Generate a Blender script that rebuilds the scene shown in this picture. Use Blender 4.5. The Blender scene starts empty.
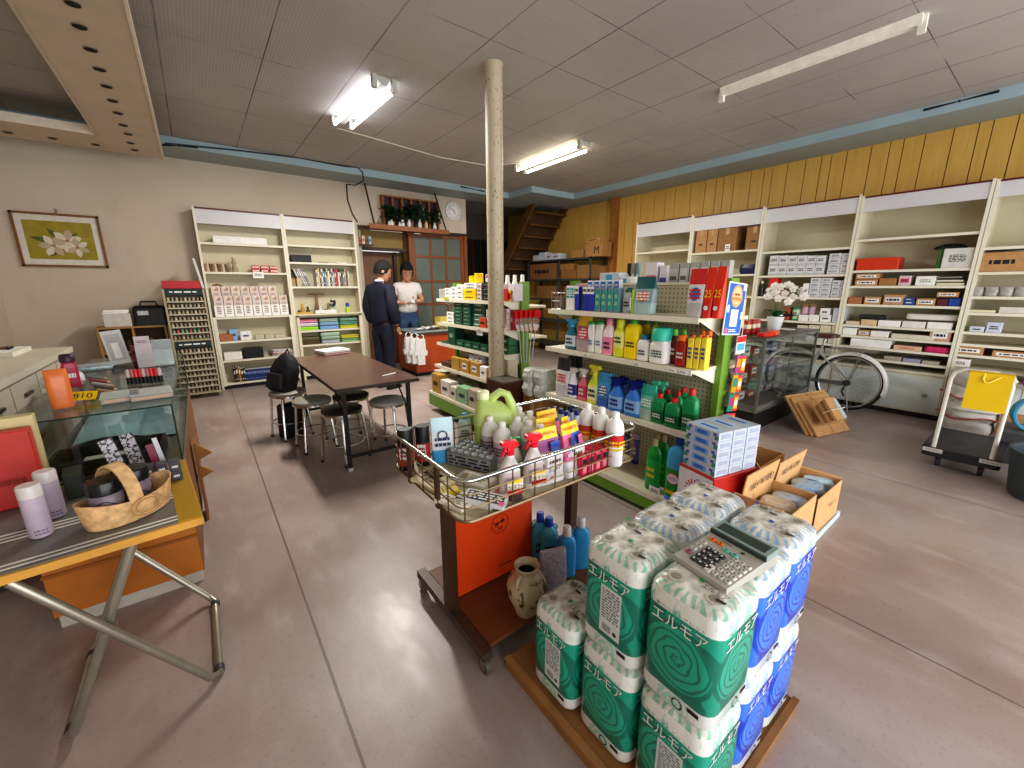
import bpy, math, random
from mathutils import Matrix, Vector
random.seed(7)
C = bpy.context.scene.collection
PI = math.pi
# ---------------------------------------------------------------- camera
H = 1.4
YAW, PITCH, ROLL, FPX = 0.64590741, 0.23343832, 0.00188, 409.17
def _axes():
    cy, sy, cp, sp = math.cos(YAW), math.sin(YAW), math.cos(PITCH), math.sin(PITCH)
    f = Vector((sy*cp, cy*cp, -sp)); r = Vector((cy, -sy, 0)); u = r.cross(f)
    return r, u, f
AX_R, AX_U, AX_F = _axes()
cam = bpy.data.objects.new('camera', bpy.data.cameras.new('camera'))
C.objects.link(cam)
cam.data.sensor_width = 36.0
cam.data.lens = FPX/1024*36
cam.data.clip_start = 0.05
cam.matrix_world = Matrix.Translation((0, 0, H)) @ Matrix((AX_R, AX_U, -AX_F)).transposed().to_4x4() @ Matrix.Rotation(-ROLL, 4, 'Z')
bpy.context.scene.camera = cam
# where a point of the photograph lies in the room, given one coordinate of it
def _ray(u, v):
    return AX_R*((u-512)/FPX) + AX_U*(-(v-384)/FPX) + AX_F
def atz(u, v, z):
    d = _ray(u, v); t = (z-H)/d.z
    return Vector((d.x*t, d.y*t, z))
def aty(u, v, y):
    d = _ray(u, v); t = y/d.y
    return Vector((d.x*t, y, H+d.z*t))
def atx(u, v, x):
    d = _ray(u, v); t = x/d.x
    return Vector((x, d.y*t, H+d.z*t))
def pix(p):
    q = Vector(p)-Vector((0, 0, H)); c = q.dot(AX_F)
    return 512+FPX*q.dot(AX_R)/c, 384-FPX*q.dot(AX_U)/c
def uy(u, x, z):      # y on plane x, height z, seen in column u
    a = (u-512)/FPX; n = AX_R - AX_F*a; q0 = Vector((x, 0, z-H))
    return -q0.dot(n)/n.y
def ux(u, y, z):
    a = (u-512)/FPX; n = AX_R - AX_F*a; q0 = Vector((0, y, z-H))
    return -q0.dot(n)/n.x
def vz(x, y, v):      # height of the point above (x, y) seen in row v
    b = -(v-384)/FPX; n = AX_U - AX_F*b
    return H - Vector((x, y, 0)).dot(n)/n.z
# ---------------------------------------------------------------- materials
def lin(h):
    if not isinstance(h, str): return tuple(h)
    h = h.lstrip('#'); o = []
    for i in (0, 2, 4):
        c = int(h[i:i+2], 16)/255
        o.append(c/12.92 if c <= .04045 else ((c+.055)/1.055)**2.4)
    return tuple(o)
_M = {}
def mat(h, rough=.55, metal=0., var=.08, scale=18., bump=0., spec=.4):
    k = (h, rough, metal, var, scale, bump)
    if k in _M: return _M[k]
    c = lin(h)
    m = bpy.data.materials.new('surface_%03d' % len(_M)); m.use_nodes = True
    nt = m.node_tree; b = nt.nodes['Principled BSDF']; L = nt.links.new
    tc = nt.nodes.new('ShaderNodeTexCoord'); n = nt.nodes.new('ShaderNodeTexNoise')
    n.inputs['Scale'].default_value = scale; n.inputs['Detail'].default_value = 4
    L(tc.outputs['Object'], n.inputs['Vector'])
    r = nt.nodes.new('ShaderNodeValToRGB')
    r.color_ramp.elements[0].position = .3; r.color_ramp.elements[1].position = .7
    r.color_ramp.elements[0].color = tuple(x*(1-var) for x in c)+(1,)
    r.color_ramp.elements[1].color = tuple(min(1, x*(1+var)) for x in c)+(1,)
    L(n.outputs['Fac'], r.inputs['Fac']); L(r.outputs['Color'], b.inputs['Base Color'])
    b.inputs['Roughness'].default_value = rough; b.inputs['Metallic'].default_value = metal
    b.inputs['Specular IOR Level'].default_value = spec
    if bump:
        bp = nt.nodes.new('ShaderNodeBump'); bp.inputs['Strength'].default_value = bump; bp.inputs['Distance'].default_value = .01
        L(n.outputs['Fac'], bp.inputs['Height']); L(bp.outputs['Normal'], b.inputs['Normal'])
    _M[k] = m
    return m
def clear(key, tint='#e8f0ee', alpha=.12, rough=.03):
    k = ('clear', key)
    if k in _M: return _M[k]
    m = bpy.data.materials.new('clear_'+key); m.use_nodes = True
    nt = m.node_tree; b = nt.nodes['Principled BSDF']; L = nt.links.new; out = nt.nodes['Material Output']
    tr = nt.nodes.new('ShaderNodeBsdfTransparent'); tr.inputs[0].default_value = tuple(1-(1-x)*.35 for x in lin(tint))+(1,)
    b.inputs['Base Color'].default_value = lin(tint)+(1,); b.inputs['Roughness'].default_value = rough
    n = nt.nodes.new('ShaderNodeTexNoise'); n.inputs['Scale'].default_value = 9
    fr = nt.nodes.new('ShaderNodeFresnel'); fr.inputs[0].default_value = 1.33
    ad = nt.nodes.new('ShaderNodeMath'); ad.operation = 'MULTIPLY_ADD'
    ad.inputs[1].default_value = .04; ad.inputs[2].default_value = alpha-.02
    L(n.outputs['Fac'], ad.inputs[0])
    a2 = nt.nodes.new('ShaderNodeMath'); a2.operation = 'MULTIPLY_ADD'; a2.use_clamp = True; a2.inputs[1].default_value = .35
    L(fr.outputs[0], a2.inputs[0]); L(ad.outputs[0], a2.inputs[2])
    mx = nt.nodes.new('ShaderNodeMixShader'); L(a2.outputs[0], mx.inputs[0]); L(tr.outputs[0], mx.inputs[1])
    if alpha < .2:
        gs_ = nt.nodes.new('ShaderNodeBsdfGlossy'); gs_.inputs['Roughness'].default_value = rough; L(gs_.outputs[0], mx.inputs[2])
    else: L(b.outputs[0], mx.inputs[2])
    L(mx.outputs[0], out.inputs[0])
    _M[k] = m
    return m
def glow(key, h, s):
    k = ('glow', key)
    if k in _M: return _M[k]
    m = mat(h, .4); m = m.copy(); b = m.node_tree.nodes['Principled BSDF']
    b.inputs['Emission Color'].default_value = lin(h)+(1,); b.inputs['Emission Strength'].default_value = s
    _M[k] = m
    return m
class NG:   # small helper to write node math
    def __init__(s, name, base='#808080', rough=.5):
        s.m = bpy.data.materials.new(name); s.m.use_nodes = True; s.nt = s.m.node_tree
        s.b = s.nt.nodes['Principled BSDF']; s.b.inputs['Roughness'].default_value = rough
        s.tc = s.n('TexCoord').outputs
        sx = s.n('SeparateXYZ'); s.L(s.tc['Object'], sx.inputs[0]); s.x, s.y, s.z = sx.outputs
        sn = s.n('SeparateXYZ'); s.L(s.tc['Normal'], sn.inputs[0]); s.nx, s.ny, s.nz = sn.outputs
    def n(s, t): return s.nt.nodes.new('ShaderNode'+t)
    def L(s, a, b): s.nt.links.new(a, b)
    def put(s, v, inp):
        if hasattr(v, 'is_linked'): s.L(v, inp)
        elif isinstance(v, str): inp.default_value = lin(v)+(1,)
        else: inp.default_value = v
    def ma(s, op, *a):
        n = s.n('Math'); n.operation = op
        for i, v in enumerate(a): s.put(v, n.inputs[i])
        return n.outputs[0]
    def noise(s, scale, detail=3, vec=None, sc3=None):
        n = s.n('TexNoise'); n.inputs['Scale'].default_value = scale; n.inputs['Detail'].default_value = detail
        src = vec or s.tc['Object']
        if sc3:
            mp = s.n('Mapping'); mp.inputs['Scale'].default_value = sc3; s.L(src, mp.inputs[0]); src = mp.outputs[0]
        s.L(src, n.inputs['Vector'])
        return n.outputs['Fac']
    def mix(s, f, a, b):
        n = s.n('Mix'); n.data_type = 'RGBA'; s.put(f, n.inputs[0]); s.put(a, n.inputs[6]); s.put(b, n.inputs[7])
        return n.outputs[2]
    def step(s, v, lo, hi):
        n = s.n('MapRange'); n.interpolation_type = 'SMOOTHSTEP'
        s.put(v, n.inputs[0]); n.inputs[1].default_value = lo; n.inputs[2].default_value = hi
        return n.outputs[0]
    def bump(s, h, st=.3, d=.01):
        n = s.n('Bump'); n.inputs['Strength'].default_value = st; n.inputs['Distance'].default_value = d
        s.L(h, n.inputs['Height']); s.L(n.outputs[0], s.b.inputs['Normal'])
    def col(s, c): s.put(c, s.b.inputs['Base Color']); return s.m
# ---------------------------------------------------------------- mesh builder
_T = {}
def text_mesh(t):
    if t in _T: return _T[t]
    cu = bpy.data.curves.new('t', 'FONT'); cu.body = t; cu.size = 1; cu.resolution_u = 3
    o = bpy.data.objects.new('t', cu); C.objects.link(o)
    dg = bpy.context.evaluated_depsgraph_get(); dg.update()
    me = bpy.data.meshes.new_from_object(o.evaluated_get(dg))
    vs = [tuple(v.co[:2]) for v in me.vertices]; fs = [tuple(p.vertices) for p in me.polygons]
    bpy.data.objects.remove(o); bpy.data.curves.remove(cu); bpy.data.meshes.remove(me)
    if not vs: vs = [(0, 0)]
    x0 = min(v[0] for v in vs); x1 = max(v[0] for v in vs); y0 = min(v[1] for v in vs); y1 = max(v[1] for v in vs)
    w = max(x1-x0, 1e-6); h = max(y1-y0, 1e-6)
    _T[t] = ([((x-x0)/w-.5, (y-y0)/h-.5) for x, y in vs], fs, w/h)
    return _T[t]
def frame(o, right, up):
    r = Vector(right).normalized(); u = Vector(up).normalized(); n = r.cross(u)
    m = Matrix((r, u, n)).transposed().to_4x4(); m.translation = Vector(o)
    return m
class MB:
    def __init__(s): s.v = []; s.f = []; s.fm = []; s.fs = []; s.ms = []
    def mi(s, m):
        if m not in s.ms: s.ms.append(m)
        return s.ms.index(m)
    def add(s, vs, fs, m, smooth=False, M=None):
        b = len(s.v)
        s.v += [tuple(M @ Vector(p)) if M is not None else tuple(p) for p in vs]
        one = not isinstance(m, list)
        for i, f in enumerate(fs):
            s.f.append([b+k for k in f]); s.fm.append(s.mi(m if one else m[i])); s.fs.append(smooth)
        return s
    def box(s, x0, x1, y0, y1, z0, z1, m, M=None):
        vs = [(x, y, z) for z in (z0, z1) for y in (y0, y1) for x in (x0, x1)]
        return s.add(vs, [(0, 2, 3, 1), (4, 5, 7, 6), (0, 1, 5, 4), (2, 6, 7, 3), (0, 4, 6, 2), (1, 3, 7, 5)], m, False, M)
    def loft(s, lv, m, seg=3, caps=True, smooth=True, M=None):
        # lv: (z, r) or (z, hx, hy, r) or (z, hx, hy, r, cx, cy)
        n = 4*(seg+1); vs = []; fs = []; mm = []
        for l in lv:
            z = l[0]
            if len(l) == 2: hx = hy = r = l[1]
            else: hx, hy, r = l[1:4]
            cx, cy = (l[4], l[5]) if len(l) > 4 else (0, 0)
            r = min(r, hx, hy)
            for q in range(4):
                sx, sy = ((1, 1), (-1, 1), (-1, -1), (1, -1))[q]
                for k in range(seg+1):
                    a = PI/2*(q+k/seg if r < min(hx, hy)-1e-9 else q+k/(seg+1))
                    vs.append((cx+sx*(hx-r)+r*math.cos(a), cy+sy*(hy-r)+r*math.sin(a), z))
        one = not isinstance(m, list)
        for i in range(len(lv)-1):
            for k in range(n):
                a = i*n+k; b = i*n+(k+1) % n
                fs.append((a, b, b+n, a+n)); mm.append(m if one else m[i])
        if caps:
            fs.append(tuple(reversed(range(n)))); mm.append(m if one else m[0])
            t = (len(lv)-1)*n; fs.append(tuple(range(t, t+n))); mm.append(m if one else m[-1])
        return s.add(vs, fs, mm, smooth, M)
    def cyl(s, p, q, r, m, r2=None, seg=3):
        p = Vector(p); q = Vector(q); d = q-p
        M = Matrix.Translation(p) @ d.to_track_quat('Z', 'Y').to_matrix().to_4x4()
        return s.loft([(0, r), (d.length, r if r2 is None else r2)], m, seg, M=M)
    def tube(s, pts, r, m, n=8, closed=False, caps=True):
        pts = [Vector(p) for p in pts]; N = len(pts); vs = []; fs = []
        up = None
        for i, p in enumerate(pts):
            a = pts[(i-1) % N] if closed or i else p; b = pts[(i+1) % N] if closed or i < N-1 else p
            t = (b-a).normalized()
            if up is None:
                up = t.orthogonal().normalized()
            up = (up-t*up.dot(t)).normalized(); w = t.cross(up)
            rr = r[i] if isinstance(r, (list, tuple)) else r
            for k in range(n):
                c = 2*PI*k/n; vs.append(p+(up*math.cos(c)+w*math.sin(c))*rr)
        for i in range(N if closed else N-1):
            for k in range(n):
                a = i*n+k; b = i*n+(k+1) % n; j = ((i+1) % N)*n
                fs.append((a, b, j+(k+1) % n, j+k))
        if caps and not closed:
            fs.append(tuple(reversed(range(n)))); fs.append(tuple(range((N-1)*n, N*n)))
        return s.add(vs, fs, m, True)
    def prism(s, poly, h, m, M=None, smooth=False):   # polygon in xy, extruded along z 0..h
        n = len(poly); vs = [(x, y, 0) for x, y in poly]+[(x, y, h) for x, y in poly]
        fs = [tuple(reversed(range(n))), tuple(range(n, 2*n))]+[(k, (k+1) % n, n+(k+1) % n, n+k) for k in range(n)]
        return s.add(vs, fs, m, smooth, M)
    def quad(s, M, w, h, m, z=.0008):   # label patch centred in frame M
        return s.add([(-w/2, -h/2, z), (w/2, -h/2, z), (w/2, h/2, z), (-w/2, h/2, z)], [(0, 1, 2, 3)], m, False, M)
    def disc(s, M, r, m, z=.0008, n=16, r0=0, ry=None):
        ry = ry or r
        vs = [(r*math.cos(2*PI*k/n), ry*math.sin(2*PI*k/n), z) for k in range(n)]
        if not r0: return s.add(vs, [tuple(range(n))], m, False, M)
        q = r0/r
        vs += [(x*q, y*q, z) for x, y, z in vs]
        return s.add(vs, [(k, (k+1) % n, n+(k+1) % n, n+k) for k in range(n)], m, False, M)
    def text(s, t, M, h, m, w=None, z=.0014):
        vs, fs, asp = text_mesh(t); w = w or h*asp
        return s.add([(x*w, y*h, z) for x, y in vs], fs, m, False, M)
    def bars(s, M, w, h, m, n=3, z=.0014, seed=1):      # lines of print too small to read
        R = random.Random(seed)
        for i in range(n):
            y = h*(.5-(i+.5)/n); a = -w/2
            while a < w/2-.1*w:
                b = min(w/2, a+w*R.uniform(.08, .3))
                s.add([(a, y-h*.28/n, z), (b, y-h*.28/n, z), (b, y+h*.28/n, z), (a, y+h*.28/n, z)], [(0, 1, 2, 3)], m, False, M)
                a = b+w*.06
        return s
    def grid(s, fn, nu, nv, m, smooth=True, flip=False):
        vs = [fn(i/nu, j/nv) for j in range(nv+1) for i in range(nu+1)]
        fs = [(j*(nu+1)+i, j*(nu+1)+i+1, (j+1)*(nu+1)+i+1, (j+1)*(nu+1)+i) for j in range(nv) for i in range(nu)]
        if flip: fs = [f[::-1] for f in fs]
        return s.add(vs, fs, m, smooth)
    def mesh(s, name):
        me = bpy.data.meshes.new(name); me.from_pydata(s.v, [], s.f)
        for m in s.ms: me.materials.append(m)
        me.polygons.foreach_set('material_index', s.fm); me.polygons.foreach_set('use_smooth', s.fs)
        me.update()
        return me
    def build(s, name, parent=None):
        o = bpy.data.objects.new(name, s.mesh(name)); C.objects.link(o)
        if parent is not None: o.parent = parent
        if any(s.fs):
            try:
                o.data.set_sharp_from_angle(angle=math.radians(50))
            except Exception: pass
        return o
LABELS = {}
def tag(o, label, cat, group=None):
    o['label'] = label; o['category'] = cat
    if group: o['group'] = group
    LABELS.setdefault(label, []).append(o.name)
    return o
def empty(name, loc=(0, 0, 0), rz=0):
    o = bpy.data.objects.new(name, None); C.objects.link(o); o.location = loc; o.rotation_euler = (0, 0, rz)
    o.empty_display_size = .05
    return o
def struct(o): o['kind'] = 'structure'; return o
# a thing from its parts: [(name, MB, parent index)], the first is the root (MB None = Empty)
def thing(name, parts, label, cat, loc=(0, 0, 0), rz=0, group=None, rot=None):
    if tuple(loc) == (0, 0, 0):
        vs = [v for p in parts if p[1] is not None for v in p[1].v]
        lo = [min(v[k] for v in vs) for k in range(3)]; hi = [max(v[k] for v in vs) for k in range(3)]
        loc = ((lo[0]+hi[0])/2, (lo[1]+hi[1])/2, lo[2])
        for p in parts:
            if p[1] is not None: p[1].v = [(x-loc[0], y-loc[1], z-loc[2]) for x, y, z in p[1].v]
    objs = []
    for i, p in enumerate(parts):
        if i == 0:
            o = p[1].build(name) if p[1] is not None else empty(name)
            o.location = loc; o.rotation_euler = rot or (0, 0, rz)
        else:
            o = p[1].build(p[0], objs[p[2] if len(p) > 2 else 0])
            if len(p) > 3: o['label'] = p[3]
        objs.append(o)
    tag(objs[0], label, cat, group)
    return objs[0]
def copy_thing(o, loc, rz, label, group=None):
    def cp(a, parent=None):
        c = a.copy(); C.objects.link(c)
        if parent is not None: c.parent = parent; c.matrix_parent_inverse = a.matrix_parent_inverse
        for ch in a.children: cp(ch, c)
        return c
    c = cp(o); c.location = loc; c.rotation_euler = (0, 0, rz); c['label'] = label
    if group: c['group'] = group
    LABELS.setdefault(label, []).append(c.name)
    return c
ORD = 'first second third fourth fifth sixth seventh eighth ninth tenth eleventh twelfth thirteenth fourteenth fifteenth sixteenth seventeenth eighteenth nineteenth twentieth'.split()
def nth(i, n, a='left'):
    if n == 1: return 'only'
    if i == 0: return a+'most'
    if i == n-1: return {'left': 'rightmost', 'top': 'lowest', 'near': 'farthest'}[a]
    return ORD[i]
def skin(verts, edges, radii, sub=2, root=0):
    me = bpy.data.meshes.new('s'); me.from_pydata(verts, edges, [])
    o = bpy.data.objects.new('s', me); C.objects.link(o)
    md = o.modifiers.new('k', 'SKIN'); md.use_smooth_shade = True
    for i, r in enumerate(radii):
        sv = me.skin_vertices[0].data[i]; sv.radius = r if isinstance(r, tuple) else (r, r); sv.use_root = i == root
    if sub:
        ms = o.modifiers.new('u', 'SUBSURF'); ms.levels = sub; ms.render_levels = sub
    dg = bpy.context.evaluated_depsgraph_get(); dg.update()
    r = bpy.data.meshes.new_from_object(o.evaluated_get(dg))
    vs = [tuple(v.co) for v in r.vertices]; fs = [tuple(p.vertices) for p in r.polygons]
    bpy.data.objects.remove(o); bpy.data.meshes.remove(me); bpy.data.meshes.remove(r)
    return vs, fs
WHITE = mat('#e9e7e2'); CREAM = mat('#d8cfae', .5); BLACK = mat('#141416', .45); INK = mat('#1d1d22', .6); DGREY = mat('#3a3a3c', .5)
GREY = mat('#8d8d8a', .5); LGREY = mat('#bdbcb8', .5); RED = mat('#c8201c', .4); CHROME = mat('#d0d0cc', .22, 1.0, .04); STEEL = mat('#9a9a96', .32, .9, .06)
KRAFT = mat('#b58a5b', .75, 0, .1, 30); KRAFTD = mat('#8a6238', .75, 0, .12, 30); YELLOW = mat('#f0cc1c', .4); BLUE = mat('#1f4fb0', .4); TEAL = mat('#1c9a94', .4); GREEN = mat('#1f9a4c', .35)
ORANGE = mat('#e87820', .4); PINK = mat('#e06a94', .4); NAVY = mat('#1c2a58', .5); BROWN = mat('#5a3a26', .5)
# ================================================================ THE ROOM
XL, XR, YB, YF, ZC, ZS = -1.72, 6.5, 7.1, -2.5, 3.085, 2.987
# floor: worn pinkish vinyl with welded seams
g = NG('vinyl_floor', rough=.38)
seam = g.ma('ABSOLUTE', g.ma('SUBTRACT', g.ma('FRACT', g.ma('ADD', g.ma('DIVIDE', g.ma('SUBTRACT', g.x, .203), 1.853), .5)), .5))
seam = g.ma('LESS_THAN', g.ma('ADD', seam, g.ma('MULTIPLY', g.ma('SUBTRACT', g.noise(1.5, 4), .5), .004)), .0026)
n1 = g.noise(1.1, 5); n2 = g.noise(9, 6, None, (1, .35, 1)); n3 = g.noise(60, 3)
c = g.mix(g.step(n1, .3, .72), '#917f77', '#ab9d97')
c = g.mix(g.ma('MULTIPLY', g.step(n2, .5, .75), .35), c, '#bdb3b0')
c = g.mix(g.ma('MULTIPLY', g.step(n3, .56, .72), .25), c, '#75625c')
c = g.mix(g.ma('MULTIPLY', seam, .65), c, '#4c3f3b')
g.put(g.ma('ADD', .2, g.ma('MULTIPLY', n2, .3)), g.b.inputs['Roughness'])
g.bump(g.ma('ADD', g.ma('ADD', n2, g.ma('MULTIPLY', g.noise(5, 4), 1.5)), g.ma('MULTIPLY', seam, -1.0)), .16, .005)
FLOOR = g.col(c)
struct(MB().box(XL-.1, XR+.1, YF, 8.9, -.06, 0, FLOOR).build('floor'))
# ceiling: ribbed fibre tiles, dark open joints
g = NG('ceiling_tiles', rough=.8)
def joints(v, o, p, w):
    f = g.ma('FRACT', g.ma('ADD', g.ma('DIVIDE', g.ma('SUBTRACT', v, o), p), .5))
    return g.ma('LESS_THAN', g.ma('ABSOLUTE', g.ma('SUBTRACT', f, .5)), w)
j1 = joints(g.x, .035, .6205, .0065); j2 = joints(g.y, .893, .6225, .0045)
faint = g.step(g.noise(1.7, 3), .38, .62)
jj = g.ma('MAXIMUM', g.ma('MULTIPLY', j1, g.ma('ADD', .45, g.ma('MULTIPLY', faint, .5))), g.ma('MULTIPLY', j2, faint))
rib = g.ma('ADD', .5, g.ma('MULTIPLY', .5, g.ma('SINE', g.ma('MULTIPLY', g.x, 2*PI/.021))))
c = g.mix(g.step(g.noise(.9, 4), .3, .7), '#a8a29c', '#b6b0aa')
c = g.mix(g.ma('MULTIPLY', rib, .2), c, '#8c867f')
c = g.mix(g.ma('MULTIPLY', g.step(g.noise(25, 3), .6, .75), .2), c, '#7f756d')
c = g.mix(jj, c, '#4d443d')
g.bump(g.ma('SUBTRACT', g.ma('MULTIPLY', rib, .3), jj), .25, .006)
CEIL = g.col(c)
struct(MB().box(XL-.1, XR+.1, YF, 8.9, ZC, ZC+.08, CEIL).build('ceiling'))
# plaster wall at the back and left
g = NG('plaster', rough=.85)
c = g.mix(g.step(g.noise(.8, 4), .3, .7), '#c6b8a7', '#d0c4b4')
c = g.mix(g.ma('MULTIPLY', g.step(g.noise(3, 5, None, (1, 1, .3)), .55, .75), .3), c, '#a89a8b')
g.bump(g.noise(70, 4), .15, .003)
PLASTER = g.col(c)
w = MB().box(XL-.1, 2.2, YB, YB+.1, 0, ZC, PLASTER).box(2.2, 4.27, YB, YB+.1, 2.37, ZC, PLASTER)
struct(w.build('wall_back'))
struct(MB().box(XL-.1, XL, YF, YB+.1, 0, ZC, PLASTER).build('wall_left'))
# front of the shop is an open glazed shopfront behind the camera: side piers and header only
struct(MB().box(XL-.1, XR+.1, YF-.1, YF, 2.6, ZC+.08, PLASTER).box(XL-.1, XL+.3, YF-.1, YF, 0, 2.6, PLASTER)
       .box(XR-.3, XR+.1, YF-.1, YF, 0, 2.6, PLASTER).build('wall_front'))
# right wall: yellow grooved boards
g = NG('yellow_boards', rough=.5)
c = g.mix(g.noise(2.2, 4, None, (1, 6, .5)), '#c69c4a', '#dab565')
c = g.mix(g.ma('MULTIPLY', g.step(g.noise(14, 5, None, (1, 3, .25)), .5, .7), .3), c, '#b48a3e')
BOARD = g.col(c)
gx = [43, 72, 98, 140, 178, 207, 228, 255, 300, 335, 357, 397, 445, 487, 514, 555, 620, 670, 706, 762, 838, 905, 943, 1010]
gy = sorted(atx(640+a/2.6667, 187-(a/2.6667)*.17, XR).y for a in gx)
d = [.27, .13, .2, .27, .17]
lo, hi, i = gy[0], gy[-1], 0
while lo > YF: lo -= d[i % 5]; gy.append(lo); i += 1
while hi < 8.8: hi += d[i % 5]; gy.append(hi); i += 1
gy = sorted(gy)
w = MB().box(XR+.012, XR+.1, YF, 8.9, 0, ZC, mat('#5d3f12', .7))
for a, b in zip(gy, gy[1:]): w.box(XR, XR+.012, a+.004, b-.004, 0, ZC, BOARD)
struct(w.build('wall_right'))
# stair recess behind the back wall
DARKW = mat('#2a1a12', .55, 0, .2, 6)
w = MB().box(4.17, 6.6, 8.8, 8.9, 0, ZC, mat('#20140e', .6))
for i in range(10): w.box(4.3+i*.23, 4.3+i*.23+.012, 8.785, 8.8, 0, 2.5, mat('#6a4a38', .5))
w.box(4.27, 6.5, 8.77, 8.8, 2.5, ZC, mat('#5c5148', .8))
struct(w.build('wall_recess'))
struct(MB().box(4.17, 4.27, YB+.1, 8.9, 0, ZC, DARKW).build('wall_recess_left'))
# soffit round the room: pale blue fascia, ribbed grey underside
FASC = mat('#a2b9c1', .5, 0, .06, 3)
g = NG('ribbed_soffit', rough=.6)
rb = g.ma('SINE', g.ma('MULTIPLY', g.ma('ADD', g.x, g.y), 2*PI/.035))
SOFF = g.col(g.mix(g.step(rb, -.2, .6), '#8a9594', '#a8b1b0'))
FX, FY = 5.886, 6.54
w = MB()
def soff(x0, x1, y0, y1, faces):
    w.add([(x0, y0, ZS), (x1, y0, ZS), (x1, y1, ZS), (x0, y1, ZS)], [(3, 2, 1, 0)], SOFF)
soff(XL, 4.862, FY, YB, 0); soff(FX, XR, YF, 5.88, 0); soff(4.862, XR, 5.88, YB, 0)
def fasc(a, b): w.add([(*a, ZS), (*b, ZS), (*b, ZC), (*a, ZC)], [(0, 1, 2, 3)], FASC)
fasc((XL, FY), (4.862, FY)); fasc((4.862, FY), (4.862, 5.88)); fasc((4.862, 5.88), (FX, 5.88)); fasc((FX, 5.88), (FX, YF))
w.box(4.27, XR, YB, YB+.04, ZS-.0, ZC, FASC)
so = struct(w.build('trim_1'))
def vent(p0, p1, n):
    p0 = Vector(p0); p1 = Vector(p1); m = (p0+p1)/2; r = (p1-p0); L_ = r.length
    F = frame(m, r, (0, 0, 1)); b = MB()
    for s in (-1, 1):
        b.prism([(s*.03*L_, -.004), (s*.5*L_, -.012), (s*.5*L_, .012), (s*.03*L_, .004)][::s], .004, mat('#22282a', .8), F)
    b.disc(F, .011, mat('#22282a', .8), .004, 10)
    o = b.build('vent_slot', so); return o
vent(aty(461, 186.5, FY-.001)+Vector((0, 0, 0)), aty(485, 191.5, FY-.001), 0)
vent(atx(579, 189, FX-.001), atx(599, 182, FX-.001), 0)
vent(atx(924, 111, FX-.001), atx(1000, 92, FX-.001), 0)
vent(aty(160, 144, FY-.001), aty(198, 147, FY-.001), 0)
# hanging frame of pale boards with bulb sockets
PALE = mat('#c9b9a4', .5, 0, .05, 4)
root = tag(empty('ceiling_light_frame', (-.32, 4.0, 2.83)), 'pale hanging T-shaped boards with rows of dark bulb sockets near ceiling', 'light frame')
def board(x0, x1, y0, y1):
    b = MB(); r = .02
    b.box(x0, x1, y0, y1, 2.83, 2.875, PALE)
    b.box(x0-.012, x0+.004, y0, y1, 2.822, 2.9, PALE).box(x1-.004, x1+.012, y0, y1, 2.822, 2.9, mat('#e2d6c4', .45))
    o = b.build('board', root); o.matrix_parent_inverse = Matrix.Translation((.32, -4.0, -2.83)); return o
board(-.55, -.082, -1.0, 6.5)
def sock(p, r=.03):
    b = MB(); b.loft([(-.006, r*1.15), (0, r*1.15)], mat('#7e7264', .5), M=Matrix.Translation(p)).loft([(-.0075, r), (-.006, r)], mat('#1c1814', .8), M=Matrix.Translation(p))
    o = b.build('bulb_socket', root); o.matrix_parent_inverse = Matrix.Translation((.32, -4.0, -2.83))
for u, v in [(73, 2), (80, 25), (91, 48), (100, 68), (107, 85), (113, 99.5), (118.5, 112), (123.5, 124), (128.5, 133), (131, 142), (135, 149)]:
    sock(atz(u, v, 2.83))
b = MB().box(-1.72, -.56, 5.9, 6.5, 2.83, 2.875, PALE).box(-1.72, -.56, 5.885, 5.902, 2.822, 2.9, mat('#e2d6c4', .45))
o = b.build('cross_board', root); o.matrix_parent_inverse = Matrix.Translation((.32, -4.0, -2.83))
for u, v in [(8, 131), (53, 137), (96, 143.5)]: sock(atz(u, v, 2.83))
b = MB()
for y in (1.0, 3.5, 6.0): b.cyl((-.32, y, 2.87), (-.32, y, ZC), .008, STEEL)
b.cyl((-1.2, 6.2, 2.87), (-1.2, 6.2, ZC), .008, STEEL)
o = b.build('hanger_rod', root); o.matrix_parent_inverse = Matrix.Translation((.32, -4.0, -2.83))
# pillar: speckled cream steel pipe
g = NG('speckled_pillar', rough=.5)
c = g.mix(g.step(g.noise(75, 3, None, (1, 1, .4)), .6, .68), '#b8ab92', '#6a5636')
c = g.mix(g.ma('MULTIPLY', g.step(g.noise(2.5, 3), .45, .65), .4), c, '#c9bda6')
PIL = g.col(c)
px_, py_ = 2.098, 3.016
w = MB().loft([(0, .07), (ZC-.03, .07), (ZC, .077)], PIL, 5, M=Matrix.Translation((px_, py_, 0)))
struct(w.build('pillar'))
w = MB(); x_, y_ = 6.44, 5.4
struct(w.box(6.38, 6.5, 5.29, 5.41, 0, ZS, mat('#9a6834', .5, 0, .2, 8)).build('wooden_column'))
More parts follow.
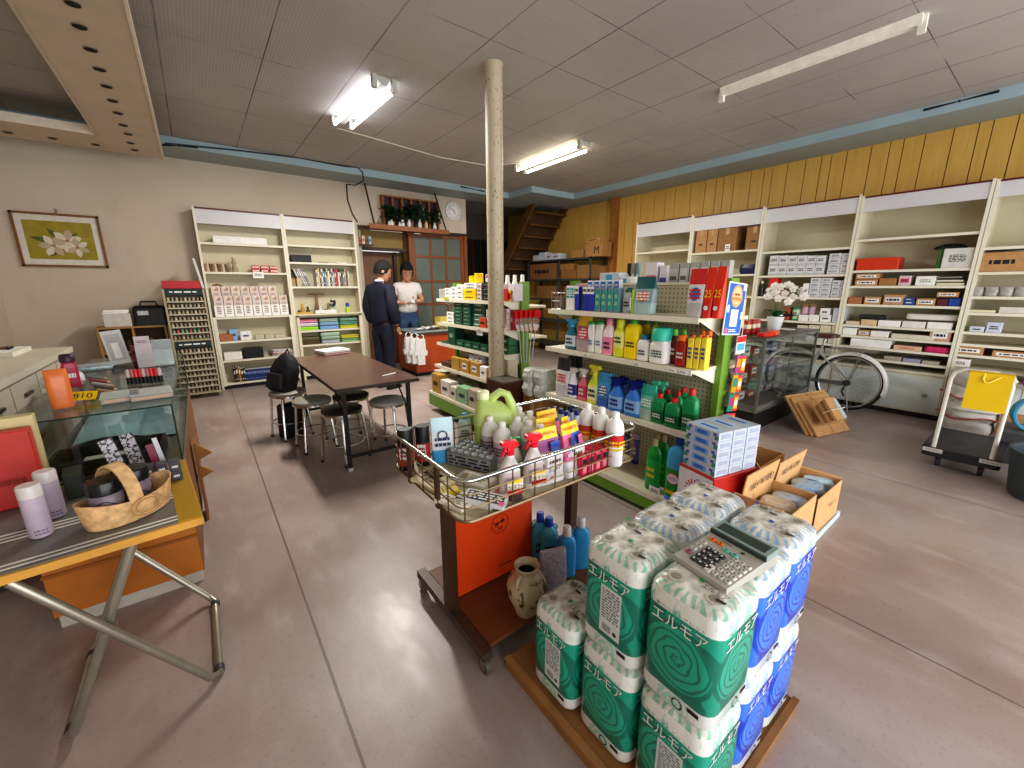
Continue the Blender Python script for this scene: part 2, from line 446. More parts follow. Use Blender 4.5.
# doorway wing of the back wall
WOOD = mat('#7c4722', .45, 0, .18, 7); WOODD = mat('#3c2415', .5, 0, .2, 7)
w = MB().box(2.2, 4.27, YB-.02, YB+.1, 2.33, 2.375, WOODD).box(4.2, 4.27, YB-.02, YB+.1, 0, 2.33, WOOD)
w.box(3.09, 3.14, YB-.02, YB+.1, 0, 2.33, WOOD).box(2.2, 2.27, YB-.02, YB+.1, 0, 2.33, mat('#a89c86', .7, 0, .1, 5))
w.box(2.27, 3.09, YB+.06, YB+.14, 2.0, 2.05, WOODD)
struct(w.build('trim_2'))
w = MB().box(2.27, 3.1, YB+.3, YB+.34, 0, 2.0, mat('#6b4a33', .5, 0, .1, 4)).box(2.27, 3.1, YB+.14, YB+.2, 2.05, 2.33, mat('#8c7340', .6, 0, .1, 4))
w.box(2.27, 2.30, YB+.24, YB+.3, 0, 2.0, WOODD).box(2.9, 2.95, YB+.24, YB+.3, 0, 2.0, WOODD)
w.box(3.05, 3.1, YB+.1, YB+.34, 0, 2.33, mat('#5a4420', .6)).box(2.95, 3.1, YB+.25, YB+.3, 0, 2.0, mat('#6a5228', .6))
struct(w.build('wall_doorway'))
dr = MB(); DX0, DX1 = 3.14, 4.2
for a, b_ in ((DX0, DX0+.07), (DX1-.07, DX1)): dr.box(a, b_, YB+.0, YB+.035, .03, 2.33, WOOD)
rows = [2.29, 1.93, 1.5, 1.09, .67, .25]
for z in rows: dr.box(DX0+.07, DX1-.07, YB+.002, YB+.033, z-.02, z+.02, WOOD)
for k in (1, 2):
    x = DX0+.07+(DX1-DX0-.14)*k/3; dr.box(x-.02, x+.02, YB+.004, YB+.031, .25, 2.29, WOOD)
dr.box(DX0+.07, DX1-.07, YB+.01, YB+.03, .03, .23, WOOD)
d1 = struct(dr.build('door_1'))
MB().box(DX0+.07, DX1-.07, YB+.015, YB+.021, .27, 2.27, mat('#626a62', .3, 0, .08, 3)).build('frosted_glass', d1)
# ---------------------------------------------------------------- light fittings
FIT = mat('#b9b6ae', .5); FIT2 = mat('#f0ebe0', .4)
def tube_light(p, q, label, lit=True, wide=True, s=14, tint='#fff3df'):
    p = Vector(p); q = Vector(q); L_ = (q-p).length; rz = math.atan2((q-p).x, -(q-p).y)
    b = MB(); hw = .06 if wide else .05
    b.prism([(-hw, 0), (hw, 0), (hw*.45, -.055), (-hw*.45, -.055)][::-1], L_, FIT if lit else FIT2, Matrix.Rotation(PI/2, 4, 'X') @ Matrix.Translation((0, 0, -L_/2)))
    parts = [('x', b)]
    xs = (-.085, .085) if wide else (.0,)
    so_ = []
    for sx in xs:
        for e in (-1, 1):
            so_.append(('socket', MB().box(sx-.018, sx+.018, e*L_/2-.02, e*L_/2+.02, -.095 if wide else -.1, -.0, FIT if lit else FIT2)))
    parts += so_
    if lit:
        for sx in xs:
            t = MB().cyl((sx, -L_/2+.02, -.078), (sx, L_/2-.02, -.078), .016, glow(tint, tint, s), seg=3)
            for e in (-1, 1): t.cyl((sx, e*(L_/2-.04), -.078), (sx, e*(L_/2-.015), -.078), .0168, STEEL)
            parts.append(('fluorescent_tube', t))
    return thing('ceiling_light', parts, label, 'light', (*((p+q)/2)[:2], ZC), rz)
tube_light(atz(343, 128, 2.99), atz(385, 90, 2.99), 'lit twin-tube fluorescent ceiling light left of the cream pillar', s=13, tint='#eef3ff')
tube_light(atz(521, 173, 2.99), atz(585, 150, 2.99), 'lit twin-tube fluorescent ceiling light right of the pillar, farther back', s=12, tint='#fff4da')
tube_light(atz(722, 102, 2.99), atz(922, 33, 2.99), 'unlit white fluorescent fitting without tubes over the right shelves', lit=False, wide=False)
w = MB()
w.tube([(1.47, 5.1, ZC-.006), atz(440, 157, ZC-.006), atz(491, 166, ZC-.006), (3.85, 4.9, ZC-.006)], .008, mat('#cfc8bb', .5), 6)
tag(w.build('ceiling_cable'), 'cream cable running along the ceiling between two lit lights', 'cable')
w = MB(); y = FY-.012
pts = [aty(165, 142.5, y), aty(240, 150, y), aty(300, 157.5, y), aty(345, 166, y), aty(358, 167, y)]
pts += [aty(363, 172, y), aty(364, 180, y+.01), aty(356, 185, y+.02), aty(347, 184, YB-.02), aty(348, 200, YB-.015), aty(353, 214, YB-.015), aty(358, 222, YB-.015)]
w.tube(pts, .009, BLACK, 6)
tag(w.build('wall_cable'), 'black cable along the blue fascia drooping down the back wall', 'cable')
# ---------------------------------------------------------------- lamps
def area(name, loc, rot, sx, sy, e, col=(1, 1, 1)):
    l = bpy.data.lights.new(name, 'AREA'); l.shape = 'RECTANGLE'; l.size = sx; l.size_y = sy; l.energy = e; l.color = col
    o = bpy.data.objects.new(name, l); C.objects.link(o); o.location = loc; o.rotation_euler = rot; return o
area('shopfront_daylight', (2.6, YF-.02, 1.35), (PI/2, 0, 0), 7.4, 2.4, 228, (.93, .965, 1.0))
bpy.data.objects['shopfront_daylight'].rotation_euler = (PI/2, 0, 0)
for nm, x_, y_, e in (('tube_glow', 1.45, 4.4, 98), ('tube_glow', 3.9, 4.4, 70)):
    area(nm, (x_, y_, 2.94), (0, 0, 0), .2, 1.25, e, (1, .96, .89))
wd = bpy.data.worlds.new('world'); bpy.context.scene.world = wd; wd.use_nodes = True
wd.node_tree.nodes['Background'].inputs[0].default_value = (.95, .97, 1, 1); wd.node_tree.nodes['Background'].inputs[1].default_value = 1.0
sc = bpy.context.scene
sc.view_settings.view_transform = 'Standard'; sc.view_settings.look = 'Medium High Contrast'; sc.view_settings.exposure = -.06
sc.cycles.use_denoising = True
sc.cycles.max_bounces = 8; sc.cycles.transparent_max_bounces = 24; sc.cycles.caustics_reflective = False; sc.cycles.caustics_refractive = False
sc.cycles.sample_clamp_indirect = 6
# ================================================================ FURNITURE
def wthing(name, parts, label, cat, loc, group=None):      # parts given in room coordinates
    for p in parts:
        b = p[1]
        if b is not None: b.v = [(x-loc[0], y-loc[1], z-loc[2]) for x, y, z in b.v]
    return thing(name, parts, label, cat, loc, 0, group)
SHELF = mat('#d8d0b6', .5, 0, .06, 5); SHELFE = mat('#e0dbc8', .45, 0, .04, 5); SHELFB = mat('#cdc5aa', .6, 0, .06, 3); HEAD = mat('#cfcdd0', .35, 0, .05, 2); HRED = mat('#5c1c1c', .4)
RX = 6.067
def right_bay(y0, y1, zs, label, htop, doors=True, lowopen=False):
    P = []; x1 = XR-.015
    P.append(('x', None))
    for y in (y0, y1-.022):
        P.append(('side_panel', MB().box(RX, x1, y, y+.022, .5, htop-.02, SHELF).box(RX-.006, RX, y-.002, y+.024, .5, htop, SHELFE)))
    P.append(('back_panel', MB().box(x1-.012, x1, y0+.022, y1-.022, .5, htop-.02, SHELFB)))
    for z in zs:
        P.append(('shelf', MB().box(RX+.012, x1-.012, y0+.022, y1-.022, z-.022, z-.003, SHELF).box(RX+.004, RX+.012, y0+.022, y1-.022, z-.026, z, SHELFE)))
    P.append(('sign_panel', MB().box(RX+.002, RX+.012, y0+.022, y1-.022, 2.2, htop-.025, HEAD).box(RX-.008, RX+.02, y0+.022, y1-.022, htop-.025, htop-.008, HRED)))
    P.append(('base_cabinet', MB().box(RX+.01, x1, y0, y1, .06, .48, SHELF).box(RX-.004, x1, y0, y1, .48, .5, SHELFE).box(RX+.04, x1, y0, y1, 0, .06, mat('#1c1c22', .6))))
    if doors:
        n = len(P)-1; m = (y0+y1)/2
        for a, b in ((y0+.02, m-.004), (m+.004, y1-.02)):
            P.append(('door', MB().box(RX, RX+.012, a, b, .08, .455, mat('#cfd6d0', .35, 0, .04, 3)), n))
            k = b-.09 if a < m-.1 else a+.09
            P.append(('knob', MB().disc(frame((RX-.001, (y0+.13 if a < m-.1 else y1-.13), .26), (0, -1, 0), (0, 0, 1)), .022, GREY, .002, 14).cyl((RX, (y0+.13 if a < m-.1 else y1-.13), .26), (RX-.014, (y0+.13 if a < m-.1 else y1-.13), .26), .02, GREY), len(P)-1))
    return wthing('display_shelving', P, label, 'shelving', ((RX+x1)/2, (y0+y1)/2, 0), 'tall cream shelving bays along the yellow wall')
BAYZ = {1: [1.955, 1.56, 1.27, .97, .73], 2: [1.885, 1.563, 1.267, .97, .73], 3: [1.84, 1.537, 1.267, .97, .845, .718, .595],
        4: [1.91, 1.573, 1.403, 1.198, .962, .84, .717, .592], 5: [1.757, 1.528, 1.3, 1.145, .957, .838, .732, .6]}
right_bay(3.562, 4.552, BAYZ[1], 'cream shelving bay on yellow wall nearest the wooden column', 2.43)
right_bay(2.572, 3.554, BAYZ[2], 'cream shelving bay with brown cartons on its top shelf', 2.41)
right_bay(1.572, 2.564, BAYZ[3], 'cream shelving bay behind the white orchid with many small white boxes', 2.39)
right_bay(.588, 1.564, BAYZ[4], 'cream shelving bay behind the bicycle wheel with a red box', 2.37)
right_bay(-.41, .58, BAYZ[5], 'cream shelving bay at right picture edge behind the hand truck', 2.36)
# --- shelving on the back wall
LY = 6.86
def left_bay(x0, x1, zs, label, low):
    P = [('x', None)]; y1 = YB-.012
    for x in (x0, x1-.022):
        P.append(('side_panel', MB().box(x, x+.022, LY, y1, .0, 2.39, SHELF).box(x-.002, x+.024, LY-.006, LY, 0.02, 2.4, SHELFE)))
    P.append(('back_panel', MB().box(x0+.022, x1-.022, y1-.012, y1, .07, 2.38, SHELFB)))
    for z in zs:
        P.append(('shelf', MB().box(x0+.022, x1-.022, LY+.01, y1-.012, z-.022, z-.003, SHELF).box(x0+.022, x1-.022, LY+.002, LY+.01, z-.028, z, SHELFE)))
    P.append(('sign_panel', MB().box(x0+.022, x1-.022, LY, LY+.01, 2.2, 2.375, HEAD).box(x0+.022, x1-.022, LY-.008, LY+.02, 2.375, 2.395, HRED)))
    P.append(('plinth', MB().box(x0+.022, x1-.022, LY+.02, y1, 0, .05, mat('#1c1c22', .6))))
    if low:
        P.append(('lower_frame', MB().box(x0+.02, x0+.06, LY-.05, LY, .0, .98, SHELF).box(x1-.06, x1-.02, LY-.05, LY, 0, .98, SHELF).box(x0+.02, x1-.02, LY-.05, LY, .96, .985, mat('#8d866c', .5))))
    else:
        P += [('lower_post', MB().box(x0+.022, x0+.06, LY-.012, LY, .05, .98, SHELFE)), ('lower_post', MB().box(x1-.06, x1-.022, LY-.012, LY, .05, .98, SHELFE))]
    return wthing('display_shelving', P, label, 'shelving', ((x0+x1)/2, (LY+y1)/2, 0), 'cream shelving bays on the plaster wall')
LZ1 = [1.972, 1.6, 1.003, .672, .408, .085]; LZ2 = [2.0, 1.757, 1.41, 1.003, .757, .538, .085]
left_bay(.11, 1.112, LZ1, 'cream shelving bay holding card packets, left one on plaster wall', False)
left_bay(1.118, 2.11, LZ2, 'cream shelving bay holding books and folded towels beside the doorway', True)
tag(struct(MB().box(2.125, 2.2, YB-.1, YB, 0, 2.36, mat('#b9b2a2', .6, 0, .1, 5)).build('wall_post')), 'pale post beside doorway', 'post') if False else struct(MB().box(2.125, 2.2, YB-.1, YB, 0, 2.36, mat('#b9b2a2', .6, 0, .1, 5)).build('trim_3'))
# --- pegboard gondolas
g = NG('pegboard', rough=.6)
def dots(v, p): return g.ma('SUBTRACT', g.ma('FRACT', g.ma('DIVIDE', v, p)), .5)
dd = g.ma('SQRT', g.ma('ADD', g.ma('POWER', dots(g.y, .028), 2.), g.ma('POWER', dots(g.z, .028), 2.)))
PEG = g.col(g.mix(g.ma('LESS_THAN', dd, .17), g.mix(g.noise(3, 3), '#a9a488', '#bdb89c'), '#4a4636'))
GRN = mat('#6f9636', .4, 0, .08, 4)
GXC = 2.42
def gondola(y0, y1, fr, label):
    P = [('x', None), ('back_panel', MB().box(GXC-.014, GXC+.014, y0+.01, y1-.01, .1, 1.41, PEG).box(GXC-.018, GXC+.018, y0+.01, y1-.01, 1.41, 1.425, SHELFE))]
    for y in (y0-.03, y1-.01):
        P.append(('upright', MB().box(GXC-.045, GXC+.045, y, y+.04, 0, 1.445, GRN)))
    for k, (x, z) in enumerate(fr):
        s = MB(); base = k == len(fr)-1
        s.box(x, GXC-.014, y0, y1, z-.02, z-.002, SHELF).box(x-.006, x, y0, y1, z-.03, z+.003, SHELFE)
        if base:
            s.box(x-.005, x+.02, y0, y1, max(z-.16, .03), z-.03, GRN).box(x+.12, GXC, y0+.04, y1-.04, 0, z-.02, mat('#2c2c28', .6))
        else:
            for y in (y0+.004, y1-.008):
                s.prism([(x+.02, 0), (GXC-.02, 0), (GXC-.02, -.1)][::-1], .004, SHELFE, Matrix.Translation((0, y+.004, z-.02)) @ Matrix.Rotation(PI/2, 4, 'X'))
        P.append(('shelf', s))
    for x, z in ((2.69, 1.225), (2.71, .93), (2.71, .56), (2.74, .14)):
        P.append(('rear_shelf', MB().box(GXC+.014, x, y0, y1, z-.02, z-.002, SHELF).box(x, x+.006, y0, y1, z-.03, z+.003, SHELFE)))
    return wthing('gondola_shelf', P, label, 'gondola shelf', (GXC, (y0+y1)/2, 0))
GB = [(2.13, 1.233), (2.11, .95), (2.115, .582), (2.09, .135)]
GA = [(2.15, 1.272), (2.15, 1.012), (2.13, .785), (2.09, .535), (2.0, .235)]
gondola(1.16, 2.36, GB, 'pegboard gondola with green ends full of detergent bottles and sprays')
gondola(3.03, 4.25, GA, 'farther pegboard gondola behind the cream pillar with dark green boxes')
# --- brown work table and stools
FORM = mat('#5b4338', .28, 0, .15, 9); LEGB = mat('#2e2a28', .4, .5)
P = [('x', None), ('tabletop', MB().loft([(.655, .326, .862, .02, 1.03, 3.915), (.68, .326, .862, .02, 1.03, 3.915)], FORM, 3, smooth=False)),
     ('edge_band', MB().loft([(.653, .329, .865, .02, 1.03, 3.915), (.674, .329, .865, .02, 1.03, 3.915)], mat('#3a2c26', .4), 3, smooth=False))]
for x in (.775, 1.285):
    for y in (3.13, 4.7):
        P.append(('leg', MB().box(x-.014, x+.014, y-.014, y+.014, .0, .655, LEGB).box(x-.017, x+.017, y-.017, y+.017, 0, .025, LGREY)))
for y in (3.13, 4.7):
    P.append(('crossbar', MB().box(.775, 1.285, y-.01, y+.01, .1, .125, LEGB)))
P.append(('brace', MB().tube([(1.285, 3.13, .38), (1.285, 3.42, .65)], .007, LEGB, 6).tube([(.775, 3.13, .38), (.775, 3.42, .65)], .007, LEGB, 6)))
wthing('folding_table', P, 'long brown folding table with dark steel legs among round stools', 'table', (1.03, 3.9, 0))
def stool(x, y, seat, label, h=.45, rz=0):
    P = [('x', None), ('seat', MB().loft([(h-.03, .15), (h-.02, .158), (h-.008, .158), (h, .148)], seat, 5)), ('seat_rim', MB().loft([(h-.045, .15), (h-.045, .157), (h-.028, .157), (h-.028, .15)], CHROME, 5))]
    for k in range(4):
        a = PI/4+k*PI/2; c, s = math.cos(a), math.sin(a)
        P.append(('leg', MB().tube([(c*.125, s*.125, h-.04), (c*.15, s*.15, h-.07), (c*.185, s*.185, .01)], .011, CHROME, 7).cyl((c*.185, s*.185, 0), (c*.185, s*.185, .02), .014, DGREY)))
    P.append(('ring', MB().tube([(math.cos(2*PI*k/20)*.15, math.sin(2*PI*k/20)*.15, .16) for k in range(20)], .006, CHROME, 6, True)))
    return thing('round_stool', P, label, 'stool', (x, y, 0), rz, 'round chrome stools round the brown table')
S1 = mat('#8f8a80', .5, 0, .1, 12); S2 = mat('#2b2320', .35); S3 = mat('#b4b2ae', .5, 0, .1, 12)
stool(.56, 4.28, S1, 'grey-topped chrome stool with the black backpack on it', rz=.3)
stool(.68, 3.82, S1, 'grey-topped chrome stool left of the table, no bag on it', rz=.1)
stool(.815, 3.38, S2, 'dark-seated chrome stool nearest the camera under table edge', rz=.5)
stool(1.0, 3.78, S2, 'dark-seated chrome stool under the middle of the table', rz=.2)
stool(1.21, 3.4, S3, 'pale grey chrome stool at the right end of the table', rz=.7)
# --- sales counter
CO = mat('#a04416', .35, 0, .1, 3)
P = [('x', None), ('cabinet_body', MB().box(2.64, 3.75, 6.02, 6.72, .06, .675, CO).box(2.66, 3.73, 6.05, 6.7, 0, .06, mat('#181414', .6))),
     ('countertop', MB().loft([(.675, .575, .375, .02, 3.185, 6.365), (.71, .575, .375, .02, 3.185, 6.365)], mat('#9aa0a0', .25, 0, .06, 3), 3, smooth=False).loft([(.672, .578, .378, .02, 3.185, 6.365), (.7, .578, .378, .02, 3.185, 6.365)], mat('#33302e', .4), 3, smooth=False))]
wthing('sales_counter', P, 'orange-red sales counter with grey top in front of the clerk', 'counter', (3.185, 6.43, 0))
# --- left glass showcase
GLASS = clear('pane', '#dfeae6', .06); GEDGE = mat('#2e4038', .2)
OB = mat('#b06a26', .5, 0, .15, 6)
gx0, gx1, gy0, gy1 = -.66, -.155, 2.29, 4.15
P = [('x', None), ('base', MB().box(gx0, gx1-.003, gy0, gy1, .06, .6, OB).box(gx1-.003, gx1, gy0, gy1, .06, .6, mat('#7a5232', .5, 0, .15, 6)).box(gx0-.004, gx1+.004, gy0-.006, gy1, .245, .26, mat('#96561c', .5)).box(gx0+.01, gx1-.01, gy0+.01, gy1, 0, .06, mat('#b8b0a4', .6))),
     ('deck', MB().box(gx0, gx1, gy0, gy1, .6, .625, mat('#6f6a60', .6))),
     ('glass_top', MB().box(gx0, gx1, gy0, gy1, .894, .9, GLASS)),
     ('glass_front', MB().box(gx0, gx1, gy0, gy0+.005, .63, .893, GLASS)),
     ('glass_side', MB().box(gx1-.005, gx1, gy0+.006, gy1-.01, .63, .893, GLASS)),
     ('glass_side', MB().box(gx0, gx0+.005, gy0+.006, gy1-.01, .63, .893, GLASS))]
e = MB()
for a, b in (((gx0, gy0, .897), (gx1, gy0, .897)), ((gx1, gy0, .897), (gx1, gy1, .897)), ((gx1, gy0, .63), (gx1, gy0, .897)), ((gx0, gy0, .63), (gx1, gy0, .63)), ((gx1, gy0, .63), (gx1, gy1, .63)), ((gx0, gy0, .63), (gx0, gy0, .897)), ((gx1, gy1, .63), (gx1, gy1, .897))):
    e.tube([a, b], .0035, GEDGE, 5)
P.append(('edge_trim', e))
P.append(('glass_shelf', MB().box(gx0+.01, gx1-.01, gy0+.8, gy1-.02, .76, .766, GLASS)))
wthing('glass_showcase', P, 'low glass-topped showcase counter on an orange wooden base, left foreground', 'showcase', (-.41, 3.2, 0))
# --- folding stall table in the left foreground
OAK = mat('#c89440', .45, 0, .14, 9); MATG = mat('#6d6b66', .45, 0, .08, 10)
T = Matrix.Translation((-.086, 1.62, 0)) @ Matrix.Rotation(math.radians(5.2), 4, 'Z')
b = MB().box(-1.15, 0, 0, .65, .62, .645, OAK, T)
b2 = MB().box(-1.15, -.065, .012, .63, .645, .648, MATG, T)
for y in (.03, .055, .225, .25, .275): b2.box(-1.15, -.065, y, y+.009, .6482, .649, mat('#d9d6cc', .5), T)
bb = MB().box(-.065, -.004, .012, .64, .645, .6475, mat('#b08a1e', .3, 0, .1, 5), T)
LT = mat('#a8a294', .35, .7)
def uleg(foot_x, top_x, ya, yb):
    t = MB(); t.tube([(top_x, ya, .615), (foot_x+(top_x-foot_x)*.06, ya, .035), (foot_x, ya+.03, .014), (foot_x, yb-.03, .014), (foot_x+(top_x-foot_x)*.06, yb, .035), (top_x, yb, .615)], .0135, LT, 9)
    for y in (ya+.05, yb-.05): t.cyl((foot_x, y-.012, .014), (foot_x, y+.012, .014), .0165, DGREY)
    return t
P = [('x', None), ('tabletop', b), ('mat', b2), ('side_strip', bb), ('leg', uleg(-.127, -.52, 1.6, 2.1)), ('leg', uleg(-.517, -.27, 1.63, 2.07)),
     ('pivot_bolt', MB().cyl((-.36, 1.59, .36), (-.36, 1.645, .36), .012, STEEL))]
wthing('folding_table', P, 'folding display table with yellow wood edge and crossed tube legs, left foreground', 'table', (-.6, 1.9, 0))
# --- pale drawer cabinet at left edge
DC = mat('#b3aa9a', .5, 0, .08, 4)
P = [('x', None), ('body', MB().box(-1.69, -.86, 2.75, 4.62, .05, .91, DC).box(-1.69, -.88, 2.77, 4.6, 0, .05, DGREY)), ('top', MB().box(-1.7, -.835, 2.73, 4.64, .91, .95, mat('#c3bbac', .4, 0, .06, 3)))]
for k in range(4):
    for j in range(3):
        y = 2.8+k*.455; z = .1+j*.268
        P.append(('drawer', MB().box(-.86, -.848, y, y+.44, z, z+.255, mat('#b9b1a2', .45, 0, .05, 4)))); P.append(('handle', MB().box(-.848, -.835, y+.16, y+.28, z+.17, z+.185, mat('#4a4238', .4)), len(P)-1))
wthing('drawer_cabinet', P, 'pale drawer cabinet with wide top at left picture edge', 'cabinet', (-1.27, 3.7, 0))
# --- glass case 2 beside the gondola
cx0, cx1, cy0, cy1, cz0, cz1 = 4.16, 5.5, 1.61, 2.05, .26, .92
FR = mat('#77756e', .4, .5); G2 = clear('case', '#dfe6e4', .1)
e = MB()
for x in (cx0, cx1):
    for y in (cy0, cy1): e.box(x-.01, x+.01, y-.01, y+.01, cz0-.06, cz1, FR)
for z in (cz0-.05, cz0+.0, cz1-.008):
    for y in (cy0, cy1): e.box(cx0, cx1, y-.009, y+.009, z-.009, z+.009, FR)
    for x in (cx0, cx1): e.box(x-.009, x+.009, cy0, cy1, z-.009, z+.009, FR)
e.box((cx0+cx1)/2-.006, (cx0+cx1)/2+.006, cy0-.004, cy0+.004, cz0, cz1, FR)
P = [('x', None), ('frame', e), ('base', MB().box(cx0+.02, cx1-.02, cy0+.02, cy1-.02, .0, cz0-.06, mat('#1d1a18', .5)).box(cx0, cx1, cy0, cy1, cz0-.06, cz0, mat('#6b6962', .5))),
     ('top', MB().box(cx0-.01, cx1+.01, cy0-.01, cy1+.01, cz1, cz1+.012, mat('#4a4a48', .3))),
     ('glass_front', MB().box(cx0+.01, cx1-.01, cy0-.002, cy0+.002, cz0+.01, cz1-.01, G2)), ('glass_side', MB().box(cx0-.002, cx0+.002, cy0+.01, cy1-.01, cz0+.01, cz1-.01, G2)),
     ('glass_back', MB().box(cx0+.01, cx1-.01, cy1-.002, cy1+.002, cz0+.01, cz1-.01, G2)), ('glass_side', MB().box(cx1-.002, cx1+.002, cy0+.01, cy1-.01, cz0+.01, cz1-.01, G2))]
for z in (.48, .7): P.append(('glass_shelf', MB().box(cx0+.015, cx1-.015, cy0+.1, cy1-.015, z, z+.006, G2)))
wthing('glass_showcase', P, 'grey-framed glass showcase beside the gondola with a potted orchid on top', 'showcase', (4.83, 1.83, 0))
# --- wire basket wagon
bx0, bx1, by0, by1, bz0, bz1 = .58, 1.475, 1.03, 1.62, .655, .8
BRN = mat('#4a3424', .4, .3); WIRE = mat('#7d6a50', .35, .8); RIM = mat('#c4c6c0', .2, 1.)
def rr(x0, x1, y0, y1, r, z, n=5):
    o = []
    for q, (cx, cy) in enumerate(((x1-r, y1-r), (x0+r, y1-r), (x0+r, y0+r), (x1-r, y0+r))):
        for k in range(n+1):
            a = PI/2*(q+k/n); o.append((cx+r*math.cos(a), cy+r*math.sin(a), z))
    return o
P = [('x', None), ('rim', MB().tube(rr(bx0, bx1, by0, by1, .05, bz1), .0075, RIM, 8, True))]
wb = MB()
for z in (bz0, bz0+.048, bz0+.096): wb.tube(rr(bx0, bx1, by0, by1, .05, z), .0028 if z > bz0 else .006, WIRE, 5, True)
for k in range(1, 9):
    x = bx0+(bx1-bx0)*k/9
    for y in (by0, by1): wb.tube([(x, y, bz0), (x, y, bz1)], .0028, WIRE, 5)
for k in range(1, 6):
    y = by0+(by1-by0)*k/6
    for x in (bx0, bx1): wb.tube([(x, y, bz0), (x, y, bz1)], .0028, WIRE, 5)
for x in (bx0+.015, bx1-.015):
    for y in (by0+.015, by1-.015): wb.tube([(x, y, bz0), (x, y, bz1)], .0028, WIRE, 5)
P.append(('wire_side', wb))
for x in (bx0+.002, bx1-.002):
    for y in (1.21, 1.45): P.append(('post', MB().box(x-.006, x+.006, y-.011, y+.011, bz0-.02, bz1-.01, BRN)))
P.append(('tray', MB().loft([(bz0-.008, (bx1-bx0)/2-.004, (by1-by0)/2-.004, .05, (bx0+bx1)/2, (by0+by1)/2), (bz0-.002, (bx1-bx0)/2-.004, (by1-by0)/2-.004, .05, (bx0+bx1)/2, (by0+by1)/2)], mat('#b5ab8c', .5, 0, .08, 4), 4, smooth=False)))
for x in (.665, 1.35):
    P.append(('leg', MB().box(x-.022, x+.022, 1.28, 1.325, .1, bz0-.01, BRN)))
    P.append(('foot_rail', MB().box(x-.02, x+.02, 1.03, 1.6, .07, .105, mat('#4a3d30', .4, .2)))); n = len(P)-1
    for y in (1.05, 1.58):
        P.append(('caster', MB().cyl((x-.011, y, .03), (x+.011, y, .03), .03, mat('#5a554c', .4)).box(x-.016, x-.012, y-.014, y+.014, .025, .075, STEEL).box(x+.012, x+.016, y-.014, y+.014, .025, .075, STEEL), n))
P.append(('crossbar', MB().box(.665, 1.35, 1.285, 1.32, .535, .565, BRN)))
P.append(('lower_board', MB().box(.69, 1.33, 1.06, 1.57, .085, .1, mat('#6f4426', .5, 0, .15, 6))))
wthing('basket_wagon', P, 'wheeled wire basket wagon with chrome rim and brown legs holding cleaning goods', 'wagon', (1.03, 1.3, 0))
# --- pallet board under the paper packs
P = [('x', MB().box(.735, 1.42, .295, 1.02, .0, .042, mat('#8f653a', .7, 0, .15, 8)).box(.73, 1.425, .29, .31, .042, .05, mat('#7d5530', .7, 0, .15, 8)).box(.73, .755, .31, 1.02, .042, .05, mat('#9a6e40', .7, 0, .15, 8)))]
wthing('wooden_base_board', P, 'flat brown wooden board on the floor under the toilet paper stack', 'board', (1.09, .64, 0))
# --- steel rack
SR = mat('#55585a', .45, .4)
rx0, rx1, ry0, ry1, rz = 6.0, 6.42, 5.5, 7.38, 1.945
b = MB()
P = [('x', None)]
for x in (rx0, rx1-.03):
    for y in (ry0, 6.36, ry1-.03): P.append(('post', MB().box(x, x+.03, y, y+.03, 0, rz+.005, SR)))
for z in (rz, 1.55, 1.15, .7, .2): P.append(('shelf', MB().box(rx0, rx1, ry0, ry1, z-.03, z, SR)))
wthing('steel_rack', P, 'grey steel angle rack under the wooden stairs holding cartons', 'rack', (6.21, 6.44, 0))
# --- stairs
ST = mat('#6b4a26', .5, 0, .2, 6); ST2 = mat('#4a3220', .55, 0, .2, 6)
P = [('x', None)]
def stringer(x):
    b = MB(); y0, z0, y1, z1 = 8.55, .75, 6.62, 2.985
    d = Vector((0, y1-y0, z1-z0)).normalized(); n = Vector((0, d.z, -d.y)); w_ = .27
    a = Vector((0, y0, z0)); c = Vector((0, y1, z1))
    pts = [a-n*w_*.0, c-n*0, c+n*w_-d*.0, a+n*w_]
    vs = [(x-.025, p.y, min(p.z, ZS)) for p in pts]+[(x+.025, p.y, min(p.z, ZS)) for p in pts]
    b.add(vs, [(0, 1, 2, 3), (7, 6, 5, 4), (0, 4, 5, 1), (1, 5, 6, 2), (2, 6, 7, 3), (3, 7, 4, 0)], ST); return b
P += [('stringer', stringer(5.58)), ('stringer', stringer(6.46))]
for k in range(10):
    t = (k+.5)/10; y = 8.5+(6.66-8.5)*t; z = .8+(2.94-.8)*t
    P.append(('tread', MB().box(5.6, 6.44, y-.12, y+.12, z, z+.03, ST)))
    P.append(('riser', MB().box(5.6, 6.44, y+.1, y+.115, z-.2, z, ST2)))
for k in range(6):
    pass
wthing('wooden_stairs', P, 'steep brown wooden staircase seen from below in the far corner', 'stairs', (6.0, 7.6, 0))
# --- picture on the wall
c0 = aty(9, 210, YB-.02); c1 = aty(98, 215, YB-.02); c2 = aty(108, 267, YB-.02); c3 = aty(23, 265, YB-.02)
wx, hz = .70, .585; M = frame((-1.15, YB-.022, 1.925), (1, 0, 0), (0, 0, 1))
fr = MB(); fw = .022; FW = mat('#7a5024', .4, 0, .15, 9)
for (a, b, c, d) in ((-wx/2, wx/2, hz/2-fw, hz/2), (-wx/2, wx/2, -hz/2, -hz/2+fw), (-wx/2, -wx/2+fw, -hz/2, hz/2), (wx/2-fw, wx/2, -hz/2, hz/2)):
    fr.box(a, b, c, d, -.02, .012, FW, M)
mt = MB().quad(M, wx-.02, hz-.02, mat('#d8d2c8', .6), -.004)
pr = MB().quad(M, wx-.15, hz-.17, mat('#9a8c2c', .6, 0, .2, 8), -.002)
LEAF = mat('#4f5c2a', .6, 0, .2, 20); PET = mat('#d8cdb8', .6, 0, .12, 30); PETS = mat('#b8a88c', .6)
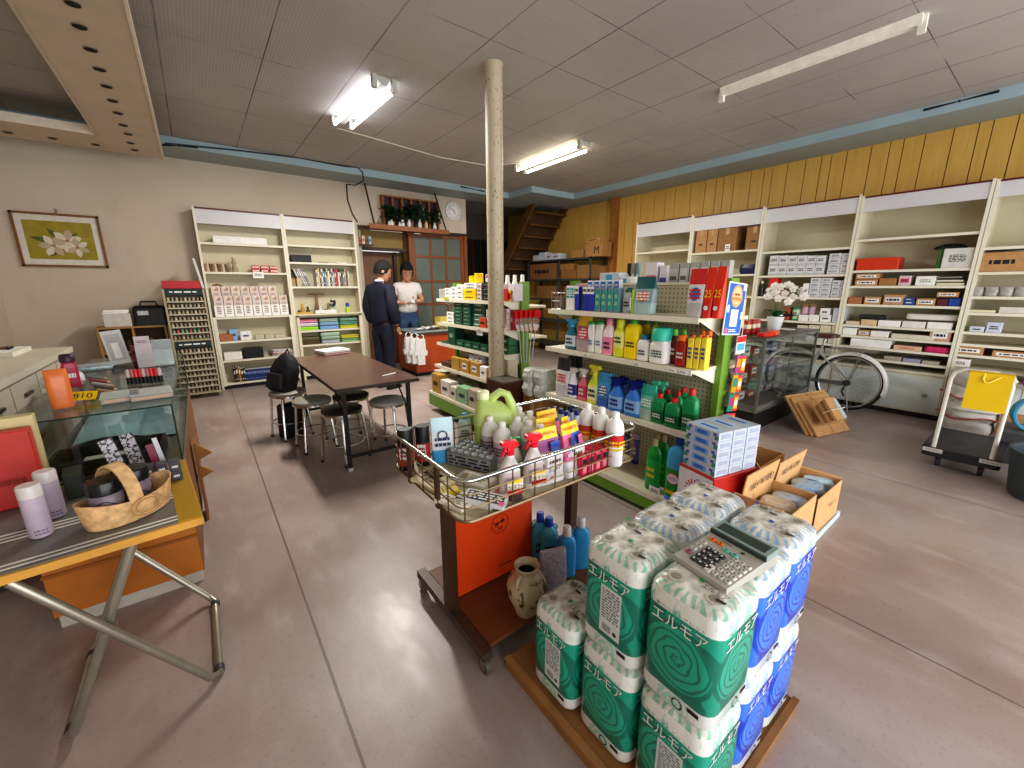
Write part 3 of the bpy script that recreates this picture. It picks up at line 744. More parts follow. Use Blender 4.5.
def petal(cx, cy, a, l, w, m, z):
    pr.add([(cx+l*t*math.cos(a)-w*s*math.sin(a), cy+l*t*math.sin(a)+w*s*math.cos(a), z) for t, s in ((0, 0), (.35, -.45), (.7, -.45), (1, 0), (.7, .45), (.35, .45))], [(0, 1, 2, 3, 4, 5)], m, False, M)
for cx, cy, a, l in ((-.05, -.02, 2.9, .2), (0, 0, 2.2, .16), (.02, -.06, .6, .2), (-.02, -.05, 4.1, .16), (.08, -.02, 1.1, .13)): petal(cx, cy, a, l, .05, LEAF, -.0015)
for i, (cx, cy, s) in enumerate(((-.07, -.06, .115), (.05, .0, .12), (.12, -.07, .1))):
    for k in range(6): petal(cx, cy, (k*2+k//3)*PI/3+.3*i, s*1.1, s*.6, PET if k < 3 else PETS, -.001+.0016*i+.0002*k)
    pr.disc(Matrix.Translation((0, 0, 0)) @ M @ Matrix.Translation((cx, cy, 0)), .018, mat('#a8806a', .6), .0006+.0016*i, 10)
wthing('framed_picture', [('x', None), ('frame', fr), ('mount', mt), ('print', pr)], 'framed picture of pale lilies on an olive ground on the wall', 'picture', (-1.15, YB-.02, 1.63))
tag(MB().tube([(-1.15, YB-.02, 2.2), (-1.13, YB-.014, 2.25), (-1.15, YB-.004, 2.27)], .005, STEEL, 6).build('picture_hook'), 'small hook on the wall above the framed picture', 'hook')
# --- clock
cc = aty(454, 211, YB-.03); F = frame(cc, (1, 0, 0), (0, 0, 1)); r = .165
b = MB().loft([(-.028, r), (.0, r), (.006, r-.012), (.006, r-.024), (0, r-.028)], mat('#d6d6d4', .3), 7, M=F)
f = MB().disc(F, r-.024, WHITE, .002, 32)
for k in range(60):
    a = k*PI/30; q = .012 if k % 5 else .022
    f.quad(F @ Matrix.Rotation(a, 4, 'Z') @ Matrix.Translation((0, r-.04, 0)), .003 if k % 5 else .006, q, INK, .003)
for k in range(12):
    a = -k*PI/6; f.text(str(k or 12), F @ Matrix.Translation((math.sin(-a)*(r-.068), math.cos(a)*(r-.068), 0)), .024, INK, z=.003)
h_ = MB()
for a, l, w in ((math.radians(150), .075, .01), (math.radians(-50), .11, .007)):
    h_.quad(F @ Matrix.Rotation(-a, 4, 'Z') @ Matrix.Translation((0, l/2-.015, 0)), w, l, INK, .006)
wthing('wall_clock', [('x', None), ('case', b), ('dial', f), ('hand', h_)], 'round white wall clock right of the plant shelf', 'clock', tuple(cc))
# --- bracket shelf with plant case
A0 = aty(370, 228, 6.86); A1 = aty(449, 230, 6.86); sz = 2.36; sx0, sx1 = A0.x, A1.x
SW = mat('#8a5226', .45, 0, .15, 8)
P = [('x', None), ('board', MB().box(sx0, sx1, 6.86, YB, sz-.045, sz, SW)), ('rail', MB().box(sx0, sx1, 6.85, 6.862, sz-.05, sz+.022, SW))]
for u0, v0, u1, v1 in ((365, 184, 375, 222), (435, 194, 447, 228)):
    a = aty(u0, v0, 6.97); c = aty(u1, v1, 6.86); a.z = ZS
    P.append(('hanging_strap', MB().tube([a, (c.x, 6.875, sz)], .014, WOODD, 6)))
wthing('wall_shelf', P, 'wooden shelf above the doorway hung from slanted straps', 'shelf', ((sx0+sx1)/2, 6.98, sz))
q0 = aty(383, 215, 7.0).x; q1 = aty(439, 222, 7.0).x
b = MB(); zt = 2.86
b.box(q0, q1, 6.985, 7.07, zt-.025, zt, SW).box(q0, q1, 6.985, 7.07, sz+.001, sz+.025, SW)
n = 6
P = [('x', None), ('frame', b)]
for k in range(n+1):
    x = q0+(q1-q0-.03)*k/n; b.box(x, x+.03, 6.985, 7.07, sz+.025, zt-.025, SW)
P.append(('back_panel', MB().box(q0, q1, 7.07, 7.078, sz+.001, zt, mat('#3a2838', .5, 0, .25, 6))))
wthing('pigeonhole_case', P, 'wooden open pigeonhole case standing on the high wall shelf behind plants', 'display case', ((q0+q1)/2, 7.03, sz))
# ================================================================ GOODS: builders (front faces -y, base at z 0)
def FR(y, z, x=0.): return frame((x, y, z), (1, 0, 0), (0, 0, 1))
def g_box(w, d, h, m, lab=None, ink=INK, n=2, lw=.7, lh=.55, band=None, seed=1, tape=None, off=0.):
    b = MB(); r = min(.004, w*.06, d*.06)
    b.loft([(0, w/2-r*.5, d/2-r*.5, r), (r, w/2, d/2, r), (h-r, w/2, d/2, r), (h, w/2-r*.5, d/2-r*.5, r)], m, 1, smooth=False)
    F = FR(-d/2, h*(.5+off))
    if band: b.quad(FR(-d/2, h*band[1]), w*.99, h*band[2], band[0], .0005)
    if lab: b.quad(F, w*lw, h*lh, lab)
    if n: b.bars(F, w*lw*.8, h*lh*.7, ink, n, seed=seed)
    b.quad(frame((0, 0, h), (1, 0, 0), (0, 1, 0)), w*.98, min(.012, d*.08), tape or mat('#00000010'[:7]) if tape else m, .0004)
    if tape: b.quad(FR(-d/2, h*.86), min(.05, w*.2), h*.27, tape, .0006)
    return [('x', b)]
def g_bottle(w, h, m, cap, lab=None, d=None, cw=.4, ch=.16, sh=.16, lz=(.12, .6), ink=INK, waist=0., rr_=.35, n=2, handle=False, clear_neck=None, seed=1, capn='cap', txt=None, tcol=None):
    d = d or w*.62; hb = h*(1-ch); s = h*sh; r = min(w, d)*rr_ if rr_ < .5 else min(w, d)/2; cx = w*cw/2
    z1 = h*lz[0]; z2 = min(h*lz[1], hb-s); q = 1-waist; b = MB(); L = lab or m
    b.loft([(0, w/2*.93, d/2*.93, r), (h*.02, w/2, d/2, r), (z1, w/2, d/2, r), (z1, w/2*1.004, d/2*1.004, r), ((z1+z2)/2, w/2*q, d/2*q, r*q), (z2, w/2*1.004, d/2*1.004, r), (z2, w/2, d/2, r), (hb-s, w/2*.98, d/2*.98, r), (hb-s*.45, w/2*.8, d/2*.85, r), (hb-s*.12, cx*1.05, cx*1.05, cx), (hb, cx*.92, cx*.92, cx)],
           [m, m, m, L, L, m, m, m, m, m], 3)
    F = FR(-d/2*1.02*q-.0005, (z1+z2)/2)
    if n: b.bars(F, w*.6, (z2-z1)*.5, ink, n, seed=seed)
    if txt: b.text(txt, F, (z2-z1)*.32, tcol or WHITE, min(w*.75, (z2-z1)*.32*len(txt)), z=.002)
    P = [('x', b)]
    c = MB().loft([(hb-.004, cx*1.1), (hb+h*ch*.15, cx*1.12), (h-h*ch*.12, cx*1.02), (h, cx*.85)], cap, 3)
    P.append((capn, c))
    if handle:
        P.append(('handle', MB().tube([(w*.3, 0, hb-s*.9), (w*.47, 0, hb-s*.35), (w*.4, 0, hb-s*.02), (w*.1, 0, hb-s*.02)], w*.055, m, 7)))
    return P
def g_spray(w, h, m, trig, lab=None, ink=INK, d=None, n=2, seed=1, txt=None, tcol=None):
    d = d or w*.55; b = MB(); hb = h*.76; L = lab or m; r = d*.45
    b.loft([(0, w*.47, d*.46, r), (h*.02, w/2, d/2, r), (h*.1, w/2, d/2, r), (h*.1, w*.502, d*.502, r), (h*.46, w*.47, d*.49, r), (h*.46, w*.465, d*.485, r), (h*.58, w*.36, d*.42, r), (h*.7, w*.2, w*.2, w*.2), (hb, w*.17, w*.17, w*.17)], [m, m, m, L, m, m, m, m], 3)
    F = FR(-d*.51, h*.28)
    if lab is not None and n: b.bars(F, w*.55, h*.24, ink, n, seed=seed)
    if txt: b.text(txt, F, h*.09, tcol or WHITE, w*.7, z=.002)
    t = MB()
    t.loft([(hb-.003, w*.2), (hb+h*.045, w*.2), (hb+h*.06, w*.14)], trig, 3)
    t.prism([(-w*.42, h*.92), (-w*.42, h*.975), (-w*.3, h), (w*.3, h*.985), (w*.42, h*.9), (w*.2, h*.86), (w*.14, hb+h*.05), (-w*.14, hb+h*.05), (-w*.16, h*.89)][::-1], w*.26, trig, Matrix.Translation((0, w*.13, 0)) @ Matrix.Rotation(PI/2, 4, 'X'))
    t.prism([(-w*.26, h*.9), (-w*.34, h*.8), (-w*.44, h*.73), (-w*.4, h*.72), (-w*.26, h*.79), (-w*.16, h*.89)], w*.14, trig, Matrix.Translation((0, w*.07, 0)) @ Matrix.Rotation(PI/2, 4, 'X'))
    return [('x', b), ('trigger_head', t)]
def g_pouch(w, h, top, mid, bot, d=None, ink=INK, lab=None, n=3, seed=1, txt=None, tcol=None, wavy=0., tb=.68):
    d = d or w*.4; b = MB(); a = w/2
    b.loft([(0, a*.92, d*.5, d*.3), (h*.05, a*.98, d*.5, d*.3), (h*.3, a, d*.42, d*.2), (h*.3, a, d*.42, d*.2), (h*tb, a, d*.35*(1-tb)+d*.1, .004), (h*tb, a, d*.35*(1-tb)+d*.1, .004), (h*.88, a*.99, .004, .003), (h, a*.98-wavy*a, .0025, .002)], [bot, bot, bot, mid, mid, top, top], 2)
    sl = math.atan2(d*.3, h*.58)
    M = Matrix.Translation((0, -d*.33-.001, h*.48)) @ Matrix.Rotation(PI/2-sl, 4, 'X')
    if lab: b.disc(M, w*.3, lab, .003, 16, ry=h*.14)
    if n: b.bars(M, w*.7, h*.24, ink, n, .0045, seed)
    if txt: b.text(txt, M @ Matrix.Translation((0, 0, .003)), h*.15, tcol or WHITE, w*.72, z=.003)
    return [('x', b)]
def g_can(w, h, m, cap, lab, ink=INK, n=2, ch=.18, seed=1):
    b = MB(); r = w/2
    b.loft([(0, r*.95), (h*.015, r), (h*.12, r), (h*.12, r*1.003), (h*(1-ch)-.01, r*1.003), (h*(1-ch), r*.95)], [m, m, lab, lab, m], 4)
    if n: b.bars(FR(-r*1.01, h*.45), w*.6, h*.3, ink, n, seed=seed)
    return [('x', b), ('cap', MB().loft([(h*(1-ch), r*.98), (h*.97, r*.98), (h, r*.9)], cap, 4))]
def g_book(w, d, h, m, ink=WHITE, seed=1):
    b = MB().box(-w/2, w/2, -d/2, d/2, 0, h, m).box(-w*.4, w*.4, -d/2+.004, d/2+.0005, .002, h+.0005, WHITE)
    b.quad(FR(-d/2, h*.7), w*.6, h*.22, ink); b.quad(FR(-d/2, h*.2), w*.5, h*.06, ink)
    return [('x', b)]
def g_bag(w, d, h, m, seed=1, band=None):      # soft packet lying or standing
    R = random.Random(seed); b = MB(); lv = []
    for k in range(8):
        t = k/7; s = math.sin(PI*(.12+.76*t))**.5
        lv.append((h*t, w/2*(.75+.25*s)+R.uniform(-.01, .01)*w, d/2*(.6+.4*s)+R.uniform(-.015, .015)*d, min(w, d)*.3, R.uniform(-.02, .02)*w, R.uniform(-.02, .02)*d))
    b.loft(lv, [band if band and k in (3, 4) else m for k in range(7)], 3)
    return [('x', b)]
# placing on a shelf whose front edge lies in plane x = X (or y = Y)
def putx(X, z, u0, u1, vt, fn, name, label, cat, group=None, back=.02, d=.1, h=None, rz=0, tilt=0):
    xi = X+back; y1, y0 = uy(u0, xi, z+.05), uy(u1, xi, z+.05); w = abs(y1-y0); yc = (y0+y1)/2
    hh = h or max(.015, vz(xi, yc, vt)-z)
    p = fn(w*.97, hh); R = Matrix.Rotation(-PI/2+rz, 4, 'Z') @ Matrix.Rotation(tilt, 4, 'Y')
    return thing(name, p, label, cat, (xi+d/2, yc, z+.001), -PI/2+rz, group, R.to_euler() if tilt else None)
def puty(Y, z, u0, u1, vt, fn, name, label, cat, group=None, back=.02, d=.1, h=None, rz=0, tilt=0):
    yi = Y+back; x0, x1 = ux(u0, yi, z+.05), ux(u1, yi, z+.05); w = abs(x1-x0); xc = (x0+x1)/2
    hh = h or max(.012, vz(xc, yi, vt)-z)
    p = fn(w*.97, hh); R = Matrix.Rotation(rz, 4, 'Z') @ Matrix.Rotation(tilt, 4, 'Y')
    return thing(name, p, label, cat, (xc, yi+d/2, z+.001), rz, group, R.to_euler() if tilt else None)
# ================================================================ the pegboard gondola's goods
TOP = [x for x in GB]
PUR = mat('#5a3a8a', .4); LIME = mat('#b8d83a', .35); SKY = mat('#4aa8dc', .35); DTEAL = mat('#1c5a60', .4); MINT = mat('#38b8a0', .4); CLRB = clear('plastic', '#e6eeee', .3, .1)
SILV = mat('#b4b8ba', .3, .5)
X, z = GB[0]
for i in range(3):
    putx(X, z, 562.5+i*3.7, 566.2+i*3.7, 286, lambda w, h: g_box(w, .03, h, WHITE, TEAL, WHITE, 3, .8, .4, off=.2), 'toothbrush_pack', '%s white and teal toothbrush pack at far end of top gondola shelf' % ('leftmost', 'middle', 'rightmost')[i], 'toothbrush', 'teal toothbrush packs')
for i, (a, b) in enumerate(((572, 576), (580, 584), (584.2, 588), (588, 591.5))):
    putx(X, z, a, b, 287, lambda w, h: g_box(w, .05, h, mat('#2438a8', .35), WHITE, INK, 1, .95, .3, off=.35), 'toothpaste_box', '%s dark blue and white toothpaste box on top gondola shelf' % ('leftmost', 'second', 'third', 'rightmost')[i], 'toothpaste', 'dark blue toothpaste boxes')
putx(X, z, 576.3, 579.5, 284, lambda w, h: g_bottle(w, h, mat('#2c5a2a', .3), PINK, rr_=.5, d=w), 'slim_bottle', 'slim dark green bottle with pink cap between blue toothpaste boxes', 'bottle')
for i in range(4):
    a = 592+i*6.2
    putx(X, z, a, a+5.6, 288, lambda w, h: g_box(w, .05, h, mat('#6c8c98', .35), TEAL, mat('#9adf9a', .4), 2, .6, .8, seed=i), 'toothpaste_box', '%s teal and grey striped toothpaste box on top gondola shelf' % ('leftmost', 'second', 'third', 'rightmost')[i], 'toothpaste', 'teal striped toothpaste boxes')
for i in range(5):
    a = 584+i*6.6
    putx(X, z, a, a+5, 281-i*.2, lambda w, h: g_box(w, .04, h, mat('#dfe4ea', .3), mat('#2a64b4', .4), WHITE, 2, .9, .35, off=.28, seed=i), 'toothpaste_box', '%s white and blue upright box in back row of top gondola shelf' % ('leftmost', 'second', 'third', 'fourth', 'rightmost')[i], 'toothpaste', 'back row of white and blue boxes', back=.12)
putx(X, z, 619, 628, 288, lambda w, h: g_bottle(w, h, CLRB, DTEAL, SILV, rr_=.4, cw=.6), 'mouthwash_bottle', 'small clear bottle with dark teal cap on top gondola shelf', 'bottle')
putx(X, z, 628.5, 630.5, 290, lambda w, h: g_box(w, .04, h, LIME, None, n=0), 'slim_box', 'very slim lime green box beside clear bottle, top gondola shelf', 'box')
putx(X, z, 630.5, 650, 277, lambda w, h: g_pouch(w, h, DTEAL, mat('#8fa4a6', .35), mat('#a8c0c0', .35), .07, lab=mat('#d8602c', .4), ink=WHITE), 'refill_pouch', 'dark teal and silver refill pouch standing on top gondola shelf', 'pouch')
RW = mat('#d4d0d0', .3); ORD_ = mat('#d8321c', .35)
def pouch25(w, h):
    p = g_pouch(w, h, ORD_, ORD_, ORD_, .06, n=0, txt='25', tcol=YELLOW); p[0][1].disc(FR(-.033, h*.2), w*.24, WHITE, .002, 14); return p
o = putx(X, z, 683, 699.5, 269, lambda w, h: g_pouch(w, h, mat('#c82a2a', .35), RW, mat('#b9b4b4', .3), .06, lab=mat('#3a6ab8', .4), ink=RED), 'refill_pouch', 'silver and red refill pouch with blue mark, left of the two 25 pouches', 'pouch')
putx(X, z, 699.5, 709, 267.5, pouch25, 'refill_pouch', 'red refill pouch marked 25 in yellow, left one of two', 'pouch', 'red pouches marked 25')
putx(X, z, 709, 718.5, 266.5, pouch25, 'refill_pouch', 'red refill pouch marked 25 in yellow, right one near gondola end', 'pouch', 'red pouches marked 25')
wr = MB()
for zz in (0, .06, .12):
    wr.tube([(-.03, -.05, zz), (.03, -.05, zz), (.03, .05, zz), (-.03, .05, zz)], .002, STEEL, 5, True)
for x in (-.03, .03):
    for y in (-.05, .05): wr.tube([(x, y, 0), (x, y, .14)], .002, STEEL, 5)
y_ = uy(558, 2.15, 1.25)
thing('wire_rack', [('x', wr), ('card', MB().box(-.024, .024, -.03, .03, .005, .09, mat('#7a6a58', .5)))], 'tiny wire rack at far left end of top gondola shelf', 'rack', (2.2, 2.32, GB[0][0] and 1.234))
# goods standing on the back side of the gondola, seen over the pegboard
RXB = 2.46
for i, (a, b, vt, m, t) in enumerate(((598, 618, 273, mat('#c9d4dc', .4), 'white box with sky blue end'), (618, 629, 277, WHITE, 'small white lumpy carton'),)):
    putx(RXB, 1.226, a, b, vt, lambda w, h: g_box(w, .1, h, m, SKY, n=0, lw=.3, lh=.9), 'product_box', t+' on the gondola rear top shelf', 'box')
for i, (a, b, vt) in enumerate(((642, 654, 263), (656, 664, 266))):
    putx(RXB, 1.226, a, b, vt, lambda w, h: g_box(w, .08, h, mat('#dcd6dc', .4), PINK if i == 0 else mat('#4a4a9a', .4), NAVY, 3, .8, .5), 'product_box', ('white box with pink and navy print', 'indigo and white upright box')[i]+' over the pegboard, rear top shelf', 'box', back=.02)
GP = mat('#a6a8a2', .3)
for i in range(6):
    a = 664+i*10
    putx(RXB, 1.226, a, a+9.4, 264-i*.7, lambda w, h: g_box(w, .05, h, GP, mat('#c8cac6', .25), mat('#5a5c58', .5), 4, .8, .8, seed=i), 'wrapped_packet', '%s grey clear-wrapped packet over the pegboard behind red pouches' % nth(i, 6), 'packet', 'grey wrapped packets on the rear shelf', back=.03)
o = thing('red_jar', [('x', MB().loft([(0, .03), (.05, .032), (.06, .03)], mat('#b8b0a4', .3), 3)), ('lid', MB().loft([(.06, .033), (.085, .033), (.09, .03)], RED, 3))], 'squat jar with red lid over the gondola top', 'jar', (2.55, uy(622, 2.55, 1.3), 1.227))
for i, (u, m) in enumerate(((628, BLACK), (633, GREY), (637, mat('#7a98a8', .4)))):
    thing('boxed_stick', [('x', MB().loft([(0, .012, .012, .003), (.34, .012, .012, .003)], m, 1, smooth=False).quad(FR(-.0125, .2), .018, .12, WHITE))], '%s thin upright boxed stick standing behind the gondola top' % ('black', 'grey', 'pale blue')[i], 'box', (2.6, uy(u, 2.6, 1.35), 1.227), -PI/2)
# second shelf
X, z = GB[1]
def lab_(*a): return a
putx(X, z, 561.5, 573, 319.5, lambda w, h: g_spray(w, h, mat('#2a6a78', .25), SKY, mat('#c4ced4', .4), NAVY), 'spray_bottle', 'dark teal spray bottle with sky blue trigger on second shelf', 'spray bottle')
putx(X, z, 573.5, 587, 314.5, lambda w, h: g_pouch(w, h, mat('#d8b83a', .35), mat('#b06a70', .35), mat('#a89898', .35), .07, lab=mat('#d8d0d0', .4), ink=RED), 'refill_pouch', 'yellow-topped mauve refill pouch on second gondola shelf', 'pouch')
for i in range(2):
    putx(X, z, 584+i*7.5, 591+i*8, 322, lambda w, h: g_bottle(w, h, WHITE, GREEN, d=.05, cw=.95, ch=.07, sh=.02, lz=(.15, .5), lab=WHITE, ink=mat('#2a6ab0', .4), n=2, rr_=.3, seed=i), 'cleanser_bottle', 'white bottle with flat green cap, %s of two on second shelf' % ('left', 'right')[i], 'bottle', 'white bottles with green caps')
PK = mat('#e88aa8', .35)
putx(X, z, 599, 609.5, 319, lambda w, h: g_bottle(w, h, mat('#f0dce0', .35), PK, PK, rr_=.4, lz=(.03, .5), sh=.2, cw=.5), 'softener_bottle', 'pink and white bottle with pink cap on second shelf', 'bottle')
YG = mat('#dce03a', .35)
putx(X, z, 609.5, 620.5, 320, lambda w, h: g_bottle(w, h, YG, YG, mat('#e8ec8a', .35), rr_=.4, cw=.6, ch=.2, sh=.14, lz=(.25, .7)), 'softener_bottle', 'lemon yellow bottle with lemon cap beside the pink bottle', 'bottle')
DY = mat('#f4d80c', .28)
def soap(w, h): return g_bottle(w, h, DY, mat('#3a9a3a', .35), DY, rr_=.4, cw=.4, ch=.12, sh=.1, lz=(.2, .52), waist=.1, ink=INK, n=2)
putx(X, z, 620.5, 635, 319, soap, 'dish_soap_bottle', 'bright yellow dish soap bottle with green cap, front one', 'bottle', 'yellow dish soap bottles')
putx(X, z, 637, 645, 320, soap, 'dish_soap_bottle', 'yellow dish soap bottle with green cap behind, left of the pair', 'bottle', 'yellow dish soap bottles', back=.14)
putx(X, z, 645.5, 653, 321, soap, 'dish_soap_bottle', 'yellow dish soap bottle with green cap behind, right of the pair', 'bottle', 'yellow dish soap bottles', back=.14)
for i, (a, b, bk) in enumerate(((633, 645, 0.01), (641, 649, .1))):
    putx(X, z, a, b, 335.5, lambda w, h: g_bottle(w, h, WHITE, mat('#1f7a9a', .35), WHITE, rr_=.4, cw=.5, ch=.16, lz=(.1, .55), ink=NAVY, n=2), 'bleach_bottle', 'small white bottle with teal blue cap on second shelf, %s' % ('front one', 'partly hidden one')[i], 'bottle', back=bk)
for i, (a, b, bk) in enumerate(((646, 664, .01), (655, 667, .1))):
    putx(X, z, a, b, 328.5, lambda w, h: g_bottle(w, h, WHITE, MINT, WHITE, rr_=.4, cw=.85, ch=.34, sh=.12, lz=(.06, .5), ink=DTEAL, n=3), 'detergent_bottle', 'white bottle with big mint cap on second shelf, %s' % ('front one', 'rear one')[i], 'bottle', back=bk)
RB = mat('#a8281c', .3)
for i, (a, b, vt, m, cp, t, bk) in enumerate(((665.5, 672, 330, mat('#7a2018', .3), mat('#6ab84a', .35), 'dark red bottle with green cap, left of the orange-capped bottles', .06), (671, 682, 336, RB, ORANGE, 'clear red bottle with orange cap beside yellow boxes on second shelf', .02), (674, 681, 330, mat('#7a2018', .3), mat('#6ab84a', .35), 'dark red bottle with green cap, right one, behind the orange cap', .14))):
    putx(X, z, a, b, vt, lambda w, h: g_bottle(w, h, m, cp, m, rr_=.45, cw=.7, ch=.16, sh=.1, ink=WHITE, n=2), 'detergent_bottle', t, 'bottle', back=bk)
for i in range(3):
    a = 683.5+i*6.6
    putx(X, z, a, a+6.2, 336, lambda w, h: g_bottle(w, h, mat('#f0d840', .35), ORANGE, mat('#f0d840', .35), d=.05, rr_=.2, cw=.5, ch=.07, sh=.02, lz=(.1, .85), ink=mat('#2a3a9a', .4), n=3, seed=i), 'cleaner_bottle', 'yellow bottle with small orange cap, %s of three' % ('left', 'middle', 'right')[i], 'bottle', 'yellow bottles with orange caps')
for i in range(2):
    a = 694+i*6
    putx(X, z, a, a+5.5, 331.5, lambda w, h: g_bottle(w, h, RB, ORANGE, RB, rr_=.5, cw=.8, ch=.12), 'cleaner_bottle', 'red bottle with orange cap behind the yellow bottles, %s one' % ('left', 'right')[i], 'bottle', back=.13)
# third shelf
X, z = GB[2]
for i, (a, b, vt, bk) in enumerate(((553, 565, 359, .005), (563, 570, 357, .09), (569, 577, 357, .12))):
    putx(X, z, a, b, vt, lambda w, h: g_pouch(w, h, mat('#3a3a40', .35), mat('#d8d4d2', .35), mat('#c4c0c4', .35), .07, ink=RED if i == 0 else INK, n=3, seed=i), 'refill_pouch', '%s black-topped white refill pouch on third shelf' % ('front left', 'middle', 'rear right')[i], 'pouch', 'white and black refill pouches', back=bk)
putx(X, z, 562, 574, 368.5, lambda w, h: g_spray(w, h, mat('#e4e4e8', .3), WHITE, mat('#2a3a8a', .4), WHITE), 'spray_bottle', 'white spray bottle with navy label on third shelf', 'spray bottle')
putx(X, z, 574, 583, 369.5, lambda w, h: g_spray(w, h, mat('#d8708a', .3), WHITE, mat('#c83a5a', .4), WHITE), 'spray_bottle', 'pink spray bottle with white trigger on third shelf', 'spray bottle')
putx(X, z, 583.5, 596, 366, lambda w, h: g_spray(w, h, mat('#d0d43a', .3), mat('#e4e04a', .35), mat('#e8e8b8', .4), INK), 'spray_bottle', 'lime yellow spray bottle with yellow trigger on third shelf', 'spray bottle')
for i, (a, b, bk) in enumerate(((593.5, 606, .01), (600, 610, .1))):
    putx(X, z, a, b, 374, lambda w, h: g_pouch(w, h, SKY, mat('#5a9ad0', .35), mat('#3a6ab4', .35), .06, lab=WHITE, ink=NAVY, seed=i), 'refill_pouch', '%s sky blue refill pouch on third shelf beside blue sprays' % ('front', 'rear')[i], 'pouch', 'sky blue refill pouches', back=bk)
BT = mat('#10207a', .35)
for i, (a, b, vt, bk) in enumerate(((604.5, 619, 379, 0.0), (613, 624, 378, .09), (620, 636, 382.5, 0.), (629, 641, 381, .09))):
    putx(X, z, a, b, vt, lambda w, h: g_spray(w, h, mat('#3a7ac8', .25), BT, mat('#8ab4e0', .35), BT), 'spray_bottle', 'blue spray bottle with dark blue trigger, %s of four' % ('front left', 'rear left', 'front right', 'rear right')[i], 'spray bottle', 'blue sprays with dark blue triggers', back=bk)
TG = mat('#2aa888', .35)
putx(X, z, 636, 650, 386, lambda w, h: g_pouch(w, h, MINT, mat('#7ac8ac', .35), mat('#b4c8b8', .35), .07, ink=WHITE), 'refill_pouch', 'mint green refill pouch between blue sprays and red-capped bottles', 'pouch')
for i in range(2):
    putx(X, z, 645+i*7, 654+i*8, 382+i*.5, lambda w, h: g_spray(w, h, TG, mat('#5ac8a0', .35), TG, WHITE), 'spray_bottle', 'mint green spray bottle with pale trigger, %s one behind the pouch' % ('left', 'right')[i], 'spray bottle', back=.1+.02*i)
GB_ = mat('#1a8a50', .25)
def green(w, h): return g_bottle(w, h, GB_, RED, mat('#14683c', .3), rr_=.35, cw=.38, ch=.13, sh=.2, lz=(.1, .42), ink=WHITE, n=2)
for i, (a, b, vt, bk, t) in enumerate(((647.5, 660.5, 395, .01, 'leftmost in front'), (660.5, 676, 399.5, .005, 'second in front, beside the tall one'), (677, 692, 390.5, .01, 'tallest, at the right end'), (657, 667, 391, .12, 'rear left'), (667, 677, 393, .1, 'rear middle'), (672, 683, 389, .19, 'rear right'))):
    putx(X, z, a, b, vt, green, 'dish_soap_bottle', 'green soap bottle with red cap, '+t, 'bottle', 'green bottles with red caps', back=bk)
# base deck
X, z = GB[3]
for i, (u, v) in enumerate(((627, 459), (635, 463), (630, 448), (638, 452), (622, 450))):
    p = atz(u, v, z)
    thing('cleaner_can', g_can(.062, .23, mat('#3a4a9a', .3), mat('#b8a8c8', .4) if i % 2 else NAVY, mat('#6a6ab0', .35), WHITE, seed=i), 'blue and violet spray can on the gondola base, %s' % ('front left', 'front right', 'rear middle', 'rear right', 'rear left')[i], 'can', (max(p.x, X+.04), p.y, z+.001), -PI/2, 'blue violet cans on the gondola base')
for i, (a, b, vt, bk) in enumerate(((641, 654, 441, .02), (652, 662, 437, .12), (647, 656, 436, .2))):
    putx(X, z, a, b, vt, lambda w, h: g_bottle(w, h, mat('#1c9a3c', .3), mat('#d8c890', .4), mat('#2ab04c', .3), rr_=.45, cw=.32, ch=.12, sh=.18, ink=mat('#e8c83a', .4), n=2), 'toilet_cleaner_bottle', '%s green bottle with cream cap on the gondola base' % ('front', 'rear right', 'rear left')[i], 'bottle', 'green bottles with cream caps', back=bk)
def haiter(w, h):
    p = g_bottle(w, h, SKY, BLUE, mat('#2a9a4a', .35), rr_=.3, cw=.34, ch=.13, sh=.16, lz=(.06, .5), n=0, handle=True)
    p[0][1].disc(FR(-w*.31-.002, h*.36), w*.34, RED, .002, 18, ry=h*.09).disc(FR(-w*.31-.002, h*.36), w*.31, mat('#e8e8f0', .4), .003, 18, ry=h*.075).text('ハイター', FR(-w*.31-.002, h*.36), h*.06, BLUE, w*.5, z=.004)
    p[0][1].quad(FR(-w*.31-.002, h*.14), w*.7, h*.06, YELLOW, .002)
    return p
putx(X, z, 661, 679, 438, haiter, 'bleach_bottle', 'sky blue bleach bottle with green label and blue cap, gondola base', 'bottle', back=.01)
putx(X, z, 679, 691, 436, lambda w, h: g_bottle(w, h, mat('#1c4a6a', .3), mat('#1a2a6a', .4), mat('#2a5a7a', .3), rr_=.3, handle=True), 'bleach_bottle', 'dark blue bottle behind tissue boxes on the gondola base', 'bottle', back=.05)
thing('carton', g_box(.25, .34, .5, KRAFTD, None, n=0, tape=mat('#a98a5a', .4)), 'brown carton on the floor between the two gondolas, under clear bags', 'carton', (2.3, 2.545, 0), -PI/2)
for i in range(4):
    thing('clear_bag', g_bag(.115, .2, .115, mat('#c4c6be', .2, 0, .2, 40, .5), i), '%s pale plastic bag stacked at the far end of the gondola' % ('lower left', 'lower right', 'upper left', 'upper right')[i], 'bag', (2.2+.02*(i % 2), 2.605-.12*(i % 2), .501+.116*(i//2)), PI/2, 'plastic bags at the gondola end')
# price cards, sign and hanging strips
def card(p, right, up, w, h, label, txt=None, m=WHITE, name='price_card', cat='price card'):
    M = frame((0, 0, 0), right, up); b = MB().box(-w/2, w/2, -h/2, h/2, -.001, .001, m, M)
    if txt: b.text(txt, M, h*.4, INK, w*.7, z=.0016)
    else: b.bars(M, w*.7, h*.5, mat('#5a5a66', .5), 2, .0018)
    return thing(name, [('x', b)], label, cat, tuple(p))
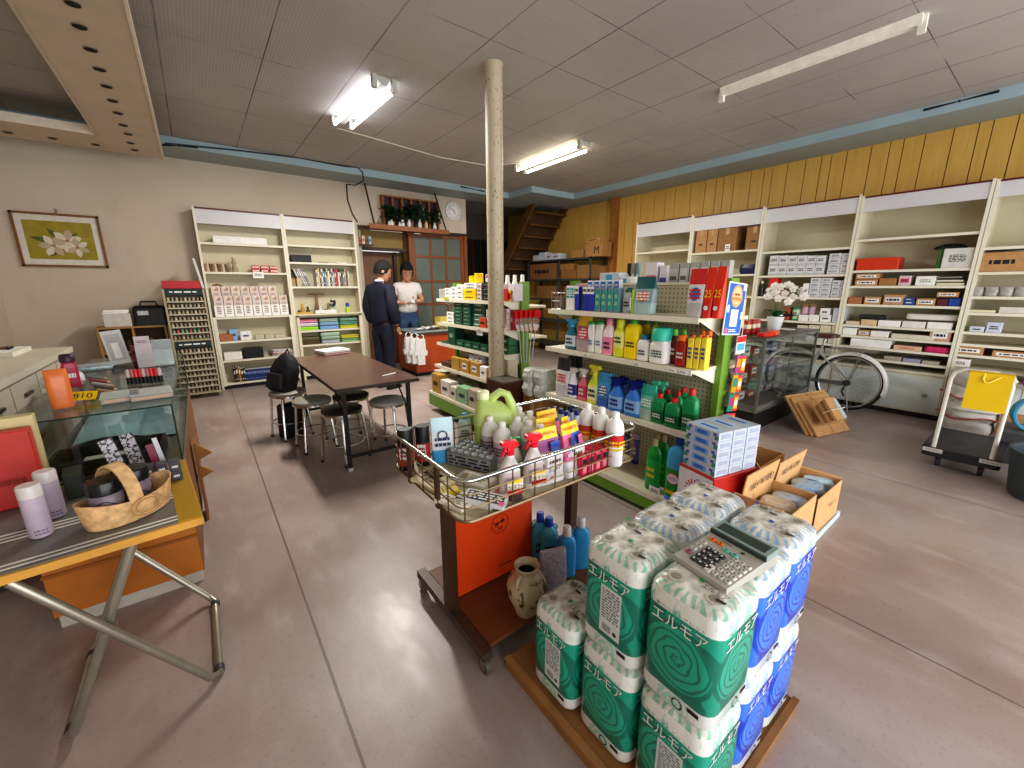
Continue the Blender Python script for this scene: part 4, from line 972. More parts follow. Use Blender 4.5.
# ---------------------------------------------------------------- sign, hanging strips, price cards at the gondola end
sg = MB(); M = frame((0, 0, 0), (1, 0, 0), (0, 0, 1)); SB = mat('#1c6ac0', .35)
sg.box(-.105, .105, -.145, .145, -.002, .002, WHITE, M).quad(M, .195, .275, SB, .0025)
sg.disc(M @ Matrix.Translation((0, .07, 0)), .062, mat('#e89a5a', .4), .003, 18).disc(M @ Matrix.Translation((0, .07, 0)), .052, mat('#f0c08a', .4), .0035, 18)
sg.bars(M @ Matrix.Translation((0, .07, 0)), .07, .04, mat('#8a3a1a', .4), 2, .004).quad(M @ Matrix.Translation((0, .055, 0)), .13, .016, mat('#e8883a', .4), .0042)
sg.quad(M @ Matrix.Translation((0, -.05, 0)), .085, .095, WHITE, .003).bars(M @ Matrix.Translation((0, -.12, 0)), .09, .02, WHITE, 2, .003).quad(M @ Matrix.Translation((-.07, -.12, 0)), .03, .03, mat('#d86a8a', .4), .003)
sg.quad(M @ Matrix.Translation((-.08, .0, 0)), .025, .04, WHITE, .003).quad(M @ Matrix.Translation((.085, -.035, 0)), .02, .04, WHITE, .003).quad(M @ Matrix.Translation((.08, .125, 0)), .03, .04, WHITE, .003)
o = thing('payment_sign', [('x', sg)], 'blue sign with orange seal and blank white square on green gondola end', 'sign', (2.405, 1.11, 1.275), 0, None, (0, math.radians(4), 0))
sg = MB(); sg.box(-.06, .06, -.085, .085, -.001, .001, mat('#e8b88a', .5), M).bars(M, .08, .02, mat('#a03a2a', .5), 1, .002)
thing('paper_notice', [('x', sg)], 'small peach paper notice behind the blue sign', 'notice', (2.58, 1.157, 1.24), 0)
# dangling strip of small packets
CO5 = [mat('#b03a7a', .35), mat('#c89a1c', .35), mat('#1c8a6a', .35), mat('#a83a7a', .35)]
st = MB().tube([(0, 0, .55), (0, .0, 0)], .0015, WHITE, 4)
base = aty(742, 336, 1.1)
thing('hanging_strip', [('x', MB().tube([(0, 0, .12), (0, 0, -.42)], .002, WHITE, 5)), ('header_card', MB().box(-.055, .055, -.002, .002, -.085, .02, mat('#e8e0dc', .4)).quad(FR(-.0022, -.0), .11, .035, RED).quad(FR(-.0022, -.045), .09, .04, SKY))],
      'hanging strip with a red and white header card holding small packets', 'display strip', (2.5, 1.095, 1.1), 0)
for i in range(4):
    z_ = .9-.115*i
    b = MB().box(-.05, .012, -.003, .003, 0, .105, CO5[i]).quad(FR(-.0034, .06, -.018), .05, .05, CO5[(i+1) % 4], .0005)
    b2 = MB().box(.012, .07, -.004, .002, .0, .1, mat('#d8402a', .35)).quad(FR(-.0045, .05, .04), .045, .07, mat('#f0b83a', .35), .0005).disc(FR(-.0045, .05, .04), .018, WHITE, .001, 10)
    thing('sweets_packet', [('x', b), ('bright_side', b2)], 'small %s and red packet on the hanging strip, %s' % (('magenta', 'ochre', 'green', 'plum')[i], ('topmost', 'second from top', 'third from top', 'lowest')[i]), 'packet', (2.5-.018*i, 1.09, z_), 0, 'packets on the hanging strip', (0, math.radians(6), 0))
card(atx(654, 491, 2.075), (0, -1, 0), (0, 0, 1), .075, .05, 'white price label on the green lip of the gondola base')
for i, (u, v) in enumerate(((586, 353), (637, 361), (672, 369), (683, 371))):
    p = atx(u, v, 2.1); p.z = .935
    card(p, (0, -1, 0), (0, 0, 1), .05, .022, 'small white shelf label on second gondola shelf, %s from left' % ORD[i])
# snacks on the rear side
for i in range(6):
    thing('snack_bag', g_bag(.1, .06, .14, mat('#a83224', .3, 0, .25, 40), i, mat('#d8c8b0', .4)), 'red snack bag on the grey showcase top, %s from left' % ORD[i], 'bag', (4.3+.1*(i % 3), 1.96-.1*(i//3), .934), i*.4, 'red snack bags by the orchid')
thing('orange_box', g_box(.16, .08, .04, mat('#e8602c', .35), None, n=0), 'small orange box lying on the grey showcase top', 'box', (4.5, 1.68, .934), .2)
thing('red_packet', g_box(.14, .08, .035, mat('#c82a24', .3), None, n=0), 'flat red packet lying in front of the red snack bags', 'packet', (4.3, 1.67, .934), -.2)
# inside the showcase
IN = [mat('#c8d4d8', .4), mat('#7aa8a0', .4), mat('#b8a0a8', .4), mat('#a8443c', .4), mat('#8a9ab8', .4)]
k = 0
for zz in (.262, .487, .707):
    for i in range(5):
        m = IN[(k*2+i) % 5]; k += 1
        thing('small_package', g_box(.14, .1, .05+.03*((i*7+k) % 3), m, WHITE, n=1, seed=k), 'small package inside the grey showcase, %s level, %s from left' % ({.262: 'lowest', .487: 'middle', .707: 'top'}[zz], ORD[i]), 'package', (4.34+i*.22, 1.88, zz), 0, 'packages in the grey showcase')
# ================================================================ toilet paper
def paper_mat(name, dark, mid, light, streak):
    g = NG(name, rough=.28)
    g.b.inputs['Coat Weight'].default_value = .35
    sel = g.ma('GREATER_THAN', g.ma('ABSOLUTE', g.nx), .71)
    a = g.ma('ADD', g.ma('MULTIPLY', sel, g.y), g.ma('MULTIPLY', g.ma('SUBTRACT', 1., sel), g.x))
    def rose(cz, R, tw):
        u = g.ma('DIVIDE', a, R); v = g.ma('DIVIDE', g.ma('SUBTRACT', g.z, cz), R)
        r = g.ma('SQRT', g.ma('ADD', g.ma('MULTIPLY', u, u), g.ma('MULTIPLY', v, v))); th = g.ma('ARCTAN2', v, u)
        w = g.noise(16, 2)
        s = g.ma('SINE', g.ma('ADD', g.ma('ADD', g.ma('MULTIPLY', th, 1.), g.ma('MULTIPLY', r, tw)), g.ma('ADD', g.ma('MULTIPLY', w, 3.), g.ma('MULTIPLY', g.ma('SINE', g.ma('ADD', g.ma('MULTIPLY', th, 5.), g.ma('MULTIPLY', r, 9.))), .75))))
        return r, g.step(s, -.85, -.35)
    r1, s1 = rose(.158, .085, 27.)
    inr = g.step(r1, 1.15, .95)
    leafy = g.ma('MULTIPLY', g.step(g.noise(9, 1, None, (1, 1, .8)), .5, .53), .75)
    green = g.mix(g.ma('MAXIMUM', g.ma('MULTIPLY', s1, inr), g.ma('MULTIPLY', g.ma('SUBTRACT', 1., inr), leafy)), dark, light)
    green = g.mix(g.step(g.ma('ABSOLUTE', g.ma('SUBTRACT', r1, 1.05)), .09, .04), green, dark)
    r2, s2 = rose(.028, .045, 16.)
    white = g.mix(g.ma('MULTIPLY', g.ma('MULTIPLY', s2, g.step(r2, 1.15, .75)), .65), '#e4e6e2', mid)
    sh = g.step(g.noise(38, 3, None, (1, 1, .3)), .52, .6)
    edge = 0
    shoulder = g.mix(g.ma('MULTIPLY', sh, g.ma('MULTIPLY', g.step(g.z, .33, .31), .7)), '#e3e4de', streak)
    c = g.mix(g.step(g.z, .056, .0585), white, green)
    c = g.mix(g.step(g.z, .268, .2705), c, shoulder)
    g.bump(g.noise(55, 4), .22, .006)
    return g.col(c)
PG = paper_mat('paper_pack_green', '#0a7260', '#84cdb8', '#1aa588', '#7cc8b2')
PB = paper_mat('paper_pack_blue', '#163cbc', '#90bae8', '#3c84ea', '#8cbce6')
def wrap_mat(name, col_):
    g = NG(name, rough=.2); cr = g.noise(30, 5)
    c = g.mix(g.step(cr, .3, .68), '#b4b1a6', '#e9e7de')
    e = g.ma('MAXIMUM', g.ma('DIVIDE', g.ma('ABSOLUTE', g.x), .105), g.ma('DIVIDE', g.ma('ABSOLUTE', g.y), .0975))
    ang = g.ma('ARCTAN2', g.y, g.x)
    st = g.step(g.ma('ADD', g.ma('SINE', g.ma('ADD', g.ma('MULTIPLY', ang, 30.), g.ma('MULTIPLY', g.noise(20, 2), 14.))), g.noise(9, 2)), .75, .95)
    c = g.mix(g.ma('MULTIPLY', g.ma('MULTIPLY', st, g.step(e, .66, .74)), .6), c, col_)
    g.bump(cr, .6, .01); return g.col(c)
WRAPG = wrap_mat('clear_wrap_green', '#45b294'); WRAPB = wrap_mat('clear_wrap_blue', '#5e9ed6')
def pack(sticker, blue):
    m = PB if blue else PG; ac = BLUE if blue else GREEN; b = MB(); W, D, hh = .101, .0955, .33; r = .036
    b.loft([(0, W-.02, D-.02, r), (.006, W-.006, D-.006, r), (.022, W, D, r), (.16, W+.001, D+.001, r), (.29, W, D, r), (.312, W-.004, D-.004, r)], m, 4, caps=False)
    b.loft([(.312, W-.004, D-.004, r), (.323, W-.013, D-.013, r), (.329, W-.03, D-.03, r*.8), (.329, W*.3, D*.3, .01)], WRAPB if blue else WRAPG, 4)
    b.add([(-W+.02, -D+.02, 0), (W-.02, -D+.02, 0), (W-.02, D-.02, 0), (-W+.02, D-.02, 0)], [(3, 2, 1, 0)], m)
    T = frame((0, 0, .3295), (0, -1, 0), (1, 0, 0))
    tp = b
    for sx in (-1, 1):
        for sy in (-1, 1):
            F = T @ Matrix.Translation((sx*.047, sy*.05, 0))
            tp.disc(F, .02, mat('#bdb8ab', .4, 0, .15, 60), .0010, 14, .013).disc(F, .013, mat('#8f8878', .6, 0, .2, 60), .0011, 12)
    for sx, sy in ((-.035, .055), (.04, -.03)):
        F = T @ Matrix.Translation((sx, sy, 0))
        tp.text('エルモア', F, .017, INK, .06, z=.0028).quad(F @ Matrix.Translation((.022, -.02, 0)), .022, .008, DGREY, .0028).quad(F @ Matrix.Translation((-.04, .014, 0)), .012, .012, ac, .0028)
    P = [('x', b)]; pr = b
    for F, wd in ((frame((-W-.0012, 0, 0), (0, -1, 0), (0, 0, 1)), D), (frame((0, -D-.0012, 0), (1, 0, 0), (0, 0, 1)), W), (frame((W+.0012, 0, 0), (0, 1, 0), (0, 0, 1)), D), (frame((0, D+.0012, 0), (-1, 0, 0), (0, 0, 1)), W)):
        pr.text('エルモア', F @ Matrix.Translation((0, .247, 0)), .032, WHITE, wd*1.45, z=.0008)
        pr.text('香りつきトイレット', F @ Matrix.Translation((0, .277, 0)), .008, mat('#4a6a60', .5), wd*1.3, z=.0008)
        pr.quad(F @ Matrix.Translation((.055, .046, 0)), .028, .011, INK, .0006)
        if sticker and wd == D:
            G = F @ Matrix.Translation((.012, .15, 0))
            pr.quad(G, .07, .15, mat('#d2d6d2', .4), .0008).bars(G @ Matrix.Translation((0, .02, 0)), .058, .095, mat('#6e7878', .5), 11, .0012)
            pr.bars(G @ Matrix.Translation((-.01, -.055, 0)) @ Matrix.Rotation(PI/2, 4, 'Z'), .022, .03, INK, 7, .0012).disc(G @ Matrix.Translation((.018, -.058, 0)), .007, DGREY, .0012, 10)
        else:
            pr.disc(F @ Matrix.Translation((.015, .036, 0)), .014, INK, .0008, 18, .011)
    return P
cols = {(0, 0): 'front corner', (0, 1): 'left side'}
packs = [(.893, .392, 0, True, False, 'green toilet paper pack at the near corner, lower one under the calculator column'), (.893, .392, 1, False, False, 'green toilet paper pack carrying the calculator'),
         (.885, .598, 0, False, False, 'green toilet paper pack with rose print, lower one behind the near corner'), (.885, .598, 1, True, False, 'green toilet paper pack with white info panel, upper one left of the calculator'),
         (.868, .806, 0, True, False, 'single-height green toilet paper pack beside the vase'),
         (1.108, .395, 0, False, True, 'blue toilet paper pack, lower one right of the green near corner'), (1.108, .395, 1, False, True, 'blue toilet paper pack, upper one right behind the calculator'),
         (1.102, .602, 0, True, True, 'blue toilet paper pack hidden low in the middle of stack'), (1.102, .602, 1, True, True, 'blue toilet paper pack, upper one in the middle of the stack'),
         (1.323, .4, 0, False, True, 'blue toilet paper pack, lower one at the far right corner'), (1.323, .4, 1, False, True, 'blue toilet paper pack, upper one at the far right corner'),
         (1.317, .605, 0, True, True, 'blue toilet paper pack low at the back by the open carton'), (1.317, .605, 1, True, True, 'blue toilet paper pack, upper one at back nearest tissue boxes')]
packs = [(.89+(x-.893)*.95, .402+(y-.392)*.98, *q) for x, y, *q in packs]
protos = {}
for x, y, lv, st, bl, lb in packs:
    loc = (x, y, .051+.331*lv)
    if (st, bl) in protos: copy_thing(protos[st, bl], loc, 0, lb, 'stacked toilet paper packs')
    else: protos[st, bl] = thing('toilet_paper_pack', pack(st, bl), lb, 'toilet paper', loc, 0, 'stacked toilet paper packs')
# calculator, leaning back a little on its own wedge
CG = mat('#a9a69c', .45); b = MB()
b.add([(-.075, -.105, 0), (.075, -.105, 0), (.075, .105, 0), (-.075, .105, 0), (-.073, -.104, .012), (.073, -.104, .012), (.073, .104, .03), (-.073, .104, .03)], [(3, 2, 1, 0), (4, 5, 6, 7), (0, 1, 5, 4), (1, 2, 6, 5), (2, 3, 7, 6), (3, 0, 4, 7)], CG)
S = math.atan2(.018, .208); F = Matrix.Translation((0, 0, .021)) @ Matrix.Rotation(S, 4, 'X')
sc_ = MB().box(-.075, .075, .052, .104, .0, .016, mat('#8a9c98', .4), F).box(-.064, .064, .06, .094, .0155, .017, mat('#3a4640', .2), F).box(-.075, .075, .049, .053, -.0, .012, mat('#3c4a46', .4), F)
P = [('x', b), ('display', sc_)]
KD = mat('#3c3c3e', .4); KL = mat('#c6c4ba', .4); keys = []
for r in range(4):
    for c_ in range(3): keys.append((-.032+c_*.018, -.078+r*.02, .015, .015, KD))
for r in range(3): keys.append((-.056, -.045+r*.02, .015, .014, KL))
keys.append((-.056, -.065, .015, .014, mat('#9a5a6a', .4)))
for c_ in range(2): keys.append((-.05+c_*.022, .024, .018, .012, ORANGE))
for c_ in range(2): keys.append((-.004+c_*.022, .012, .018, .012, mat('#6abfae', .4)))
for r in range(5):
    for c_ in range(3): keys.append((.03+c_*.016, -.082+r*.02, .013, .014, KL))
keys.append((.012, -.078, .016, .03, KL))
for x, y, w_, h__, m in keys:
    P.append(('key', MB().loft([(.0, w_/2, h__/2, .002, 0, 0), (.005, w_/2-.001, h__/2-.001, .002, 0, 0)], m, 1, M=F @ Matrix.Translation((x, y, 0))).quad(F @ Matrix.Translation((x, y, .0052)), w_*.3, h__*.35, WHITE if m is KD else DGREY, .0004)))
P.append(('nameplate', MB().bars(F @ Matrix.Translation((-.02, .04, 0)), .03, .005, DGREY, 1, .001).disc(F @ Matrix.Translation((.025, .035, 0)), .005, DGREY, .001, 10)))
thing('calculator', P, 'large grey desktop calculator with tilted display lying on toilet paper', 'calculator', (.985, .405, .051+.662+.001), math.radians(-97))
# ---------------------------------------------------------------- goods in the wire basket
TZ = bz0-.001
def at(u, v, z=TZ): p = atz(u, v, z); return p.x, p.y, z
BR = mat('#8a2a24', .3)
for i, (u, v) in enumerate(((404.5, 432), (422, 428.5))):
    x, y, _ = at(u, v, TZ+.16)
    p = g_can(.062, .175, BLACK, BLACK, mat('#a8342c', .35), WHITE, 2, ch=.36, seed=i); p[0][1].quad(FR(-.032, .075), .035, .05, mat('#d8c8c0', .4)).bars(FR(-.033, .075), .03, .03, BR, 2)
    thing('spray_can', p, 'red and white spray can with black cap, %s one in the basket' % ('left', 'right')[i], 'can', (x, y, TZ), -PI/5, 'black-capped cans in the wire basket')
x, y, _ = at(442, 462)
p = g_pouch(.095, .2, mat('#c8e4f0', .35), mat('#dfe8ec', .35), SKY, .05, n=2, ink=NAVY); p[0][1].disc(FR(-.018, .125), .022, NAVY, .003, 16, .017)
thing('refill_pouch', p, 'white and sky blue pouch with navy ring standing in the basket', 'pouch', (x+.01, y+.01, TZ), -.35)
x, y, _ = at(465, 442)
thing('pump_bottle', g_bottle(.065, .15, mat('#c8d4d4', .3), SKY, WHITE, rr_=.4, n=3, cw=.45), 'small white bottle with sky blue cap left of the green jug', 'bottle', (x, y, TZ), -.5)
# boxes of small bottles under clear wrap
x, y, _ = at(476, 463)
b = MB(); b.box(-.11, .11, -.075, .075, 0, .06, mat('#8c8e88', .4))
for i in range(6):
    for j in range(4): b.loft([(.06, .014), (.068, .013), (.07, .008)], mat('#c4c8c8', .3), 2, M=Matrix.Translation((-.09+i*.036, -.055+j*.036, 0)))
for s_ in (-1, 1): b.bars(frame((0, s_*.0755, .03), (s_*-1, 0, 0), (0, 0, 1)), .2, .045, NAVY if s_ < 0 else DTEAL, 3, .001)
b.quad(frame((0, -.0755, .03), (1, 0, 0), (0, 0, 1)), .21, .05, mat('#b8bcba', .35), .0005)
thing('shrink_pack', [('x', b), ('clear_wrap', MB().box(-.112, .112, -.077, .077, .001, .073, clear('thin', '#e8eeee', .08)))], 'grey clear-wrapped pack of small bottles lying left of the white bottles', 'package', (x+.01, y, TZ), math.radians(-64))
# green jug
JG = mat('#b9cc7a', .3, 0, .06, 5); JL = mat('#a6be5e', .3, 0, .06, 5)
x, y, _ = at(494, 452)
b = MB(); b.loft([(0, .082, .06, .035), (.012, .088, .066, .035), (.15, .088, .066, .035), (.15, .088, .066, .035), (.2, .084, .062, .035), (.235, .06, .05, .035, -.02, 0), (.25, .03, .03, .03, -.045, 0), (.262, .026, .026, .026, -.047, 0)], [JL, JL, JL, JG, JG, JG, JG], 4)
hd = MB().tube([(-.012, 0, .235), (.0, 0, .265), (.03, 0, .287), (.062, 0, .275), (.08, 0, .23), (.086, 0, .165), (.085, 0, .12)], [.02, .02, .018, .018, .022, .026, .02], JG, 10)
thing('liquid_jug', [('x', b), ('handle', hd), ('cap', MB().loft([(.26, .029), (.29, .029), (.295, .024)], mat('#d8dcb4', .4), 4, M=Matrix.Translation((-.047, 0, 0))))], 'large pale green liquid jug with loop handle at back of basket', 'jug', (x, y, TZ), math.radians(-30))
# white round-shouldered bottles
LIL = mat('#b9aeb4', .4)
def dome(lab, ink, h=.2, z0=.03):
    b = MB(); b.loft([(0, .035), (.006, .038), (z0, .038), (z0, .0383), (h*.6, .0383), (h*.6, .038), (h*.7, .0375), (h*.78, .034), (h*.85, .025), (h*.885, .015), (h*.9, .0135)], [WHITE, WHITE, WHITE, lab, lab, WHITE, WHITE, WHITE, WHITE, WHITE], 4)
    for a in (0, -PI/2, -PI/4):
        b.bars(Matrix.Rotation(a, 4, 'Z') @ FR(-.039, h*.4), .04, h*.2, ink, 3, .0006)
    return [('x', b), ('cap', MB().loft([(h*.89, .0155), (h*.98, .0155), (h, .012)], WHITE, 4))]
pos = [(489.5, 416), (502, 422), (506.5, 411.5), (519, 407), (517, 416.7), (530, 411.4), (529.5, 421), (540, 424)]
pl = ['front left', 'front right', 'rear left', 'rear middle', 'centre', 'rear right', 'right', 'far right']
for i, (u, v) in enumerate(pos):
    x, y, _ = at(u, v, TZ+.2)
    lb = 'white bottle with lilac label and domed shoulders, %s of the basket cluster' % pl[i]
    if i == 0: o0 = thing('white_bottle', dome(LIL, mat('#6a3a5a', .5)), lb, 'bottle', (x, y, TZ), 0, 'white bottles clustered in the basket')
    else: copy_thing(o0, (x, y, TZ), .2*i, lb, 'white bottles clustered in the basket')
for i, (u, v) in enumerate(((588, 403.5), (602, 407.5), (616, 412))):
    x, y, _ = at(u, v, TZ+.235)
    thing('white_bottle', dome(mat('#c84a2a', .4) if i < 2 else mat('#c82a2a', .4), YELLOW, .235, .09), 'tall white bottle with %s label at the right end of the basket, %s' % ('orange-red' if i < 2 else 'red', ('left', 'middle', 'right')[i]), 'bottle', (x, y, TZ), 0, 'tall white bottles at the basket right end')
x, y, _ = at(516, 438, TZ+.16)
thing('spray_bottle', g_spray(.055, .165, mat('#dfe3dc', .3), GREEN, mat('#c8dcc8', .4), GREEN), 'small spray bottle with dark green trigger behind the red ones', 'spray bottle', (x, y, TZ), -.4)
for i, (u, v) in enumerate(((512.5, 499), (536, 489))):
    x, y, _ = at(u, v)
    p = g_spray(.082, .215, mat('#e6e0dc', .25), mat('#d81c2c', .35), mat('#d8c8c4', .35), n=0)
    F = FR(-.046, .055)
    p[0][1].quad(F, .062, .055, mat('#e8dcc8', .4), .001).quad(F @ Matrix.Translation((0, -.02, 0)), .064, .018, RED, .0015).quad(F @ Matrix.Translation((0, .02, 0)), .05, .012, YELLOW, .0015).text('カビキラー', F, .02, INK, .058, z=.002)
    thing('spray_bottle', p, 'white spray bottle with bright red trigger, %s one at the basket front' % ('left', 'right')[i], 'spray bottle', (x+.01, y+.03, TZ), math.radians(-12), 'red-trigger spray bottles')
PU = mat('#8a3a7a', .35); CYAN = mat('#2a4aa0', .35)
for i, (u, v, w_, tl, c2) in enumerate(((556, 417, .1, 0, CYAN), (549, 427, .1, 0, PU), (553, 437, .12, 0, PU), (572, 433, .055, 0, PINK), (582.5, 429, .065, 0, CYAN), (572, 425, .05, 0, PU))):
    x, y, _ = at(u, v, TZ+.19)
    p = g_pouch(w_, .215, YELLOW, c2, mat('#ddd6d6', .4), .045, ink=WHITE, n=2, seed=i, tb=.8); p[0][1].bars(FR(-.012, .195), w_*.8, .016, ORANGE, 1, .004).quad(FR(-.0165, .13, w_*.28), w_*.36, .06, CYAN if c2 is not CYAN else PINK, .006)
    thing('refill_pouch', p, 'yellow-topped %s refill pouch in the basket, %s' % ('blue' if c2 is CYAN else 'purple' if c2 is PU else 'pink', ('rear left', 'second in the left row', 'front left', 'front of the right row', 'rightmost', 'rear of the right row')[i]), 'pouch', (x, y+.012, TZ), 0, 'yellow-topped refill pouches', (math.radians(-10), math.radians((-6, 5, -4, 4, -5, 3)[i]), math.radians((-14, -6, -10, 8, 2, 12)[i])))
WB = mat('#e2dcd8', .4)
for i, (u, v) in enumerate(((556, 484), (578, 475))):
    x, y, _ = at(u, v)
    b = g_box(.085, .035, .125, WB, None, n=0); F = FR(-.018, .06)
    b[0][1].bars(F @ Matrix.Translation((0, .03, 0)), .06, .02, mat('#7a5a3a', .5), 1, .001).text('おしゃれ', F, .022, INK, .066, z=.001).bars(F @ Matrix.Translation((0, -.035, 0)), .05, .02, RED, 1, .001)
    thing('white_packet', b, 'white printed packet along the basket front wire, %s one' % ('left', 'right')[i], 'packet', (x+.005, y+.03, TZ), 0, 'white printed packets at the basket front')
for i in range(5):
    x0 = 1.155+i*.04
    b = MB().loft([(0, .018, .05, .006), (.075, .018, .05, .006), (.085, .012, .044, .006)], mat('#d23a52', .3), 2, smooth=False).quad(FR(-.0503, .06), .024, .022, INK).quad(FR(-.0503, .025), .02, .03, mat('#e88a9a', .4))
    thing('pink_packet', [('x', b)], 'pink packet with black square, %s in the row at basket front right' % nth(i, 5), 'packet', (x0, 1.095, TZ), 0, 'row of pink packets')
    thing('pink_packet', [('x', MB().loft([(0, .018, .05, .006), (.035, .018, .05, .006)], mat('#c4344a', .3), 2, smooth=False))], 'pink packet in the upper rear layer, %s, basket front right' % nth(i, 5), 'packet', (x0, 1.2, TZ+.04*0), 0, 'rear row of pink packets')
for i, (u, v) in enumerate(((549, 410), (555, 408.5), (561, 410.5), (567, 413), (572, 409), (577, 412))):
    x, y, _ = at(u, v, TZ+.13)
    thing('small_bottle', g_bottle(.04, .14, mat('#c4ccd8', .3), mat('#22307c', .35), mat('#b8b4c8', .4), rr_=.5, cw=.55), 'small clear bottle with navy cap at the basket back, %s' % nth(i, 6), 'bottle', (x, min(y, 1.6), TZ), 0, 'small navy-capped bottles')
# flat packets in the near left corner
FL = [(.635, 1.36, .1, .16, .2, '#dccfa8', 'cream flat packet'), (.64, 1.25, .09, .05, -.25, '#e0c81c', 'yellow flat packet'), (.62, 1.17, .06, .13, .35, '#e2d8c4', 'white flat packet'), (.69, 1.13, .06, .15, .5, '#ddd5c9', 'ivory flat packet'), (.68, 1.41, .1, .12, .1, '#cfc4a4', 'beige flat packet'), (.77, 1.27, .1, .16, .4, '#cfc9be', 'grey-white flat packet')]
for i, (x, y, w_, d_, a, c_, t) in enumerate(FL):
    b = MB().loft([(0, w_/2, d_/2, .006), (.012, w_/2, d_/2, .006), (.016, w_/2-.004, d_/2-.004, .006)], mat(c_, .45), 2, smooth=False)
    b.bars(frame((0, 0, .0165), (0, -1, 0), (1, 0, 0)), d_*.7, w_*.5, mat('#8a7a5a', .5), 3, .0005, i)
    thing('flat_packet', [('x', b)], t+' lying at the left end of the wire basket', 'packet', (x, y, TZ+.0), a)
b = MB().loft([(0, .034, .075, .005), (.014, .034, .075, .005)], mat('#d0cdca', .4), 2, smooth=False); M = frame((0, 0, .0145), (0, -1, 0), (1, 0, 0))
b.quad(M, .13, .05, mat('#3c3c44', .4), .0004).bars(M, .12, .04, WHITE, 3, .0008).quad(M @ Matrix.Translation((.06, -.02, 0)), .02, .02, PINK, .001)
thing('flat_packet', [('x', b)], 'flat packet with dark print and pink corner in the near basket corner', 'packet', (.705, 1.09, TZ+.02), math.radians(62), None, (math.radians(6), math.radians(-5), math.radians(40)))
thing('metal_lid', [('x', MB().loft([(0, .03), (.012, .03), (.015, .026)], mat('#6a6058', .3, .6), 4))], 'small dark round metal lid on the basket tray near the front', 'lid', (.82, 1.075, TZ), 0)
thing('red_leaflet', [('x', MB().box(-.05, .05, -.03, .03, 0, .004, mat('#9a4a42', .4)))], 'dull red leaflet lying on the tray beside the red sprays', 'leaflet', (.79, 1.12, TZ), .5)
# ---------------------------------------------------------------- under the basket
BZ = .101
OG = mat('#d9470f', .5, 0, .05, 3); b = MB()
b.box(-.215, .215, -.04, .04, 0, .44, OG)
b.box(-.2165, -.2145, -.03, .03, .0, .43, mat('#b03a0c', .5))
F = FR(-.041, .27, .03); b.disc(F, .046, mat('#5a1c0c', .5), .0006, 28, .0435)
DK = mat('#4a180c', .5)
for pts in ([(-.026, .002), (-.012, .012), (-.004, .006), (-.01, -.004), (-.024, -.004)], [(.0, .004), (.006, .016), (.018, .02), (.026, .012), (.02, .002), (.008, .0)], [(-.034, .006), (-.03, .016), (-.027, .006)]):
    b.add([(x, y, .0008) for x, y in pts], [tuple(range(len(pts)))], DK, False, F)
b.disc(F @ Matrix.Translation((-.014, -.008, 0)), .006, DK, .0008, 10, .0045).disc(F @ Matrix.Translation((-.024, -.008, 0)), .004, DK, .0008, 10, .003)
b.text('H', F @ Matrix.Translation((0, -.024, 0)), .02, DK, .018, z=.0008).quad(FR(-.041, .055, .06), .075, .005, DK, .0006)
thing('paper_bag', [('x', b), ('opening', MB().box(-.21, .21, -.036, .036, .436, .4405, mat('#8a2a08', .6))), ('handle', MB().tube([(-.07, .042, .43), (-.06, .045, .36), (.06, .045, .36), (.07, .042, .43)], .003, mat('#5a2410', .6), 5))],
      'large flat orange paper bag with round carriage emblem under the basket', 'bag', (.905, 1.372, BZ+.006), 0)
for i, (u, v, w_, h_, cap, m) in enumerate(((540, 512, .08, .27, BLUE, mat('#4a9ab4', .3)), (549, 517, .085, .25, BLUE, mat('#52a4ba', .3)), (584, 516, .085, .26, mat('#d8d8dc', .4), mat('#3a94c4', .3)), (567, 526, .085, .25, mat('#d8d8dc', .4), mat('#3e8cc0', .3)))):
    p = atz(u, v, BZ+h_)
    thing('detergent_bottle', g_bottle(w_, h_, m, cap, m, rr_=.35, cw=.42, ch=.16, sh=.16, n=0 if i > 1 else 2, handle=i < 2), '%s under the basket' % ('teal blue bottle with blue cap, rear one', 'teal blue bottle with blue cap, front one', 'sky blue bottle with white cap, rear one', 'sky blue bottle with white cap, front one')[i], 'bottle', (min(p.x, 1.28), p.y, BZ), -.5)
VA = NG('vase_glaze', rough=.35)
c = VA.mix(VA.step(VA.noise(22, 3, None, (1, 1, .5)), .55, .6), '#b8a98c', '#4a3826'); band_ = VA.step(VA.ma('ABSOLUTE', VA.ma('SUBTRACT', VA.z, .115)), .06, .045)
VAM = VA.col(VA.mix(VA.ma('MULTIPLY', band_, 1.), '#b5a68a', c))
b = MB().loft([(0, .045), (.02, .05), (.08, .075), (.125, .082), (.16, .07), (.18, .045), (.2, .042), (.215, .052), (.218, .05), (.21, .038), (.19, .034)], VAM, 5)
b.loft([(.185, .034), (.19, .034)], mat('#14100c', .9), 5)
thing('ceramic_vase', [('x', b), ('handle', MB().tube([(.05, 0, .195), (.075, 0, .19), (.08, 0, .165), (.068, 0, .15)], .009, VAM, 7)), ('handle', MB().tube([(-.05, 0, .195), (-.075, 0, .19), (-.08, 0, .165), (-.068, 0, .15)], .009, VAM, 7))], 'two-handled cream ceramic vase with brown pattern on the lower board', 'vase', (.905, 1.105, BZ), .4)
thing('bubble_pouch', [('x', MB().loft([(0, .06, .02, .012), (.1, .062, .022, .012), (.2, .06, .012, .01), (.215, .058, .004, .003)], mat('#a39aa2', .25, 0, .2, 70, .5), 3))], 'greyish wrinkled clear pouch standing behind the vase', 'pouch', (1.06, 1.12, BZ), -.35)
